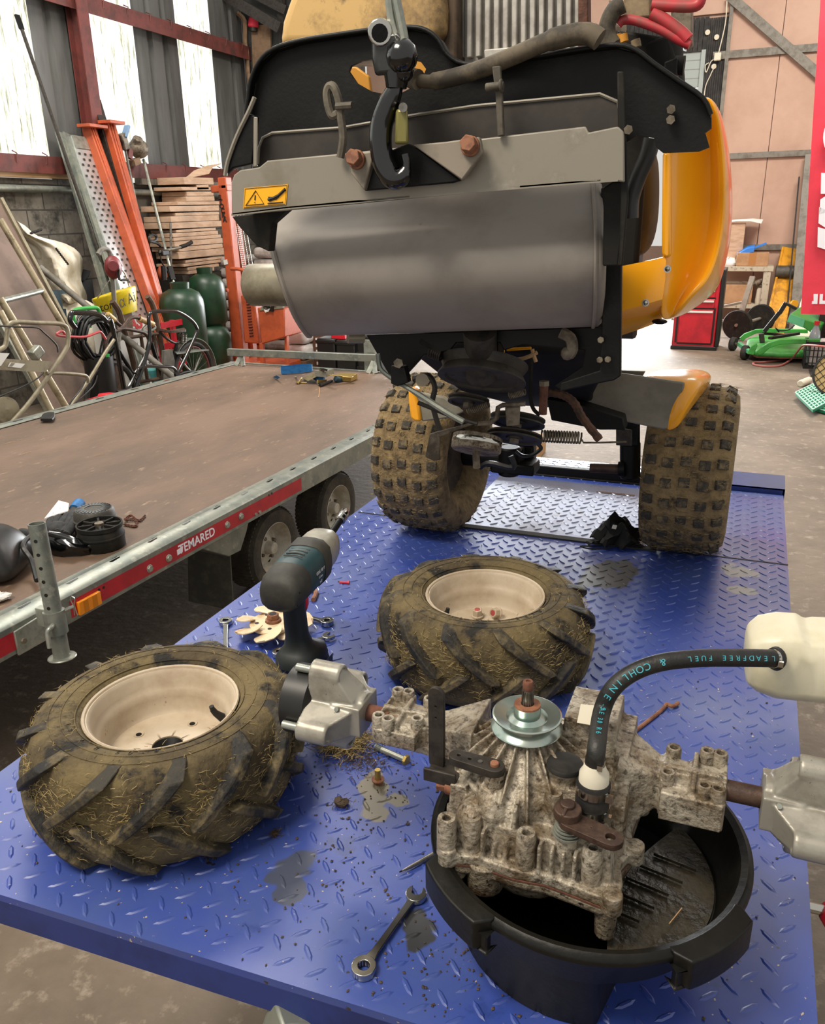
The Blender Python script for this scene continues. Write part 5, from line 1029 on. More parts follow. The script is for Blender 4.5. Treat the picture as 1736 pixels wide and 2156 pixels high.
MB().cyl(Yp(835, 150, HY), Yp(834, 186, HY), .019, .014).ball(Yp(846, 118, HY-.012), .022, 12).ball(Yp(850, 150, HY-.005), .014, 12).build('swivel_neck', 'black_gloss', hk)
MB().cyl(Yp(800, 68, HY-.024), Yp(802, 66, HY+.02), .0165, n=20).build('bolt_sleeve', 'chrome', hk, bevel=.002); MB().cyl(Yp(799, 70, HY-.027), Yp(799, 69, HY-.02), .011, n=16).build('bolt_head', 'black_steel', hk)
for k in range(3): MB().cyl(Yp(846+7*k, 104+6*k, HY-.022), Yp(848+7*k, 103+6*k, HY-.02), .0045, n=8).build('chrome_speck', 'chrome', hk)  # row of small chrome discs on the swivel
MB().tube(cat(PY([(816, -40), (820, 10), (826, 50), (838, 86), (848, 96), (850, 80), (842, 40), (834, 0), (832, -40)], HY-.012), 4), .0062, 8).build('lift_strap', 'galv', hk)
# ------------------------------------------------------------------ flatbed trailer
e1 = V((.0484, 1, 0)).normalized(); e2 = V((e1.y, -e1.x, 0)); TO = V((-1.911, 1.52, 0)); ZD = .58
def TT(a, s, z): return TO+e1*s+e2*a+V((0, 0, z))
tl = thing('flatbed_trailer', 'galvanised flatbed trailer with a brown plywood deck and red reflective side tape', 'trailer', tuple(TT(-1.1, 2, 0)))
S0, S1, WD = -.75, 4.12, -2.19
def tb(mb, a0, a1, s0, s1, z0, z1): return mb.prism([TT(a0, s0, z0), TT(a1, s0, z0), TT(a1, s1, z0), TT(a0, s1, z0)], (0, 0, z1-z0))
tb(MB(), WD+.09, -.1, S0, S1-.03, ZD-.02, ZD-.003).build('deck', 'plywood', tl)
def rail_(name, a_in, a_out, sg):
    mb = MB()                                          # folded rail: top strip, outer face, bottom lip, small ridge
    pr = [(a_in, ZD+.0), (a_in, ZD+.004), (a_in-sg*-.03, ZD+.004), (a_in-sg*-.036, ZD+.008), (a_out-sg*.012, ZD+.005), (a_out, ZD-.004), (a_out, ZD-.095), (a_out-sg*.03, ZD-.102), (a_out-sg*.03, ZD-.096), (a_out-sg*.005, ZD-.09), (a_out-sg*.006, ZD-.006)]
    mb.prism([TT(a, S0, z) for a, z in pr], e1*(S1-S0)); return mb.build(name, 'galv', tl, bevel=.0015)
ra = rail_('side_rail', -.105, 0, 1); rail_('side_rail', WD+.105, WD, -1)
tb(MB(), WD, 0, S1-.03, S1, ZD-.1, ZD+.006).build('end_rail', 'galv', tl, bevel=.002)
fr = MB()
for a in (-.5, -1.1, -1.7): tb(fr, a-.04, a+.04, S0, S1-.04, ZD-.12, ZD-.021)
for s_ in (.2, 1.0, 1.8, 2.6, 3.4): tb(fr, WD+.05, -.03, s_, s_+.05, ZD-.075, ZD-.0205)
fr.build('under_frame', 'galv', tl)
# lashing slots along both rails
def slot(c, d, L_, w_, par): u = V((d.x, d.y, 0)).normalized(); return plate('lashing_slot', circ(-L_/2, 0, w_/2, 8, PI/2, 3*PI/2)+circ(L_/2, 0, w_/2, 8, -PI/2, PI/2), [], .001, frame(c, u, (-u.y, u.x, 0)), 'black_gloss', par)
sA = (Zp(49, 1278, ZD)-TO).dot(e1); sB = (Zp(147, 1226, ZD)-TO).dot(e1); dS = sB-sA
for k in range(-1, 18):
    s_ = sA+dS*k
    if S0 < s_ < S1-.1: slot(TT(-.062, s_, ZD+.0072), e1+e2*-.12, .034, .018, ra)
for k in range(8): slot(TT(WD+.06, 1.6+.33*k, ZD+.0075), e1, .05, .02, ra)
# tape, side marker, lettering, bolts
def side(px, py): p = Xp(px, py, -1.85); s_ = (p-TO).dot(e1); d = ray(px, py); n = e2; q = CAM+d*((TT(.0008, 0, 0)-CAM).dot(n)/d.dot(n)); return (q-TO).dot(e1), q.z
def tape(sa, sb, nm='reflective_tape'): return MB().prism([TT(.0002, sa, ZD-.08), TT(.0002, sb, ZD-.08), TT(.0002, sb, ZD-.022), TT(.0002, sa, ZD-.022)], e2*.0008).build(nm, 'retro_red', tl)
t1 = side(634, 1015)[0]; t0 = side(150, 1290)[0]; tape(t0, t1); tape(S0, side(62, 1350)[0])
a0, a1 = side(160, 1272)[0], side(207, 1250)[0]; am = MB().prism([TT(.001, a0, ZD-.082), TT(.001, a1, ZD-.082), TT(.001, a1, ZD-.034), TT(.001, a0, ZD-.034)], e2*.012).build('side_marker', 'amber', tl, bevel=.003)
for k in range(2): f0 = a0+(a1-a0)*(.2+.4*k); MB().prism([TT(.013, f0, ZD-.079), TT(.013, f0+(a1-a0)*.2, ZD-.079), TT(.013, f0+(a1-a0)*.2, ZD-.037), TT(.013, f0, ZD-.037)], e2*.001).build('marker_prism', 'amber_dark', am)
lw2 = frame(TT(.0014, side(415, 1140)[0], ZD-.05), e1, (0, 0, 1)); text('maker_lettering', 'TEMARED', .05, lw2, 'letter_white', tl, ext=.0003, bold=.0008)
sl_ = side(383, 1152)[0]; MB().prism([TT(.001, sl_-.03, ZD-.065), TT(.001, sl_+.0, ZD-.062), TT(.001, sl_+.005, ZD-.04), TT(.001, sl_-.03, ZD-.044)], e2*.0006).build('maker_mark', 'letter_white', tl)
for p in ((315, 1197), (355, 1175), (478, 1105), (507, 1087)): s_, z_ = side(*p); MB().tube([TT(0, s_, z_), TT(.008, s_, z_)], .0125, 6).cyl(TT(0, s_, z_), TT(.003, s_, z_), .015).build('rail_bolt', 'galv_bright', tl, bevel=.001)
for p in ((538, 1083), (546, 1078)): s_, z_ = side(*p); MB().tube([TT(0, s_, z_), TT(.006, s_, z_)], .008, 6).build('rail_bolt', 'galv_bright', tl)
for p in ((208, 1242), (218, 1237), (566, 1043), (572, 1039)): s_, z_ = side(*p); MB().cyl(TT(0, s_, z_), TT(.0014, s_, z_), .0055, n=10).build('rail_hole', 'black_gloss', tl)
# tandem wheels, guards and mud flap
for sw_ in (side(590, 1150)[0]+.15, side(725, 1068)[0]+.16):
    c = TT(-.13, sw_, .205)
    ty = MB().lathe([(.125, 0), (.14, .006), (.165, .009), (.188, .004), (.199, -.015), (.204, -.04), (.204, -.12), (.199, -.145), (.188, -.155), (.125, -.155)], c, e2, 48, loop=True)
    for k in range(60):
        a = 2*PI*k/60; e = e1*math.cos(a)+V((0, 0, 1))*math.sin(a); s2 = V((0, 0, 1))*math.cos(a)-e1*math.sin(a)
        for (q0, q1) in ((-.012, -.035), (-.045, -.07), (-.09, -.115), (-.125, -.146)): ty.prism([c+e*.2005+e2*q0-s2*.006, c+e*.2005+e2*q0+s2*.005, c+e*.2005+e2*q1+s2*.009, c+e*.2005+e2*q1-s2*.002], e*.006)
    tyre = ty.build('trailer_tyre', 'road_tyre', tl, ang=45)
    rm_ = MB().lathe([(.126, -.003), (.13, .004), (.127, .006), (.122, -.002), (.117, -.02), (.107, -.03), (.1, -.06), (.095, -.065), (.06, -.055), (.04, -.045), (.001, -.045)], c, e2, 40).build('trailer_rim', 'rim_white', tl, ang=40)
    MB().cyl(c-e2*.05, c-e2*.005, .034, .028).build('hub_cap', 'rim_white', rm_, bevel=.004)
    for k in range(4):
        a = 2*PI*k/4+.4; e = e1*math.cos(a)+V((0, 0, 1))*math.sin(a); MB().tube([c+e*.056-e2*.055, c+e*.056-e2*.035], .009, 6).build('wheel_bolt', 'dirty_steel', rm_)
    for k in range(5):
        a = 2*PI*k/5; e = e1*math.cos(a)+V((0, 0, 1))*math.sin(a); MB().cyl(c+e*.083-e2*.0655, c+e*.083-e2*.0615, .011).build('rim_hole', 'black_steel', rm_)
MB().prism([TT(-.06, side(405, 1165)[0]+.06, .49), TT(-.06, side(523, 1105)[0]+.1, .48), TT(-.06, side(515, 1125)[0]+.1, .42), TT(-.06, side(490, 1185)[0]+.14, .345), TT(-.06, side(470, 1192)[0]+.12, .35)], -e2*.26).build('mud_guard', 'galv', tl, bevel=.004)
sf = side(470, 1192)[0]+.14; MB().prism([TT(-.07, sf, .40), TT(-.29, sf, .40), TT(-.30, sf-.03, .10), TT(-.06, sf-.03, .10)], e1*.008).build('mud_flap', 'flap_rubber', tl)
# prop stand clamped to the rail
ps_ = MB()
P0, P1 = Xp(77, 1102, -1.83), Xp(131, 1384, -1.80); pd = (P0-P1).normalized(); PL = (P0-P1).length
st = MB().lathe([(.0215, 0), (.0245, 0), (.0245, PL), (.0215, PL), (.0215, 0)], P1, pd, 24).build('stand_tube', 'galv', tl, ang=30)
for k in range(7):
    q = P1+pd*(PL*(.30+.098*k)); nr = (CAM-q); nr = (nr-pd*nr.dot(pd)).normalized(); nr = Matrix.Rotation(rad(-28), 3, pd) @ nr
    MB().cyl(q+nr*.0235, q+nr*.0248, .0055, n=12).build('peg_hole', 'black_gloss', st)
MB().lathe([(.001, 0), (.04, 0), (.042, .003), (.04, .006), (.022, .007)], P1-pd*.002, pd, 32).build('stand_foot', 'galv_bright', st, ang=30)
MB().lathe([(.0246, PL*.19), (.0315, PL*.19), (.0315, PL*.36), (.0246, PL*.36)], P1, pd, 28, loop=True).build('stand_collar', 'galv', st, ang=30)
cp_ = P1+pd*PL*.3; sc0 = (cp_-TO).dot(e1)
MB().prism([TT(.001, sc0-.075, ZD-.1), TT(.001, sc0+.055, ZD-.1), TT(.001, sc0+.055, ZD-.01), TT(.001, sc0-.075, ZD-.02)], e2*.008).bb(cp_+V((-.06, -.012, -.03)), cp_+V((-.015, .012, .03))).build('clamp_plate', 'galv_bright', st, bevel=.002)
MB().tube([TT(.009, sc0-.052, ZD-.06), TT(.016, sc0-.052, ZD-.06)], .009, 6).build('clamp_bolt', 'dirty_steel', st)
qh = P1+pd*PL*.255; MB().tube(cat([qh+V((.0, .0, .01)), qh+V((.02, -.035, .012)), qh+V((.018, -.05, .004)), qh+V((.02, -.055, -.02)), qh+V((.022, -.057, -.045))], 4), .0075, 10).build('locking_pin', 'galv_bright', st)
qh = P1+pd*PL*.33; MB().tube([qh, qh+V((.035, .045, .012))], .0055, 8).tube(cat([qh+V((.034, .043, .012))+V(p) for p in ((0, 0, -.03), (0, .002, 0), (-.006, 0, .022), (.002, 0, .034), (.012, 0, .026), (.006, 0, .005), (.012, 0, -.028))], 3), .0018, 6).build('spring_clip', 'chrome', st)
# low gate bar at the far end
ga, gb = Yp(480, 741, 5.62), Yp(800, 757, 5.70); zg = ga.z
gate = MB().bar(V((ga.x, ga.y, zg)), V((gb.x+.3, gb.y, zg-.002)), .04, .055).build('gate_bar', 'galv', tl, bevel=.003)
for px in (497, 512, 775, 790):
    b = Yp(px, 790 if px > 700 else 772, 5.6); b.z = ZD; MB().bar(b, V((b.x+(.03 if px in (497, 775) else -.03), 5.64, zg-.02)), .035, .012, (0, 1, 0)).build('gate_strut', 'galv_bright', gate)
p_ = Yp(782, 745, 5.75); MB().bb((p_.x-.06, 5.74, .35), (p_.x+.03, 5.78, zg+.12)).build('gate_post', 'galv_bright', gate)
# faded square marks and straw on the deck are kept in the plywood; stray twigs
tw = MB()
for _ in range(26): p = TT(random.uniform(-1.9, -.2), random.uniform(.2, 3.9), ZD); a = random.uniform(0, PI); d = V((math.cos(a), math.sin(a), 0))*random.uniform(.02, .06); tw.tube(cat([p+V((0, 0, .0015)), p+d*.5+V((0, .006, .003)), p+d+V((0, 0, .0015))], 3), .001, 4)
tag(tw.build('deck_twigs', 'pale_wood'), 'thin pale twigs and straw scattered on the brown plywood deck', 'twigs', kind='stuff')
# ------------------------------------------------------------------ things lying on the trailer deck
ZK = ZD-.003
st_ = thing('tractor_seat', 'black vinyl tractor seat lying on the trailer deck at the left edge of the photo', 'seat', tuple(Zp(40, 1230, ZK)))
c = Zp(-25, 1215, ZK); ex, ey = V((.93, .36, 0)), V((-.36, .93, 0))
def sp(x, y, z): return c+ex*x+ey*y+V((0, 0, z))
def srow(x, h0, h1, w0, w1):
    return [sp(x, -w0, h0+.004), sp(x+.01, -w0*1.05, (h0+h1)*.5), sp(x, -w0*.8, h1), sp(x, 0, h1*1.08), sp(x, w1*.8, h1), sp(x+.01, w1*1.05, (h0+h1)*.5), sp(x, w1, h0+.004), sp(x, 0, h0)]
MB().loft([srow(-.16, .02, .12, .06, .1), srow(-.12, .0, .16, .09, .14), srow(0, 0, .17, .1, .16), srow(.06, 0, .155, .1, .15), srow(.10, .005, .12, .09, .13), srow(.125, .02, .075, .07, .1)]).build('cushion', 'seat_vinyl', st_, ang=70, sub=2)
MB().tube(cat([Zp(78, 1222, ZK+.03), Zp(66, 1180, ZK+.06), Zp(48, 1150, ZK+.1), Zp(66, 1128, ZK+.11), Zp(92, 1122, ZK+.1), Zp(140, 1135, ZK+.06), Zp(196, 1150, ZK+.03)], 4), .009, 8).build('piping', 'seat_vinyl', st_)
fl_ = thing('seat_back_shell', 'thin black plastic wedge lying between the black seat and the grimy round covers', 'cover', tuple(Zp(140, 1160, ZK)))
MB().sheet([[Zp(95, 1124, ZK+.075), Zp(120, 1128, ZK+.075), Zp(150, 1138, ZK+.055), Zp(201, 1150, ZK+.03)], [Zp(96, 1136, ZK+.06), Zp(122, 1142, ZK+.06), Zp(152, 1152, ZK+.05), Zp(199, 1156, ZK+.02)], [Zp(106, 1168, ZK+.004), Zp(130, 1172, ZK+.004), Zp(170, 1170, ZK+.004), Zp(190, 1166, ZK+.004)]], (0, .02, .004)).build('shell', 'black_gloss', fl_, ang=60)
def drum(nm, label, px, py, r, hh, m, vents):
    c = Zp(px, py, ZK); t = thing(nm, label, 'cover', tuple(c))
    MB().lathe([(.001, 0), (r*.97, 0), (r, .004), (r, hh*.55), (r*1.03, hh*.56), (r*1.03, hh*.62), (r*.98, hh*.65), (r*.94, hh*.92), (r*.86, hh), (.001, hh)], c, n=40).build('drum', m, t, ang=40)
    if vents:
        for k in range(26):
            a = PI*k/13; MB().bb((-.004, r*.42, 0), (.004, r*.8, .002)).build('vent', 'black_gloss', t).data.transform(Matrix.Translation(c+V((0, 0, hh))) @ Matrix.Rotation(a, 4, 'Z'))
    else:
        for k in range(8):
            a = PI*k/4; MB().bb((-.004, r*.3, 0), (.004, r*.88, .012)).build('web', 'dusty_black', t).data.transform(Matrix.Translation(c+V((0, 0, hh-.002))) @ Matrix.Rotation(a, 4, 'Z'))
        MB().cyl(c+V((0, 0, hh)), c+V((0, 0, hh+.014)), .016).build('hub', 'dirty_steel', t)
        MB().lathe([(r*.92, hh-.002), (r*.99, hh-.002), (r*.99, hh+.012), (r*.92, hh+.012)], c, n=40, loop=True).build('rim', 'dusty_black', t)
drum('cooling_cowl', 'grey-black round cowl with vent slots on top, behind the open round cover on the deck', 205, 1122, .078, .10, 'dusty_grey', True)
drum('round_cover', 'grimy open black round cover with radial webs at the front of the deck items', 216, 1150, .082, .078, 'dusty_black', False)
t = thing('rusty_chain', 'heap of rusty chain on the deck right of the round covers', 'chain', tuple(Zp(280, 1098, ZK)))
cp_ = cat([Zp(262, 1104, ZK+.006), Zp(285, 1108, ZK+.006), Zp(284, 1094, ZK+.008), Zp(264, 1094, ZK+.01), Zp(276, 1086, ZK+.012), Zp(292, 1096, ZK+.008), Zp(305, 1086, ZK+.006)], 8)
for i in range(0, len(cp_)-1, 1):
    a, b = cp_[i], cp_[i+1]; d = (b-a).normalized(); u = V((0, 0, 1)) if i % 2 else d.cross(V((0, 0, 1))); m_ = (a+b)/2
    MB().tube([m_+d*.008*math.cos(q)+u*.0045*math.sin(q) for q in [2*PI*j/8 for j in range(8)]], .0018, 5, closed=True).build('chain_link', 'rust', t)
gl = thing('work_gloves', 'pair of dark grey work gloves with blue cuffs lying behind the black seat', 'gloves', tuple(Zp(130, 1110, ZK)))
def finger(pts, r, m='glove_cloth', nm='glove_finger'): MB().tube(cat(pts, 4), r, 10).build(nm, m, gl, ang=80)
for i, (a, b, c_) in enumerate((((100, 1118), (108, 1098), (116, 1080)), ((112, 1120), (122, 1092), (130, 1068)), ((122, 1122), (134, 1098), (144, 1082)), ((134, 1124), (148, 1094), (158, 1066)), ((140, 1126), (152, 1108), (160, 1090)))):
    finger([Zp(*a, ZK+.03), Zp(*b, ZK+.045), Zp(*c_, ZK+.05)], [.017, .017, .017, .018, .018, .017, .016, .014, .011])
finger([Zp(40, 1122, ZK+.08), Zp(50, 1121, ZK+.085), Zp(66, 1126, ZK+.08)], [.008, .013, .015, .016, .016, .016, .016, .016, .014], nm='glove_thumb')
MB().ball(Zp(122, 1112, ZK+.035), (.05, .04, .025), 14).build('glove_palm', 'glove_cloth', gl)
MB().tube([Zp(156, 1072, ZK+.05), Zp(168, 1060, ZK+.055)], [.02, .024], 12).build('glove_cuff', 'blue_strap', gl)
MB().prism([Zp(*p, ZK+.06) for p in ((92, 1094), (122, 1056), (144, 1062), (142, 1078), (128, 1082))], (0, .004, .004)).build('glove_label', 'paper', gl)
t = thing('paper_slip', 'narrow white paper slip between the gloves and the round cowl', 'paper', tuple(Zp(155, 1100, ZK)))
MB().sheet([[Zp(156, 1078, ZK+.08), Zp(148, 1108, ZK+.003)], [Zp(160, 1074, ZK+.08), Zp(151, 1104, ZK+.003)]], (0, .001, 0)).build('slip', 'paper', t)
t = thing('foil_scrap', 'crumpled bit of clear foil on the deck at the left edge of the photo', 'litter', tuple(Zp(5, 1258, ZK)))
mb = MB().ball(Zp(5, 1258, ZK+.012), (.02, .03, .012), 12); mb.v = [tuple(V(p)+V((random.gauss(0, .004), random.gauss(0, .004), abs(random.gauss(0, .003))))) for p in mb.v]; mb.build('foil', 'paper', t, flat=True)
# ratchet straps
def at(px, py, h=0): p = Zp(px, py, ZK+h); return p
rs = thing('blue_ratchet_strap', 'blue ratchet strap rolled up on the far end of the trailer deck', 'strap', tuple(at(620, 790)))
c0 = at(625, 785); uu = (at(660, 785)-at(590, 792)).normalized(); vv = V((-uu.y, uu.x, 0))
for k in range(5):
    w_, d_ = .125-.008*k, .055-.008*k; pts = []
    for i in range(28):
        a = 2*PI*i/28; pts.append(c0+uu*w_*math.cos(a)+vv*d_*math.sin(a)*(1+.15*math.cos(2*a))+V((0, 0, .006)))
    MB().loft([pts+[pts[0]], [p+V((0, 0, .05)) for p in pts+[pts[0]]]], False, False).build('webbing', 'blue_strap', rs)
MB().prism([at(618, 792, .006)+vv*-.02, at(622, 792, .006)+vv*-.02, at(622, 792, .058)+vv*-.02, at(618, 792, .058)+vv*-.02], vv*.002).build('strap_tie', 'paper', rs)
MB().sheet([[at(582, 790, .05), at(574, 794, .004)], [at(590, 795, .05), at(584, 798, .004)]], (0, .002, 0)).build('strap_tail', 'blue_strap', rs)
rr = thing('khaki_ratchet', 'khaki steel ratchet buckle propped on the blue strap roll', 'ratchet', tuple(at(655, 790)))
MB().loft([[at(636, 796, .01), at(648, 803, .005), at(648, 803, .02), at(636, 796, .03)], [at(668, 782, .06), at(678, 786, .06), at(680, 786, .08), at(668, 782, .08)], [at(670, 775, .11), at(680, 778, .11), at(684, 780, .125), at(674, 774, .13)]]).build('ratchet_frame', 'strap_khaki', rr, bevel=.003)
MB().loft([[at(672, 776, .11), at(688, 782, .11), at(688, 782, .125), at(672, 776, .13)], [at(680, 775, .13), at(690, 778, .13), at(690, 778, .14), at(680, 775, .14)]]).build('ratchet_grip', 'black_plastic', rr)
MB().tube(cat([at(634, 796, .02), at(628, 806, .012), at(624, 804, .008), at(636, 806, .006), at(646, 806, .008)], 4), .006, 8).build('hook', 'yellow_zinc', rr)
MB().bb(at(680, 786, .06), at(686, 782, .10)).build('pawl', 'galv_bright', rr)
r2 = thing('brass_ratchet', 'brass-coloured ratchet buckle lying open right of the blue straps', 'ratchet', tuple(at(725, 792)))
MB().bar(at(694, 790, .075), at(722, 792, .05), .02, .006).bar(at(722, 792, .05), at(742, 794, .045), .05, .008).bb(at(718, 796, .004), at(738, 792, .045)).tube([at(735, 796, .002), at(735, 795, .05)], .004, 6).bb(at(731, 797, .0), at(743, 795, .008)).build('ratchet_frame', 'yellow_zinc', r2, bevel=.002)
MB().tube(cat([at(706, 797, .03), at(712, 800, .015), at(720, 799, .01)], 3), [.02, .022, .024, .024, .024, .022, .016], 10).build('webbing', 'teal_dark', r2)
r3 = thing('blue_ratchet', 'second blue strap with a black-handled ratchet in front of the khaki buckle', 'ratchet', tuple(at(675, 800)))
MB().tube(cat([at(662, 794, .03), at(670, 796, .03), at(682, 798, .025)], 3), [.018, .022, .024, .026, .026, .024, .02], 10).build('webbing', 'blue_strap', r3); MB().bar(at(668, 803, .03), at(686, 802, .012), .012, .02).build('ratchet_frame', 'yellow_zinc', r3)
MB().tube([at(673, 812, .012), at(698, 802, .012)], .011, 8).build('ratchet_grip', 'black_plastic', r3); MB().tube(cat([at(664, 800, .02), at(668, 808, .008), at(673, 812, .008)], 3), .003, 6).build('hook', 'galv_bright', r3)
MB().tube(cat([at(672, 813, .004), at(672, 826, .002), at(670, 837, .002)], 3), .0025, 5).build('cord', 'pale_wood', r3)
t = thing('paper_tag', 'small white heart-shaped tag among the ratchet straps', 'tag', tuple(at(698, 790)))
MB().prism([at(*p, .05) for p in ((694, 788), (697, 783), (700, 784), (703, 783), (703, 787), (698, 792))], (0, -.002, .002)).build('tag', 'paper', t)
# ------------------------------------------------------------------ clutter along the left wall
def PX(pts, x): return [Xp(p[0], p[1], x) for p in pts]
def lean(pt, xt, pb, xb, z0=0.02):                    # a line through two sight lines, run down to the floor
    a, b = Xp(*pt, xt), Xp(*pb, xb); return a, a+(b-a)*((a.z-z0)/(a.z-b.z))
def tubes(par, nm, m, r, *paths, n=8, k=4):
    for p in paths: MB().tube(cat(p, k), r, n).build(nm, m, par)
# brown board and scaffold frame leaning together
t = thing('brown_board', 'brown sheet of plywood in an aluminium edge leaning behind the scaffold frame', 'board', (-5.3, 4.9, 0))
a, b = lean((0, 418), -5.75, (213, 822), -5.15); wv = V((.02, -.66, 0)); nn = (b-a).cross(wv).normalized()
MB().prism([a, b, b+wv, a+wv], nn*.015).build('sheet', 'brown_panel', t); MB().bar(a, b, .05, .03, (0, 1, 0)).build('edge_strip', 'beige_tube', t, bevel=.003); MB().bar(a+wv, b+wv, .04, .04, (0, 1, 0)).build('edge_strip', 'galv_bright', t, bevel=.003)
t = thing('scaffold_frame', 'aluminium scaffold frame of bronze-toned tubes leaning over the brown board', 'scaffold frame', (-5, 4.8, 0))
A = lean((0, 462), -5.5, (216, 825), -5.0); B = lean((0, 628), -5.1, (141, 860), -4.85); Cc = lean((0, 655), -5.0, (100, 850), -4.75)
for q, nm in ((A, 'upright'), (B, 'upright')): MB().tube(q, .026, 12).build(nm, 'bronze_tube', t)
def on(q, py):                                         # the point of a leaning line at an image row
    lo, hi = 0., 1.
    for _ in range(40):
        m_ = (lo+hi)/2; p = q[0].lerp(q[1], m_)-CAM; yy_ = CY-F*p.dot(UP)/p.dot(FW); lo, hi = (m_, hi) if yy_ < py else (lo, m_)
    return q[0].lerp(q[1], lo)
MB().tube([on(A, 612), on(B, 634)], .022, 10).build('rung', 'galv_bright', t); MB().tube([on(A, 835), on(B, 865)], .018, 8).build('rung', 'bronze_tube', t); MB().tube(Cc, .024, 10).build('brace', 'bronze_tube', t)
k_ = on(B, 742); MB().box(k_+V((.03, 0, 0)), (.07, .1, .08), R2('X', 30)).build('coupler', 'galv_bright', t, bevel=.01)
# pale machine handle in front
t = thing('pale_machine_handle', 'beige tubular machine handle with a labelled crossplate, in front of the scaffold frame', 'handle', (-4.5, 4.3, 0))
hx_ = -4.45
tubes(t, 'handle_tube', 'beige_tube', .016, PX([(-20, 745), (2, 735), (12, 725), (16, 694), (27, 679), (80, 680), (126, 682), (141, 692), (143, 720), (137, 738), (100, 795), (60, 850), (20, 895), (-20, 940)], hx_), n=10)
tubes(t, 'handle_tube', 'beige_tube', .013, PX([(98, 786), (130, 786), (176, 790), (184, 797), (186, 806)], hx_), PX([(240, 715), (220, 745), (190, 795), (145, 862), (120, 905)], hx_-.15), n=10)
tubes(t, 'bail_wire', 'dark_iron', .006, PX([(-10, 686), (40, 688), (78, 690), (92, 700), (118, 725), (122, 742)], hx_+.02))
pp = PX([(-14, 754), (113, 761), (94, 784), (-14, 778)], hx_+.02); cpl = MB().prism(pp, (.004, 0, 0)).build('crossplate', 'beige_tube', t)
MB().prism(PX([(21, 763), (53, 766), (44, 775), (16, 772)], hx_+.027), (.001, 0, 0)).build('rating_label', 'paper', cpl); MB().prism(PX([(-12, 742), (20, 744), (2, 770), (-12, 772)], hx_+.03), (.001, 0, 0)).build('rating_label', 'paper', cpl)
MB().prism(PX([(24, 764), (32, 765), (25, 772), (19, 771)], hx_+.0285), (.0005, 0, 0)).build('label_print', 'fender_grey', cpl)
tubes(t, 'bowden_cable', 'cable_black', .005, PX([(-10, 838), (30, 822), (60, 808), (82, 794), (92, 784)], hx_+.04), PX([(180, 800), (170, 820), (150, 845), (150, 855), (195, 815), (205, 790)], hx_-.1))
MB().lathe([(.001, 0), (.08, 0), (.085, .01), (.085, .03), (.001, .04)], Xp(10, 862, -4.55), (1, -.3, .1), 28).build('pale_wheel', 'beige_tube', t)
# bulk bag, pole, black tub, green post behind the board
t = thing('bulk_bag', 'crumpled off-white bulk bag slumped against the block wall', 'bag', (-5.95, 5.8, 0))
def bag():
    rows = []
    outl = [(28, 455, 45, 470), (28, 470, 62, 480), (34, 490, 78, 500), (50, 505, 120, 505), (60, 520, 165, 520), (68, 540, 182, 545), (75, 565, 180, 570), (85, 590, 172, 590), (100, 610, 185, 612), (110, 625, 190, 630), (130, 640, 180, 645)]
    for i, (xl, yl, xr, yr) in enumerate(outl):
        row = []
        for j in range(12):
            u = j/11; p = Xp(xl+(xr-xl)*u, yl+(yr-yl)*u, -6.0+.25*math.sin(PI*u)+.07*math.sin(11*u+2.3*i)+.05*math.cos(5*i+17*u)+random.uniform(-.03, .03)); row.append(p)
        rows.append(row)
    return MB().sheet(rows, (-.12, 0, 0))
bag().build('bag_cloth', 'bag_white', t, ang=80, sub=1)
MB().ball(Xp(150, 640, -5.9)-V((0, 0, .35)), (.3, .45, .4), 16).build('bag_base', 'bag_white', t)
for pts in (((64, 490), (74, 486), (88, 482)), ((118, 522), (130, 538), (144, 556))):
    MB().tube(PX([(pts[0][0]+(pts[2][0]-pts[0][0])*i/18, pts[0][1]+(pts[2][1]-pts[0][1])*i/18+(2.5 if i % 2 else 0)) for i in range(19)], -5.70), .009, 5).build('bag_stitching', 'letter_black', t)
t = thing('grey_pole', 'long grey steel pole leaning across the bulk bag', 'pole', (-5.6, 5.6, 0)); q = lean((84, 563), -5.75, (192, 652), -5.35); MB().tube(q, .028, 10).build('pole', 'steel_rail', t)
t = thing('dark_green_post', 'dark green angled post behind the brown board, below the bulk bag', 'post', (-5.7, 5.5, 0)); MB().prism(PX([(110, 612), (150, 610), (150, 617), (128, 619), (133, 655), (122, 650)], -5.62), (-.06, 0, 0)).bar(Xp(128, 650, -5.65), Xp(140, 760, -5.65), .07, .05).bb((-5.72, Xp(140, 760, -5.65).y-.05, 0), (-5.6, Xp(140, 760, -5.65).y+.05, .3)).build('post', 'teal_dark', t)
t = thing('black_tub', 'black plastic tub behind the right side of the bulk bag', 'tub', (-6.1, 6.3, 0)); MB().prism(PX([(168, 590), (172, 566), (192, 570), (188, 582), (174, 598)], -6.1), (-.2, 0, 0)).bb((-6.3, Xp(180, 590, -6.1).y-.1, 0), (-6.1, Xp(180, 590, -6.1).y+.1, Xp(180, 588, -6.1).z)).build('tub_shell', 'black_plastic', t, bevel=.01)
# long thin rod up the cladding
t = thing('long_rod', 'long thin dark rod leaning high up against the cladding left of the ramps', 'rod', (-6, 6.2, 0)); q = lean((46, 62), -6.3, (128, 300), -6.05); MB().tube(q, .016, 8).build('rod', 'dark_iron', t); MB().bar(q[0], q[0]+(q[0]-q[1]).normalized()*.12, .05, .02).build('rod_tip', 'black_steel', t)
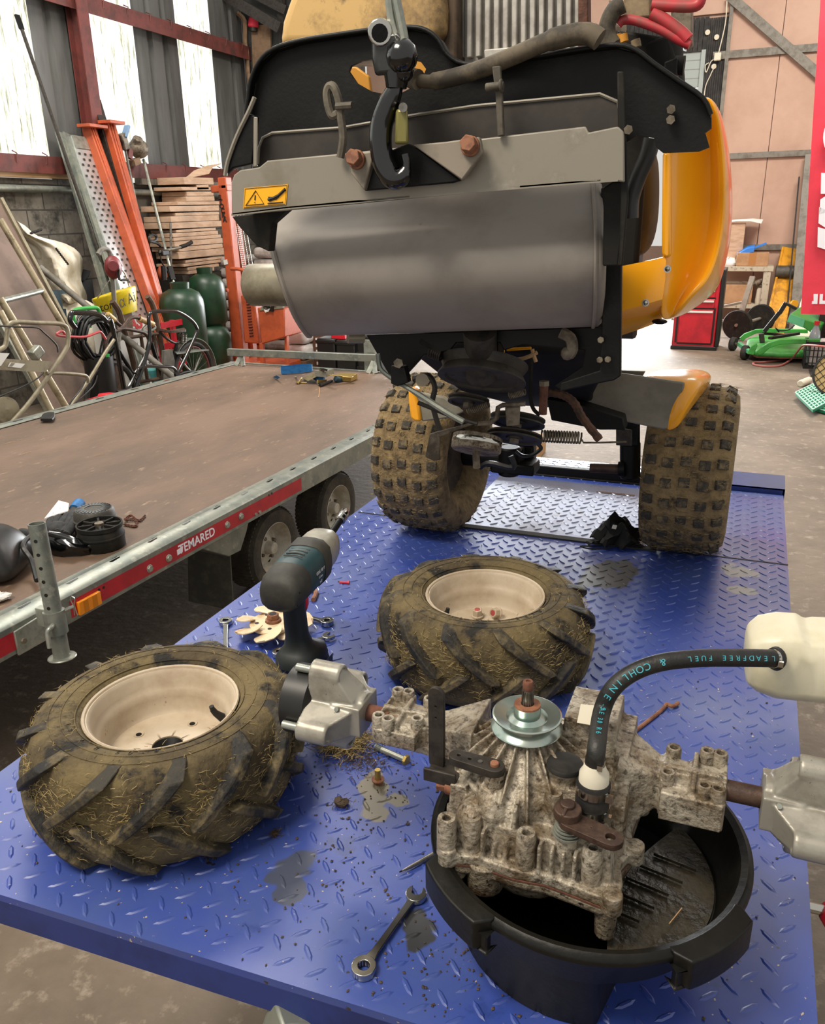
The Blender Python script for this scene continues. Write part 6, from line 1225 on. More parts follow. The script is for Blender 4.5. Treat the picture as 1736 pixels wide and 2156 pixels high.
# loading ramps
def ramp(name, label, tl_, tr_, bl_, br_, xt, xb, face, dots):
    t = thing(name, label, 'ramp', (-5.6, 6.5, 0)); a = lean(tl_, xt, bl_, xb, .05); b = lean(tr_, xt, br_, xb, .05); th = V((-.05, .01, -.03))
    body = MB().sheet([[a[0].lerp(a[1], i/30).lerp(b[0].lerp(b[1], i/30), j/6) for j in range(7)] for i in range(31)], th).build('ramp_deck', face, t)
    for q in (a, b): MB().bar(q[0]+th*.6, q[1]+th*.6, .03, .12, (0, 1, 0)).build('side_rail', 'galv', t)
    if dots:
        n_ = ((a[1]-a[0]).cross(b[0]-a[0])).normalized(); n_ = n_ if n_.dot(CAM-a[0]) > 0 else -n_; nu, nv = 6, 44; dm = MB()
        d1 = (b[0]-a[0]).normalized(); d2 = (a[1]-a[0]).normalized()
        for i in range(nv):
            for j in range(nu):
                if (i+j) % 2: continue
                p = (a[0].lerp(b[0], (j+.7)/(nu+.4))).lerp(a[1].lerp(b[1], (j+.7)/(nu+.4)), .06+.93*(i+.5)/nv)+n_*.006; dm.prism([p-d1*.014-d2*.011, p+d1*.014-d2*.011, p+d1*.014+d2*.011, p-d1*.014+d2*.011], n_*.001)
        tag(dm.build('punched_holes', 'dark_iron', body), kind='stuff')
        MB().prism([a[0].lerp(a[1], -.0), b[0].lerp(b[1], -.0), b[0].lerp(b[1], .05)+n_*.004, a[0].lerp(a[1], .05)+n_*.004], n_*.004).build('hook_plate', 'galv_bright', t)
    return t
ramp('perforated_ramp', 'bright perforated aluminium loading ramp leaning left of the orange posts', (150, 284), (188, 290), (252, 603), (308, 661), -6.25, -5.55, 'alu_sheet', True)
ramp('loading_ramp', 'second aluminium ramp seen edge-on behind the perforated ramp', (132, 276), (150, 284), (215, 560), (240, 604), -6.28, -5.75, 'galv', False)
# orange lift posts and the dark beam between them
def post(label, tl_, tr_, bl_, br_, xt, xb, cap):
    t = thing('orange_post', label, 'post', (-5.6, 7, 0)); a = lean(tl_, xt, bl_, xb); b = lean(tr_, xt, br_, xb); d = V((-.1, 0, -.03))
    MB().prism([a[0], b[0], b[1], a[1]], d).build('column', 'orange_steel', t, bevel=.006)
    for f in (.3, .6): MB().bar(a[0].lerp(b[0], f)+V((.004, 0, 0)), a[1].lerp(b[1], f)+V((.004, 0, 0)), .012, .012).build('rib', 'orange_steel', t)
    c = (a[0]+b[0])/2; MB().box(c, (.16, cap, .03)).build('top_plate', 'orange_steel', t, bevel=.004); return t
post('orange steel lift post leaning next to the perforated ramp', (187, 264), (202, 268), (316, 624), (343, 665), -6.2, -5.5, .26)
post('orange steel lift post leaning right of the dark beam', (226, 256), (243, 260), (338, 640), (356, 668), -6.15, -5.5, .22)
t = thing('steel_channel', 'dark steel beam leaning between the two orange posts', 'beam', (-5.7, 7, 0)); a = lean((195, 208), -6.3, (325, 640), -5.6); b = lean((212, 210), -6.3, (340, 640), -5.6); MB().prism([a[0], b[0], b[1], a[1]], (-.1, 0, 0)).build('channel', 'dark_iron', t)
# pole tools
t = thing('pole_saw', 'pole tool with a blue-tipped head leaning right of the orange posts', 'pole tool', (-6, 7.4, 0)); q = lean((263, 312), -6.25, (318, 585), -5.8); MB().tube(q, .014, 8).build('pole', 'steel', t)
MB().box(q[0]+V((0, -.02, .06)), (.08, .09, .16), R2('X', 15)).build('head', 'dirty_steel', t, bevel=.015); MB().bar(q[0]+V((.02, -.02, .1)), q[0]+V((.02, .06, .22)), .07, .03).build('head_guard', 'blue_dull', t, bevel=.01); MB().box(q[0]+V((.01, .05, -.05)), (.04, .06, .1), R2('X', -20)).build('head_clip', 'red_oxide', t)
t = thing('pole_pruner', 'silver telescopic pole tool with a grimy grey motor head against the clear sheet', 'pole tool', (-6, 7.8, 0)); q = lean((302, 335), -6.25, (364, 590), -5.8); MB().tube(q, .0155, 8).build('pole', 'galv_bright', t)
MB().ball(q[0]+V((0, -.06, .1)), (.1, .12, .1), 14).cyl(q[0]+V((0, -.1, .12)), q[0]+V((.06, -.12, .2)), .07, .05).build('motor_head', 'dirty_steel', t, bevel=.01); MB().bar(q[0].lerp(q[1], .48), q[0].lerp(q[1], .54), .05, .05).build('pole_clamp', 'black_plastic', t); MB().bar(q[0]+V((0, -.1, -.02)), q[0]+V((0, -.2, -.05)), .08, .06).build('head_base', 'old_wood', t)
t = thing('brush_cutter', 'brush cutter hanging with its loop handle beside the pile of pale boards', 'strimmer', (-5.9, 7.9, 0)); xq = -5.75
tubes(t, 'handle_bar', 'galv_bright', .014, PX([(336, 530), (352, 527), (376, 522), (388, 518)], xq)); tubes(t, 'grip', 'black_plastic', .022, PX([(380, 520), (392, 516), (403, 510)], xq)); tubes(t, 'loop_handle', 'black_plastic', .014, PX([(316, 512), (314, 500), (322, 494), (330, 499), (326, 507), (316, 508), (330, 512), (338, 518)], xq))
MB().box(Xp(345, 532, xq), (.06, .12, .06)).build('handle_clamp', 'black_plastic', t, bevel=.01); tubes(t, 'throttle_cable', 'cable_black', .008, PX([(338, 536), (340, 552), (352, 570), (356, 580)], xq)); tubes(t, 'shaft', 'steel', .012, PX([(359, 470), (360, 560), (361, 640), (362, 700)], xq-.1)); MB().cyl(Xp(358, 610, xq-.1), V((Xp(358, 610, xq-.1).x, Xp(358, 610, xq-.1).y, 0)), .02).build('foot_shaft', 'steel', t)
MB().ball(Xp(342, 575, xq-.05), (.05, .07, .08), 12).build('engine_cowl', 'orange_steel', t); MB().cyl(Xp(344, 560, xq), Xp(346, 590, xq), .03).build('cable_coil', 'black_plastic', t)
# cardboard and board pile
pile = [(388, 456, 374, 392), (415, 440, 389, 400), (383, 444, 393, 401), (394, 450, 403, 413), (392, 452, 413, 424), (374, 462, 424, 432), (358, 462, 433, 446), (370, 462, 448, 455), (360, 462, 455, 468), (362, 468, 468, 482), (372, 455, 484, 490), (364, 460, 491, 500), (366, 466, 500, 508), (368, 470, 508, 520), (378, 470, 520, 530), (377, 474, 530, 546), (392, 470, 548, 554), (388, 466, 555, 562), (396, 462, 563, 570), (398, 452, 570, 578)]
pile[0] = (388, 450, 372, 388)
zb = .55
for i, (xl, xr, yt, yb_) in enumerate(reversed(pile)):
    p0, p1 = Xp(xl, yb_, -5.95), Xp(xr, yb_, -5.95); pt = Xp(xl, yt, -5.95); h_ = max(.03, pt.z-p0.z)
    t = thing('pale_board', 'pale flat board in the tall uneven pile behind the orange stacker', 'board', tuple(p0), 'pale boards piled behind the stacker')
    rz = random.uniform(-.05, .05); MB().prism([(-6.3, p0.y-rz, p0.z), (-5.95, p0.y, p0.z), (-5.95, p1.y, p0.z+.01), (-6.3, p1.y+rz, p0.z)], (0, 0, h_*.94)).build('board', 'pale_board', t, bevel=.004)
    if i == 0: zb = p0.z
t = thing('board_pallet', 'dark plinth under the pile of pale boards by the block wall', 'plinth', (-6.1, 8.4, 0)); ya = Xp(398, 578, -5.95).y; MB().bb((-6.32, ya-.1, 0), (-5.97, ya+.75, zb-.005)).build('plinth', 'dark_iron', t)
t = thing('bent_card', 'bent pale card sheet sticking up on top of the board pile', 'card', tuple(Xp(420, 368, -6))); MB().sheet([[Xp(386, 378, -5.97), Xp(412, 372, -5.97), Xp(440, 366, -5.97)], [Xp(396, 372, -6.05), Xp(420, 362, -6.0), Xp(448, 352, -6.0)], [Xp(410, 360, -6.05), Xp(436, 350, -6.0), Xp(466, 345, -6.0)]], (-.01, 0, .006)).build('card', 'pale_board', t, ang=70)
# gas bottles
def bottle(label, px0, px1, pyt, pys, X_, m='gas_green', on_=0):
    c = Xp((px0+px1)/2, 700, X_); a, b = Xp(px0, pys, X_), Xp(px1, pys, X_); r = (a-b).length/2*.98; c = (a+b)/2; zs = c.z; zt_ = Xp((px0+px1)/2, pyt, X_).z; hh = zs-on_
    t = thing('gas_bottle', label, 'gas bottle', (c.x, c.y, on_), 'green gas bottles')
    MB().lathe([(.001, .0), (r*.8, 0), (r*.85, .03), (r, .06), (r, hh-.02), (r*.97, hh+.04), (r*.82, hh+.11), (r*.5, hh+.15), (.05, hh+.16), (.001, hh+.16)], (c.x, c.y, on_), n=32).build('shell', m, t, ang=60)
    MB().lathe([(r*.40, hh+.13), (r*.43, zt_-on_), (r*.36, zt_-on_), (r*.34, hh+.13)], (c.x, c.y, on_), n=24, loop=True).build('valve_guard', m, t, ang=50); MB().cyl((c.x, c.y, on_+hh+.14), (c.x, c.y, zt_-.02), .028).build('valve', 'yellow_zinc', t); return t
bottle('green gas bottle standing lower and to the left of the other two', 352, 411, 594, 640, -5.35)
tb_ = Xp(440, 690, -5.6).z
bottle('green gas bottle standing on top of another beside the orange stacker', 410, 457, 563, 606, -5.6, on_=tb_+.01)
bottle('green gas bottle at floor level half hidden under the stacked one', 424, 470, 690, 712, -5.55)
# orange pallet stacker
sk = thing('pallet_stacker', 'orange electric pallet stacker with a tall mast and mesh guard beyond the trailer gate', 'pallet stacker', (-5.3, 8.2, 0)); SY = 8.15
def PYs(pts, y=SY): return [Yp(p[0], p[1], y) for p in pts]
def ob(nm, pts, th=.08, m='orange_steel', y=SY, par=None, bevel=.008): return MB().prism(PYs(pts, y), (0, th, 0)).build(nm, m, par or sk, bevel=bevel)
def down(pts, y=SY):                                   # run the last two corners to the floor
    q = PYs(pts, y); q[2] = V((q[2].x, y, 0)); q[3] = V((q[3].x, y, 0)); return q
ms = MB().prism(down([(457, 374), (474, 372), (514, 760), (490, 760)]), (0, .12, 0)).build('mast', 'orange_steel', sk, bevel=.01)
ob('mast_head', [(442, 391), (476, 388), (478, 402), (444, 406)], .2); MB().prism(down([(490, 470), (498, 470), (536, 760), (520, 760)], SY+.25), (0, .1, 0)).build('mast', 'orange_steel', sk, bevel=.01)
dirv = (Yp(496, 600, SY-.01)-Yp(470, 400, SY-.01))
for i, ch in enumerate('STOCKA'): text('maker_lettering', ch, .068, frame(Yp(462.5+2.0*i, 416+9.3*i, SY-.006), (1, 0, 0), (0, 0, 1)), 'letter_black', ms, ext=.001, bold=.003)
MB().prism(PYs([(470, 548), (478, 546), (480, 556), (472, 558)], SY-.005), (0, -.002, 0)).build('mast_mark', 'paper', ms)
gm = MB()
for i in range(46):
    f = i/45; a, b = Yp(482+30*f, 430+190*f, SY+.2), Yp(508+34*f, 425+190*f, SY+.2); gm.tube([a, b], .004, 4)
for k in range(5): gm.tube([Yp(482+6.5*k, 430-1.2*k, SY+.2), Yp(512+7.5*k, 622-1.2*k, SY+.2)], .004, 4)
gm.build('mesh_guard', 'galv_bright', sk)
def panelq(nm, pts, y, th, m='orange_steel'): return MB().prism(PYs(pts, y), (0, th, 0)).build(nm, m, sk, bevel=.012)
pw = panelq('power_unit', [(506, 622), (534, 618), (545, 724), (514, 722)], SY-.1, .45); panelq('console', [(541, 648), (598, 650), (599, 710), (550, 725)], SY-.35, .4); MB().prism(PYs([(545, 655), (597, 650), (592, 640), (552, 643)], SY-.36), (0, .25, .12)).build('console_top', 'fender_grey', sk, bevel=.006)
for i in range(13): MB().tube(PYs([(518+.6*i, 635+6*i), (526+.6*i, 634+6*i)], SY-.104), .008, 5).build('vent_slot', 'red_oxide', pw)
MB().prism(PYs([(553, 648), (566, 644), (572, 654), (558, 658)], SY-.37), (0, .0, .01)).build('dial_panel', 'paper', sk); MB().tube(PYs([(572, 655), (574, 643), (580, 640)], SY-.36), .02, 8).build('key_switch', 'black_plastic', sk)
for pts, y in (([(545, 722), (552, 722), (556, 790), (549, 790)], SY-.3), ([(598, 708), (603, 708), (606, 790), (600, 790)], SY-.3), ([(540, 725), (546, 725), (549, 790), (542, 790)], SY)): MB().prism(down(pts, y), (0, .05, 0)).build('leg', 'orange_steel', sk, bevel=.005)
MB().prism([(-5.85, SY-.5, 0), (-4.75, SY-.5, 0), (-4.75, SY+.3, 0), (-5.85, SY+.3, 0)], (0, 0, .14)).build('base_frame', 'orange_steel', sk, bevel=.01)
tubes(sk, 'side_hoop', 'orange_steel', .02, PYs([(462, 750), (452, 680), (449, 625), (454, 614), (470, 611), (480, 611)], SY-.1), PYs([(470, 745), (463, 660), (463, 614)], SY-.1), PYs([(455, 735), (480, 730)], SY-.1), PYs([(486, 566), (505, 567), (520, 575), (523, 592)], SY-.1), n=8)
ob('base_step', [(463, 745), (495, 742), (497, 766), (464, 770)], .3)
# wrapped pallets, crates beyond the gate
def wrapped(label, x0, x1, yt, Y_, m='tarp_wrap', layers=6):
    a, b = Yp(x0, 720, Y_), Yp(x1, 720, Y_); zt_ = Yp((x0+x1)/2, yt, Y_).z; t = thing('wrapped_pallet', label, 'pallet', tuple(((a+b)/2).to_2d())+(0,))
    for i in range(layers):
        z0, z1 = .12+(zt_-.12)*i/layers, .12+(zt_-.12)*(i+1)/layers; j = random.uniform(-.02, .02); MB().prism([(a.x+j, Y_, z0+.004), (b.x+j, Y_+j, z0+.004), (b.x+j, Y_+.7, z0+.004), (a.x+j, Y_+.7, z0+.004)], (0, 0, z1-z0-.008)).build('bag_layer', m, t, bevel=.05, seg=3, ang=80)
    MB().bb((a.x, Y_, 0), (b.x, Y_+.7, .115)).build('pallet_base', 'old_wood', t)
wrapped('plastic-wrapped pallet of bags seen through the stacker hoop', 470, 505, 540, 8.75, layers=9); wrapped('plastic-wrapped pallet of bags right of the stacker, behind the silencer outlet', 545, 610, 520, 8.95, layers=9); wrapped('pale shiny wrapped pallet right of the orange console', 596, 642, 660, 8.4, 'white_wrap', 3)
t = thing('brown_stillage', 'brown perforated plastic crate behind the trailer gate', 'crate', tuple(Yp(655, 745, 8.6).to_2d())+(0,)); a, b = Yp(640, 760, 8.6), Yp(672, 760, 8.6); zt_ = Yp(656, 700, 8.6).z; MB().bb((a.x, 8.6, 0), (b.x+.25, 9.0, zt_)).build('shell', 'brown_crate', t, bevel=.01)
for i in range(7):
    for j in range(4): MB().bb((a.x+.03+.07*j, 8.594, zt_-.06-.07*i-.035), (a.x+.03+.07*j+.045-(j % 2)*.015, 8.6, zt_-.06-.07*i)).build('slot', 'paper', t)
for i, (x0, x1, yt, lb) in enumerate(((668, 706, 712, 'black crate left of the pair behind the trailer gate'), (708, 748, 716, 'black crate in the middle behind the trailer gate'), (752, 800, 706, 'black crate behind the right end of the trailer gate'))):
    a, b = Yp(x0, 760, 8.2), Yp(x1, 760, 8.2); t = thing('black_crate', lb, 'crate', (a.x, 8.2, 0), 'black crates behind the gate'); zt_ = Yp(x0, yt, 8.2).z; MB().bb((a.x, 8.2, 0), (b.x, 8.6, zt_)).build('shell', 'black_plastic', t, bevel=.015)
    for k in range(3): MB().bb((a.x-.008, 8.19, zt_-.05-.16*k), (b.x+.008, 8.2, zt_-.02-.16*k)).build('ledge', 'black_plastic', t, bevel=.004)
t = thing('red_pack', 'small red and white pack on top of the middle black crate', 'box', tuple(Yp(712, 708, 8.3))); zz = Yp(708, 716, 8.2).z+.003; a = Yp(696, 700, 8.25); MB().bb((a.x, 8.25, zz), (a.x+.17, 8.4, zz+.07)).build('pack', 'red_plastic', t, bevel=.005)
# old bicycle
bc = thing('old_bicycle', 'old black bicycle with cream grips, sprung saddle and rear rack behind the trailer', 'bicycle', (-4.95, 6.2, 0)); BX = -4.95
hb_ = [(223, 738), (224, 718), (236, 700), (252, 694), (262, 684), (272, 671), (284, 668), (296, 671), (312, 678)]
tubes(bc, 'handlebar', 'brown_iron', .016, PX(hb_, BX), PX([(245, 694), (262, 692), (290, 697), (305, 702), (313, 713), (315, 722)], BX), PX([(262, 693), (240, 674), (228, 662), (206, 660)], BX-.1), n=10); tubes(bc, 'grip', 'cream_plastic', .026, PX([(293, 671), (308, 677), (322, 683)], BX), PX([(226, 662), (240, 674)], BX+.05), n=10); tubes(bc, 'brake_lever', 'galv', .012, PX([(322, 684), (326, 690), (316, 697), (300, 696), (308, 686)], BX))
tubes(bc, 'head_tube', 'steel_rail', .024, PX([(250, 700), (246, 730), (242, 756)], BX), n=10); tubes(bc, 'fork', 'brown_iron', .02, PX([(244, 752), (238, 790), (232, 850), (228, 880)], BX), PX([(252, 752), (246, 800), (236, 860)], BX-.08), n=8); MB().prism(PX([(230, 765), (252, 762), (250, 790), (236, 820), (226, 800)], BX-.04), (.05, 0, 0)).build('headlamp_bracket', 'brown_iron', bc, bevel=.01)
tubes(bc, 'frame_tube', 'black_steel', .017, PX([(248, 735), (275, 780), (300, 825), (330, 850)], BX), PX([(314, 720), (300, 770), (276, 835)], BX), PX([(318, 720), (330, 760), (345, 800)], BX), PX([(372, 722), (364, 760), (356, 800)], BX), PX([(356, 800), (385, 785), (408, 782)], BX), n=8)
tubes(bc, 'saddle_rail', 'dark_iron', .012, PX([(335, 698), (350, 712), (368, 722), (382, 716), (390, 704)], BX), n=6); MB().sheet([[Xp(335, 696, BX-.05), Xp(360, 700, BX-.06), Xp(388, 694, BX-.12)], [Xp(334, 699, BX), Xp(358, 700, BX), Xp(392, 698, BX)], [Xp(335, 696, BX+.05), Xp(360, 701, BX+.06), Xp(390, 699, BX+.12)]], (0, 0, .02)).build('saddle', 'brown_iron', bc, ang=70)
for px in (382, 388):
    a, b = Xp(px, 702, BX), Xp(px-1, 722, BX); d = (b-a).normalized(); u = d.orthogonal().normalized(); w_ = d.cross(u); MB().tube([a+(b-a)*i/48+(u*math.cos(2*PI*i/8)+w_*math.sin(2*PI*i/8))*.022 for i in range(49)], .006, 5).build('saddle_spring', 'steel', bc)
rk = Xp(404, 740, BX); MB().prism([Xp(362, 738, BX-.08), Xp(418, 736, BX-.08), Xp(440, 738, BX+.08), Xp(372, 746, BX+.08)], (0, 0, .01)).build('rear_rack', 'galv', bc); tubes(bc, 'rack_stay', 'galv', .01, PX([(424, 742), (414, 768), (408, 784)], BX), PX([(372, 745), (390, 770), (404, 784)], BX), n=6)
wc = Xp(407, 788, BX); wr = .30; MB().tube([wc+V((0, wr*math.cos(2*PI*i/40), wr*math.sin(2*PI*i/40))) for i in range(40)], .024, 8, closed=True).build('rear_tyre', 'rubber', bc); MB().tube([wc+V((0, (wr-.035)*math.cos(2*PI*i/40), (wr-.035)*math.sin(2*PI*i/40))) for i in range(40)], .011, 6, closed=True).build('rear_rim', 'red_oxide', bc)
for i in range(18): a_ = 2*PI*i/18; MB().tube([wc, wc+V((0, (wr-.04)*math.cos(a_), (wr-.04)*math.sin(a_)))], .003, 4).build('spoke', 'steel', bc)
MB().loft([[wc+V((x, (wr+.05)*math.cos(a_), (wr+.05)*math.sin(a_))) for x in (-.035, .035)]+[wc+V((x, (wr+.044)*math.cos(a_), (wr+.044)*math.sin(a_))) for x in (.035, -.035)] for a_ in [rad(5+130*i/16) for i in range(17)]]).build('rear_mudguard', 'galv', bc, ang=60)
wf = wc+V((0, -1.08, 0)); wf.y = Xp(238, 850, BX).y; wf.z = wc.z; MB().tube([wf+V((0, wr*math.cos(2*PI*i/40), wr*math.sin(2*PI*i/40))) for i in range(40)], .024, 8, closed=True).build('front_tyre', 'rubber', bc)
# black tubular machine handles
t = thing('black_machine_handle', 'black tubular machine handle standing in front of the bicycle rack', 'handle', (-4.6, 6.4, 0))
q = PX([(276, 850), (292, 800), (312, 735), (315, 700), (313, 668), (320, 657), (345, 655), (372, 656), (400, 672), (414, 690), (412, 705), (392, 750), (370, 800)], -4.65); q = [V((q[0].x, q[0].y-.2, 0))]+q+[V((q[-1].x, q[-1].y-.15, 0))]
tubes(t, 'handle_tube', 'black_gloss', .016, q, n=10); tubes(t, 'cross_tube', 'black_gloss', .014, PX([(284, 786), (292, 776), (310, 771), (345, 772), (364, 774), (371, 782)], -4.65), n=10); tubes(t, 'cross_tube', 'black_gloss', .013, PX([(250, 830), (270, 815), (284, 790), (300, 760), (310, 740)], -4.7)); MB().cyl(Xp(370, 789, -4.63), Xp(374, 788, -4.6), .02).build('hand_knob', 'black_plastic', t)
t = thing('black_hoop_handle', 'black hoop handle in front of the coiled black cable', 'handle', (-4.7, 5.6, 0)); q = PX([(158, 690), (148, 675), (150, 661), (160, 658), (206, 662), (224, 676), (238, 694)], -4.7); tubes(t, 'hoop', 'black_gloss', .02, q+[V((q[-1].x, q[-1].y+.05, 0))], n=10)
# cable coil on a green stand, red lever
t = thing('cable_coil', 'big coil of black cable in a green tubular holder', 'cable', (-5.0, 5.7, 0)); cc = Xp(200, 712, -5.0)
for k in range(16):
    rr = .20-.008*(k % 8); ph = random.uniform(-.03, .03); MB().tube([cc+V((.0+.03*(k % 4)-.05+ph*math.sin(3*a_), rr*1.05*math.cos(a_), rr*math.sin(a_)+ph*.4)) for a_ in [2*PI*i/32 for i in range(32)]], .010, 6, closed=True).build('cable_turn', 'cable_black', t)
tubes(t, 'holder', 'green_plastic', .016, PX([(157, 680), (154, 662), (160, 652), (195, 648), (206, 650), (211, 664)], -4.98), PX([(187, 672), (189, 690)], -4.98), PX([(226, 745), (227, 760), (229, 768)], -4.9)); MB().cyl((cc.x, cc.y, 0), (cc.x, cc.y, cc.z-.15), .12).build('drum_foot', 'black_plastic', t)
t = thing('red_lever', 'thin red bent lever lying across the black cable coil', 'lever', (-4.7, 5.4, 0)); tubes(t, 'lever', 'red_cable', .010, PX([(137, 705), (131, 697), (121, 702), (122, 706), (150, 709), (180, 709), (205, 700), (213, 700), (222, 714)], -4.66), k=3)
# yellow bucket, hand pump, letter box
t = thing('yellow_bucket', 'yellow plastic bucket with black print hung on its side below the perforated ramp', 'bucket', tuple(Xp(243, 635, -5.35)))
def loft2(a, b, n=24):
    def el(p0, p1, q): c = (p0+p1)/2; u = (p1-p0)/2; v = V((1, 0, .2)).normalized()*u.length*.8; return [c+u*math.cos(2*PI*i/n)+v*math.sin(2*PI*i/n) for i in range(n)]
    return el(*a, 0), el(*b, 0)
r0, r1 = loft2((Xp(205, 628, -5.35), Xp(272, 604, -5.35)), (Xp(224, 672, -5.35), Xp(279, 655, -5.35))); mid = [p.lerp(q, .06) for p, q in zip(r0, r1)]; c_ = sum(r0, V())/24; MB().loft([[c_+(p-c_)*.9 for p in r0], r0, [c_+(p-c_)*1.03 for p in mid], r1]).build('bucket_shell', 'bucket_yellow', t, ang=40)
cb = Xp(243, 633, -5.35); rad_ = (r0[0]-r0[12]).length/2*.8+.01; ud = (r1[0]+r1[12]-r0[0]-r0[12]).normalized(); text('bucket_print', 'α Ai', .13, frame(Xp(268, 632, -5.35+rad_+.02), (-ud).cross(V((1, 0, .2))), -ud), 'letter_black', t, ext=.001); text('bucket_print', 'tor', .1, frame(Xp(224, 645, -5.35+rad_-.0), (-ud).cross(V((1, -.4, .2))), -ud), 'letter_black', t, ext=.001)
MB().tube(cat([r0[0], (r0[0]+r0[12])/2+V((.1, 0, .2)), r0[12]], 6), .005, 6).build('wire_handle', 'steel', t)
MB().bar(Xp(243, 652, -5.38), V((-5.45, Xp(243, 652, -5.38).y, 0)), .2, .2).build('pedestal', 'old_wood', t)
t = thing('hand_pump', 'red rotary hand pump on a grey pipe with a curved spout, by the yellow bucket', 'pump', (-5.1, 6, 0)); xq = -5.15
q = PX([(206, 536), (212, 527), (222, 524), (230, 530), (233, 545), (235, 560), (238, 600), (242, 660), (246, 720)], xq); tubes(t, 'pipe', 'steel_rail', .02, q+[V((q[-1].x, q[-1].y, 0))], n=10); MB().ball(Xp(238, 563, xq+.03), (.06, .09, .1), 14).cyl(Xp(238, 560, xq+.05), Xp(238, 560, xq+.12), .05).build('pump_body', 'pump_red', t, bevel=.01); tubes(t, 'crank', 'dark_iron', .012, PX([(246, 563), (250, 568), (251, 588), (262, 589), (269, 589)], xq+.1), k=2)
t = thing('printed_carton', 'off-white carton with red letters behind the bicycle handlebar', 'carton', (-5.3, 6.4, 0)); a, b = Xp(248, 690, -5.3), Xp(306, 690, -5.3); zt_, zl = Xp(280, 672, -5.3).z, Xp(280, 705, -5.3).z; MB().bb((-5.6, a.y, 0), (-5.3, b.y, zt_)).build('carton', 'paper', t, bevel=.008); text('carton_print', 'HAS', .16, frame(V((-5.297, (a.y+b.y)/2, zl+.1)), (0, 1, 0), (0, 0, 1)), 'letter_red', t, ext=.001, bold=.006)
# wooden sack barrow, red crate, grey board, teal can
t = thing('sack_barrow', 'old brown wooden sack barrow standing between the bicycle and the carton', 'sack barrow', (-5.1, 6.5, 0)); xq = -5.08
for pts in ([(236, 634), (250, 655), (260, 690), (275, 740), (285, 790)], [(310, 624), (322, 645), (332, 690), (342, 740), (350, 790)]):
    q = PX(pts, xq); q.append(V((q[-1].x+.05, q[-1].y-.1, 0))); tubes(t, 'shaft', 'old_wood_dark', [.026]*(4*(len(q)-1)+1), q, n=8)
for a, b in (((268, 711), (338, 702)), ((285, 806), (346, 795)), ((296, 703), (310, 800)), ((322, 703), (334, 795))): tubes(t, 'crosspiece', 'old_wood_dark', .016, PX([a, b], xq), n=8)
t = thing('red_crate', 'small red slatted metal crate behind the bicycle saddle', 'crate', (-5.3, 7, 0)); ya, yb2 = Xp(336, 700, -5.25).y, Xp(392, 700, -5.25).y; zt_ = Xp(360, 674, -5.25).z
for y in (ya, (ya+yb2)/2, yb2):
    for x in (-5.25, -5.55): MB().bb((x-.02, y-.02, 0), (x+.02, y+.02, zt_)).build('crate_post', 'red_box', t)
for k in range(4): MB().bb((-5.24, ya, zt_-.06-.2*k), (-5.225, yb2, zt_-.005-.2*k)).build('crate_slat', 'red_box', t)
t = thing('grey_plank', 'weathered grey plank standing on end below the bicycle rack', 'plank', (-4.8, 6.5, 0)); q = PX([(346, 738), (362, 736), (368, 760), (350, 815), (332, 812)], -4.8); zl = min(p.z for p in q); MB().prism([q[0], q[1], q[2], V((-4.8, q[3].y, 0)), V((-4.8, q[4].y, 0))], (-.03, 0, 0)).build('plank', 'grey_wood', t)
t = thing('teal_can', 'small teal plastic canister on the floor below the sack barrow', 'canister', (-5.2, 6.4, 0)); c_ = Xp(313, 790, -5.25); MB().cyl((c_.x, c_.y, 0), (c_.x, c_.y, Xp(313, 772, -5.25).z), .13).build('canister', 'teal_plastic', t, bevel=.02)
t = thing('red_tool', 'red tool with a black handle showing above the trailer rail', 'tool', (-4.5, 5.3, 0)); q = PX([(221, 838), (224, 830), (247, 827), (250, 834)], -4.35); MB().prism(q, (-.08, 0, 0)).bb((-4.43, q[0].y, 0), (-4.36, q[2].y, q[0].z)).build('body', 'red_plastic', t, bevel=.01); tubes(t, 'grip', 'black_plastic', .018, PX([(246, 827), (264, 824)], -4.38))
t = thing('cable_bundle', 'small bundle of black cable hanging over the far trailer rail', 'cable', (-4.3, 4.9, 0)); 
for k in range(5): tubes(t, 'cable_turn', 'cable_black', .008, [Zp(*p, .597) for p in ((88+3*k, 884), (92+4*k, 874), (104+2*k, 870), (112, 874+k), (104+k, 884))])
# ------------------------------------------------------------------ right-hand background
def PYq(pts, y): return [Yp(p[0], p[1], y) for p in pts]
BY = 13.62
wbh = thing('workbench', 'peeling off-white wooden workbench against the pink wall', 'workbench', (-.2, 13.8, 0))
xr, xl = Yp(1619, 600, BY).x, -.95; zt = Yp(1570, 561, BY).z; zs = Yp(1560, 641, BY).z; zm = Yp(1560, 595, BY).z
MB().bb((xl, BY-.02, zt-.07), (xr+.03, 14.12, zt)).build('bench_top', 'bench_paint', wbh, bevel=.006); MB().bb((xl, BY, zs-.06), (xr, 14.1, zs)).build('lower_shelf', 'bench_paint', wbh, bevel=.005); MB().bb((xl, BY+.3, zm-.04), (xr, BY+.33, zm)).build('back_rail', 'bench_paint', wbh)
for x in (xl+.05, xr-.05):
    for y in (BY+.02, 14.06): MB().bb((x-.05, y-.03, 0), (x+.05, y+.05, zt-.07)).build('leg', 'bench_paint', wbh, bevel=.006)
def carton(label, x0, x1, yt, y0, z0, dp=.35, m='cardboard', nm='cardboard_box', flap=True):
    a, b = Yp(x0, 550, y0), Yp(x1, 550, y0); zt_ = Yp((x0+x1)/2, yt, y0).z; t = thing(nm, label, 'box', (a.x, y0, z0))
    MB().bb((a.x, y0, z0+.002), (b.x, y0+dp, zt_)).build('carton', m, t, bevel=.008)
    if flap: MB().bb(((a.x+b.x)/2-.05, y0-.002, z0+.02), ((a.x+b.x)/2+.05, y0-.0005, zt_)).build('tape', 'tape_brown', t)
    return t
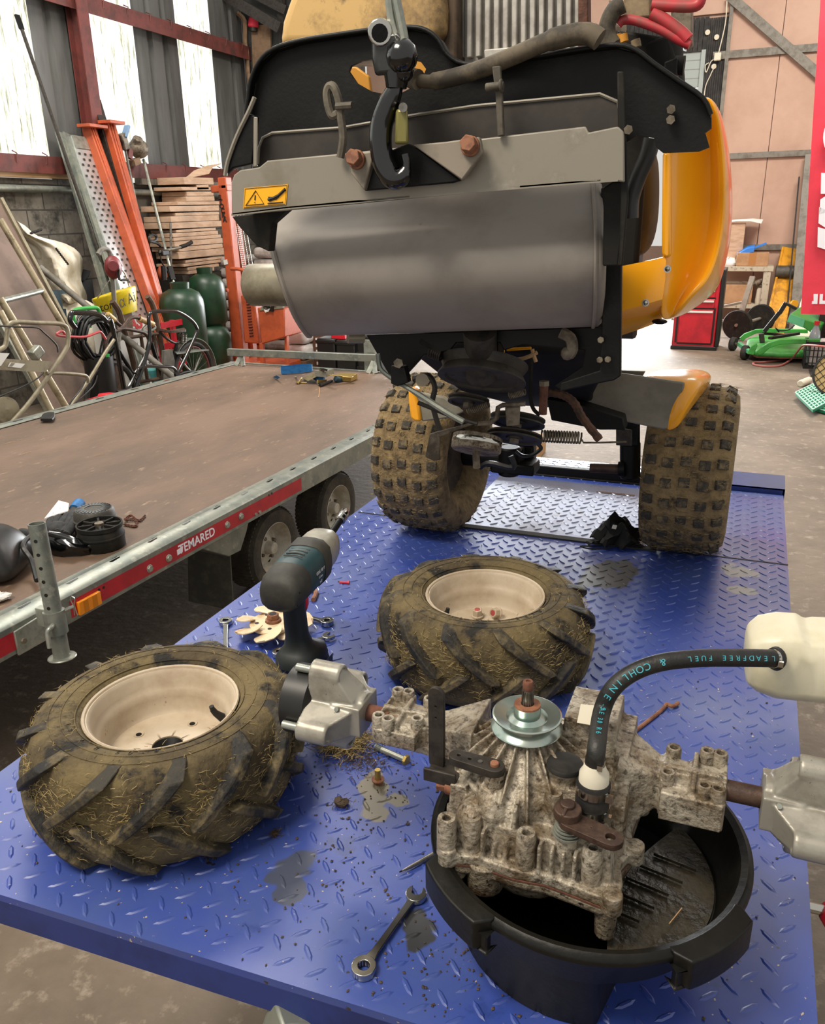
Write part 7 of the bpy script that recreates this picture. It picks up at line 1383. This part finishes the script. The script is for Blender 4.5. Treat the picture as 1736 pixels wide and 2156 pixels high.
carton('brown taped cardboard box on the workbench under the blue dustpan', 1549, 1617, 532, BY+.03, zt, .3)
carton('tall pinkish cardboard box standing on the left of the workbench top', 1522, 1560, 470, BY+.2, zt, .3, 'pale_board', flap=False)
carton('cardboard box on the lower shelf of the workbench', 1512, 1580, 600, BY+.04, zs, .3, flap=False); carton('narrow cardboard box right of the bigger one on the lower bench shelf', 1581, 1591, 602, BY+.1, zs, .3, flap=False)
t = thing('white_sheet', 'bent white sheet lying over the tall box on the workbench', 'sheet', tuple(Yp(1570, 468, BY+.2))); MB().sheet([[Yp(1520, 470, BY+.15), Yp(1550, 466, BY+.15), Yp(1580, 466, BY+.15), Yp(1602, 471, BY+.15)], [Yp(1520, 466, BY+.45), Yp(1552, 463, BY+.45), Yp(1584, 461, BY+.45), Yp(1606, 463, BY+.45)]], (0, 0, .008)).build('sheet', 'paper', t, ang=70)
t = thing('blue_dustpan', 'blue plastic dustpan lying on the cardboard box on the bench', 'dustpan', tuple(Yp(1580, 530, BY))); MB().prism(PYq([(1549, 537), (1586, 531), (1588, 520), (1573, 523)], BY+.05), (0, .18, .03)).bar(Yp(1580, 525, BY+.12), Yp(1613, 512, BY+.12), .05, .03).build('dustpan', 'blue_plastic', t, bevel=.004)
t = thing('white_bag', 'small pile of white plastic bags at the left end of the workbench top', 'bag', tuple(Yp(1537, 552, BY+.1))); mb = MB().ball(Yp(1534, 553, BY+.12)+V((0, 0, -.01)), (.13, .1, .08), 14); mb.v = [tuple(V(p)+V((random.gauss(0, .01), random.gauss(0, .01), random.gauss(0, .008)))) for p in mb.v]; mb.v = [(x, y, max(z, zt+.003)) for x, y, z in mb.v]; mb.build('bags', 'white_wrap', t)
t = thing('white_jar', 'white jar with a metal top on the lower bench shelf', 'jar', tuple(Yp(1598, 632, BY+.1))); q = Yp(1598, 632, BY+.15); MB().lathe([(.001, 0), (.06, 0), (.065, .05), (.055, .2), (.04, .24), (.001, .24)], (q.x, q.y, zs+.002), n=24).build('jar', 'white_plastic', t); MB().cyl((q.x, q.y, zs+.24), (q.x, q.y, zs+.28), .05).build('lid', 'dirty_steel', t)
t = thing('bench_vice', 'small grey metal fitting on the bench leg top right', 'fitting', tuple(Yp(1594, 594, BY-.05))); MB().cyl(Yp(1590, 597, BY+.1), Yp(1600, 592, BY+.1), .04).ball(Yp(1602, 590, BY+.1), .04, 10).build('fitting', 'dirty_steel', t)
# cart wheels
t = thing('cart_wheels', 'pair of dark cart wheels on a bracket in front of the workbench', 'cart', (-.2, 12.6, 0)); wc1 = Zp(1548, 716, 0); r_ = .20; c1 = V((wc1.x, wc1.y, r_+.005)); c2 = c1+V((.3, .85, 0)); ax = V((.55, .83, 0)).normalized(); ax = V((-.35, -1, 0)).normalized()
for c in (c1, c2): MB().lathe([(.001, -.03), (.05, -.04), (.13, -.03), (.15, -.045), (r_-.01, -.04), (r_, -.02), (r_, .02), (r_-.01, .04), (.001, .03)], c, ax, 36).build('wheel', 'dusty_black', t, ang=40); MB().cyl(c+ax*.0, c+ax*.055, .022).build('hub', 'dirty_steel', t)
MB().cyl(c1, c2, .02).bar(c1, c1+V((.12, .3, .62)), .07, .03).bar(c1+V((-.6, 0, .15)), c1+V((.1, .2, .3)), .05, .03).bar((c1+c2)/2+V((-.1, 0, 0)), c1+V((-.9, .3, .02)), .05, .03).build('bracket', 'olive_grey', t)
# red tool chest
t = thing('tool_chest', 'red drawer tool chest on the floor beyond the tractor', 'tool chest', (-.7, 11.4, 0)); ty = 11.2; a, b = Yp(1412, 735, ty), Yp(1502, 738, ty); zt_ = 1.0
MB().bb((a.x, ty, .03), (b.x, ty+.5, zt_)).build('cabinet', 'red_box', t, bevel=.015); MB().bb((a.x-.01, ty-.01, 0), (b.x+.03, ty+.5, .05)).build('base', 'black_plastic', t, bevel=.008); MB().bb((b.x-.002, ty-.012, .05), (b.x+.05, ty+.5, zt_)).build('side_trim', 'black_plastic', t, bevel=.01)
zz = [.09, .53, .66, .79, .92]
for i, z0 in enumerate(zz[:-1]):
    d_ = MB().bb((a.x+.07, ty-.02, z0), (b.x-.05, ty, zz[i+1]-.02)).build('drawer', 'red_box', t, bevel=.006); MB().bb((a.x+.08, ty-.035, zz[i+1]-.06), (b.x-.06, ty-.02, zz[i+1]-.035)).build('drawer_handle', 'paper', d_, bevel=.004); MB().bb((a.x+.06, ty-.006, z0-.02), (b.x-.04, ty-.001, z0)).build('drawer_gap', 'black_plastic', d_)
for x in (a.x+.045, b.x-.04): MB().bb((x-.012, ty-.008, .09), (x+.012, ty-.001, .53)).build('frame_trim', 'black_plastic', t)
# yellow implement, bars and rails against the wall
def lean2(pt, pb, yt, yb_, z0=.01):
    a, b = Yp(pt[0], pt[1], yt), Yp(pb[0], pb[1], yb_); return a, a+(b-a)*((a.z-z0)/(a.z-b.z))
t = thing('yellow_implement', 'yellow channel-shaped implement with a black roller leaning on the pink wall', 'implement', (.2, 13.3, 0)); a = lean2((1666, 523), (1632, 688), 14.1, 13.1)
d = (a[1]-a[0]).normalized(); MB().bar(a[0], a[1], .26, .03, (0, 1, .3)).build('channel_web', 'yellow_steel', t, bevel=.004); MB().bar(a[0]+V((-.13, -.03, 0)), a[1]+V((-.13, -.03, 0)), .03, .09, (0, 1, .3)).bar(a[0]+V((.0, -.03, -.3)), a[1]+V((.0, -.03, 0)), .025, .09, (0, 1, .3)).build('channel_flange', 'yellow_steel', t, bevel=.004); MB().cyl(a[0].lerp(a[1], .28)+V((-.16, -.1, 0)), a[0].lerp(a[1], .28)+V((.12, -.1, 0)), .09, n=20).build('roller', 'dusty_grey', t, bevel=.01); q = a[0].lerp(a[1], .66)+V((.17, -.05, 0)); MB().cyl(q, q+V((.02, -.03, 0)), .06).build('lug', 'yellow_steel', t)
t = thing('grey_bar', 'grey steel bar leaning right of the yellow implement', 'bar', (.35, 13.3, 0)); a = lean2((1677, 560), (1645, 690), 14.1, 13.3); MB().bar(a[0], a[1], .11, .05, (0, 1, 0)).build('bar', 'steel_rail', t, bevel=.004)
t = thing('door_rail', 'tall grey rail leaning beside the red banner', 'rail', (.5, 13.4, 0)); a = lean2((1707, 325), (1672, 690), 14.1, 13.3); MB().bar(a[0], a[1], .16, .05, (0, 1, 0)).build('rail', 'steel_rail', t, bevel=.006); MB().bar(a[0]+V((.1, -.02, 0)), a[1]+V((.1, -.02, 0)), .04, .05, (0, 1, 0)).build('rail_edge', 'galv_bright', t); MB().bar(a[0]+V((-.12, -.02, -.3)), a[1]+V((-.12, -.02, 0)), .02, .03, (0, 1, 0)).build('inner_rail', 'felt_black', t)
t = thing('white_board', 'white and pale green board leaning below the red banner', 'board', (.6, 12, 0)); a = lean2((1696, 610), (1676, 680), 12.2, 11.9); MB().bar(a[0]+V((.15, 0, 0)), a[1]+V((.15, 0, 0)), .34, .02, (0, 1, 0)).build('board', 'white_plastic', t)
# red banner with white letters
bn = thing('red_banner', 'tall red fabric banner with white letters at the right edge of the photo', 'banner', (1.1, 9.8, 0)); by = 9.8
rows = []
for i in range(14):
    f = i/13; pl_ = Yp(1728-43*f, -25+686*f, by); rows.append([pl_+V((u*1.0, .02*math.sin(4*u+3*f), 0)) for u in (0, .1, .3, .5, .7, 1.0)])
cl = MB().sheet(rows, (0, .004, 0)).build('cloth', 'red_banner', bn, ang=70); MB().tube([rows[0][0]+V((-.02, .03, 0)), rows[0][-1]+V((.05, .03, 0))], .014, 8).build('top_rod', 'galv', bn); q = rows[0][-1]+V((-.3, .06, 0)); MB().tube([q, V((q.x, q.y, 0.01))], .016, 8).build('pole', 'galv', bn); MB().bb((q.x-.3, q.y-.2, 0), (q.x+.3, q.y+.2, .015)).build('foot', 'dark_iron', bn)
def bq(pts): return [Yp(p[0], p[1], by-.026) for p in pts]
for pts in ([(1728, 364), (1800, 366), (1800, 408), (1727, 408)], [(1726, 420), (1800, 372), (1800, 425), (1724, 452)], [(1724, 436), (1800, 470), (1800, 520), (1722, 470)], [(1721, 478), (1800, 500), (1800, 545), (1720, 520)]): MB().prism(bq(pts), (0, .003, 0)).build('banner_letter', 'letter_white', cl)
MB().prism(bq([(1748+16*math.cos(2*PI*i/20), 290+32*math.sin(2*PI*i/20)) for i in range(20)]), (0, .003, 0)).build('banner_letter', 'letter_white', cl)
for pts in ([(1712, 619), (1721, 619), (1720, 640), (1708, 640), (1709, 634), (1712, 634)], [(1725, 619), (1732, 619), (1731, 633), (1738, 633), (1739, 619), (1746, 619), (1745, 640), (1724, 640)]): MB().prism(bq(pts), (0, .003, 0)).build('banner_lettering', 'letter_white', cl)
# green mower deck
md = thing('mower_deck', 'green mower deck with curved arms and small wheels lying on the floor', 'mower deck', (.4, 11.0, 0)); my = 10.75
def G(px, py, z): return Zp(px, py, z)
pan = [G(1578, 745, .07), G(1592, 751, .07), G(1640, 753, .07), G(1800, 754, .07), G(1800, 730, .07), G(1700, 716, .07), G(1600, 712, .07), G(1572, 722, .07), G(1568, 738, .07)]
c_ = sum(pan, V())/len(pan); MB().loft([pan, [p+V((0, 0, .05)) for p in pan], [c_+(p-c_)*.9+V((0, 0, .07)) for p in pan], [c_+(p-c_)*.55+V((0, 0, .085)) for p in pan]]).build('deck_pan', 'deck_green', md, bevel=.02, seg=3, ang=70); MB().loft([[p+V((0, 0, -.012)) for p in pan], [p+V((0, 0, .004)) for p in pan]]).build('deck_skirt', 'rust', md)
def arm2(nm, pts, y, th=.05, par=md): return MB().prism(PYq(pts, y), (0, th, 0)).build(nm, 'deck_green', par, bevel=.006)
am2 = arm2('deck_arm', [(1592, 742), (1600, 733), (1617, 722), (1640, 715), (1670, 714), (1740, 714), (1800, 716), (1800, 727), (1740, 724), (1670, 724), (1640, 726), (1620, 733), (1606, 745), (1598, 748)], 10.3); arm2('deck_arm', [(1556, 712), (1566, 703), (1590, 694), (1620, 692), (1700, 694), (1700, 702), (1620, 700), (1592, 702), (1570, 712), (1562, 720)], 11.5)
arm2('wheel_arm', [(1572, 745), (1580, 730), (1592, 722), (1594, 728), (1586, 748)], 10.3); MB().prism([Yp(*p, 10.345) for p in ((1656, 717), (1677, 717), (1677, 722), (1656, 722))], (0, .003, 0)).build('deck_decal', 'paper', am2)
MB().bar(Yp(1555, 724, 10.9), Yp(1578, 742, 10.45), .04, .04).build('cross_link', 'pale_green', md)
for (px, py, y) in ((1541, 738, 11.2), (1566, 757, 10.3)):
    q = Zp(px, py, 0); q.z = .085; MB().lathe([(.001, -.03), (.05, -.032), (.075, -.034), (.085, -.02), (.085, .02), (.075, .034), (.001, .03)], q, (1, -.35, 0), 24).build('deck_wheel', 'rubber', md, ang=40); MB().cyl(q-V((.045, -.016, 0)), q+V((.045, -.016, 0)), .02).build('wheel_hub', 'dirty_steel', md)
MB().bar(Yp(1608, 698, 11.0), Yp(1640, 658, 11.0), .05, .05).bar(Yp(1640, 660, 11.0), Yp(1654, 637, 11.0), .05, .05).bar(Yp(1652, 638, 11), Yp(1676, 650, 11), .08, .03).build('lift_strut', 'black_plastic', md, bevel=.004); MB().bar(Yp(1602, 702, 11), Yp(1604, 720, 11), .08, .06).bar(Yp(1606, 702, 11), Yp(1660, 706, 11.2), .04, .03).bar(Yp(1620, 712, 10.8), Yp(1680, 702, 11.2), .05, .03).build('lift_linkage', 'dark_iron', md); MB().tube(cat([Yp(*p, 11.1) for p in ((1640, 700), (1632, 690), (1640, 696), (1660, 694), (1672, 684))], 4), .008, 5).build('deck_cable', 'cable_black', md)
t = thing('green_hood', 'pale green angular machine cover standing behind the mower deck', 'machine', (.9, 10.6, 0)); fy = 10.55
MB().prism(PYq([(1656, 677), (1663, 661), (1694, 672), (1730, 683), (1720, 710), (1690, 690)], fy), (.12, .4, .05)).build('cover_shell', 'deck_green', t, bevel=.012); MB().prism(PYq([(1656, 677), (1663, 661), (1694, 672), (1690, 690)], fy-.006), (0, .006, 0)).build('cover_face', 'pale_green', t, bevel=.002)
MB().prism(PYq([(1688, 650), (1720, 655), (1716, 672), (1684, 668)], fy+.5), (0, .1, 0)).build('rear_cover', 'deck_green', t); q = Yp(1736, 700, fy+.3); MB().lathe([(.001, -.06), (.2, -.06), (.26, -.03), (.26, .03), (.2, .06), (.001, .06)], (q.x+.05, fy+.3, .26), (1, 0, 0), 28).build('wheel', 'rubber', t); MB().bb((q.x-.1, fy+.1, .25), (q.x+.5, fy+.6, .75)).build('body', 'dark_iron', t)
# crate, bottle, hose, tube, mats, round tan frame
ct = thing('wire_crate', 'black plastic lattice crate of odds and ends by the mower deck', 'crate', (.75, 10.1, 0)); o = Zp(1690, 776, 0); x0, y0, x1, y1, h_ = o.x, o.y, o.x+.5, o.y+.34, .3
MB().bb((x0, y0, 0), (x1, y1, .02)).bb((x0, y0, h_-.05), (x1, y0+.015, h_)).bb((x0, y1-.015, h_-.05), (x1, y1, h_)).bb((x0, y0, h_-.05), (x0+.015, y1, h_)).bb((x1-.015, y0, h_-.05), (x1, y1, h_)).build('crate_rim', 'black_plastic', ct)
for k in range(13): x = x0+(x1-x0)*k/12; MB().bb((x-.006, y0-.002, 0), (x+.006, y0+.008, h_)).build('crate_bar', 'black_plastic', ct)
for k in range(8): y = y0+(y1-y0)*k/7; MB().bb((x0-.002, y-.006, 0), (x0+.008, y+.006, h_)).build('crate_bar', 'black_plastic', ct)
for k in range(3): MB().bb((x0-.003, y0-.003, .06+.07*k), (x1, y0+.004, .07+.07*k)).bb((x0-.003, y0, .06+.07*k), (x0+.004, y1, .07+.07*k)).build('crate_hoop', 'black_plastic', ct)
for i, (lb, c, dx, dz) in enumerate((('white and red package inside the lattice crate', 'paper', .14, .26), ('clear bag of parts inside the lattice crate, nearest its left end', 'white_wrap', .05, .18), ('red can inside the lattice crate', 'red_plastic', .3, .2))): t = thing('crate_item', lb, 'package', (x0+dx, y0+.1, .02)); MB().bb((x0+dx, y0+.06, .024), (x0+dx+.12, y0+.2, dz+.06)).build('package', c, t, bevel=.02)
t = thing('clear_bottle', 'clear plastic bottle with a red cap standing in the lattice crate', 'bottle', (0, 0, 0)); q = V((x0+.09, y0+.26, .022)); MB().lathe([(.001, 0), (.055, 0), (.06, .03), (.06, .3), (.05, .36), (.022, .42), (.02, .44)], q, n=24).build('bottle', 'clear_bottle', t); MB().cyl(q+V((0, 0, .43)), q+V((0, 0, .475)), .028).build('cap', 'red_plastic', t)
t = thing('pink_hose', 'pink rubber hose looping over the floor to the lattice crate', 'hose', tuple(Zp(1620, 770, 0))); MB().tube(cat([Zp(1690, 734, .16), Zp(1676, 744, .06), Zp(1650, 756, .015), Zp(1610, 762, .012), Zp(1588, 763, .012), Zp(1586, 767, .012), Zp(1605, 771, .012), Zp(1640, 770, .012), Zp(1664, 757, .04), Zp(1682, 735, .2), Zp(1692, 727, .27), Zp(1720, 728, .31), Zp(1745, 731, .31)], 6), .012, 8).build('hose', 'hose_pink', t)
t = thing('white_tube', 'short white tube lying on the floor above the green grid mat', 'tube', tuple(Zp(1690, 806, 0))); a, b = Zp(1684, 808, .035), Zp(1703, 800, .035); MB().cyl(a, b, .035, n=18).build('tube', 'white_plastic', t, bevel=.01)
def gridmat(label, c4, nu, nv, z):
    t = thing('grid_mat', label, 'mat', tuple(sum(c4, V())/4)); a, b, c, d = c4; MB().prism([p-V((0, 0, .03)) for p in c4], (0, 0, .026)).build('mat_base', 'grid_green', t, bevel=.004); mb = MB()
    for i in range(nu+1): mb.bar(a.lerp(b, i/nu), d.lerp(c, i/nu), .012, .006)
    mb.build('rib_lines', 'rib_white', t); mb = MB()
    for i in range(nv+1): mb.bar(a.lerp(d, i/nv)+V((0, 0, .002)), b.lerp(c, i/nv)+V((0, 0, .002)), .010, .006)
    mb.build('rib_lines', 'rib_white', t)
a = Zp(1674, 826, .075); b = Zp(1716, 806, .075); d = Zp(1711, 862, .075); c = b+(d-a); gridmat('bright green grid mat lying on the floor, uppermost of two', [a, b, c, d], 7, 9, .06)
a = Zp(1712, 858, .036); b = Zp(1750, 838, .036); gridmat('second green grid mat under the right side of the upper one', [a, b, b+V((.25, -.3, 0)), a+V((.25, -.3, 0))], 6, 6, .03)
t = thing('round_sieve', 'round tan panel with black rim and diamond mesh beside the grid mats', 'sieve', (1.2, 8.7, 0)); fl = Zp(1750, 832, .07); ctr = fl+V((.02, .06, .19)); axn = (V((-.35, -1, .25))).normalized(); u = axn.orthogonal().normalized(); MB().lathe([(.001, 0), (.19, 0), (.19, .012), (.001, .012)], ctr, axn, 40).build('panel', 'tan_disc', t); MB().lathe([(.188, -.02), (.205, -.02), (.21, 0), (.205, .03), (.188, .03)], ctr, axn, 44, loop=True).build('rim', 'black_plastic', t)
ux = V((1, -.35, 0)).normalized(); uy = axn.cross(ux); mb = MB()
for s in (1, -1):
    for k in range(-3, 4):
        o = .05*k; hl = math.sqrt(max(0, .185**2-o*o)); dd = (ux+uy*s).normalized(); nn = (ux-uy*s).normalized(); mb.bar(ctr+axn*.016+nn*o-dd*hl, ctr+axn*.016+nn*o+dd*hl, .006, .004, axn)
mb.build('mesh', 'brown_dirty', t)
t = thing('wood_block', 'tan wooden block on the floor beyond the lift table, under the tractor', 'block', tuple(Zp(1095, 972, 0))); q = Zp(1095, 970, 0); MB().bb((q.x-.16, q.y, 0), (q.x+.12, q.y+.3, .14)).build('block', 'pale_wood', t, bevel=.006)
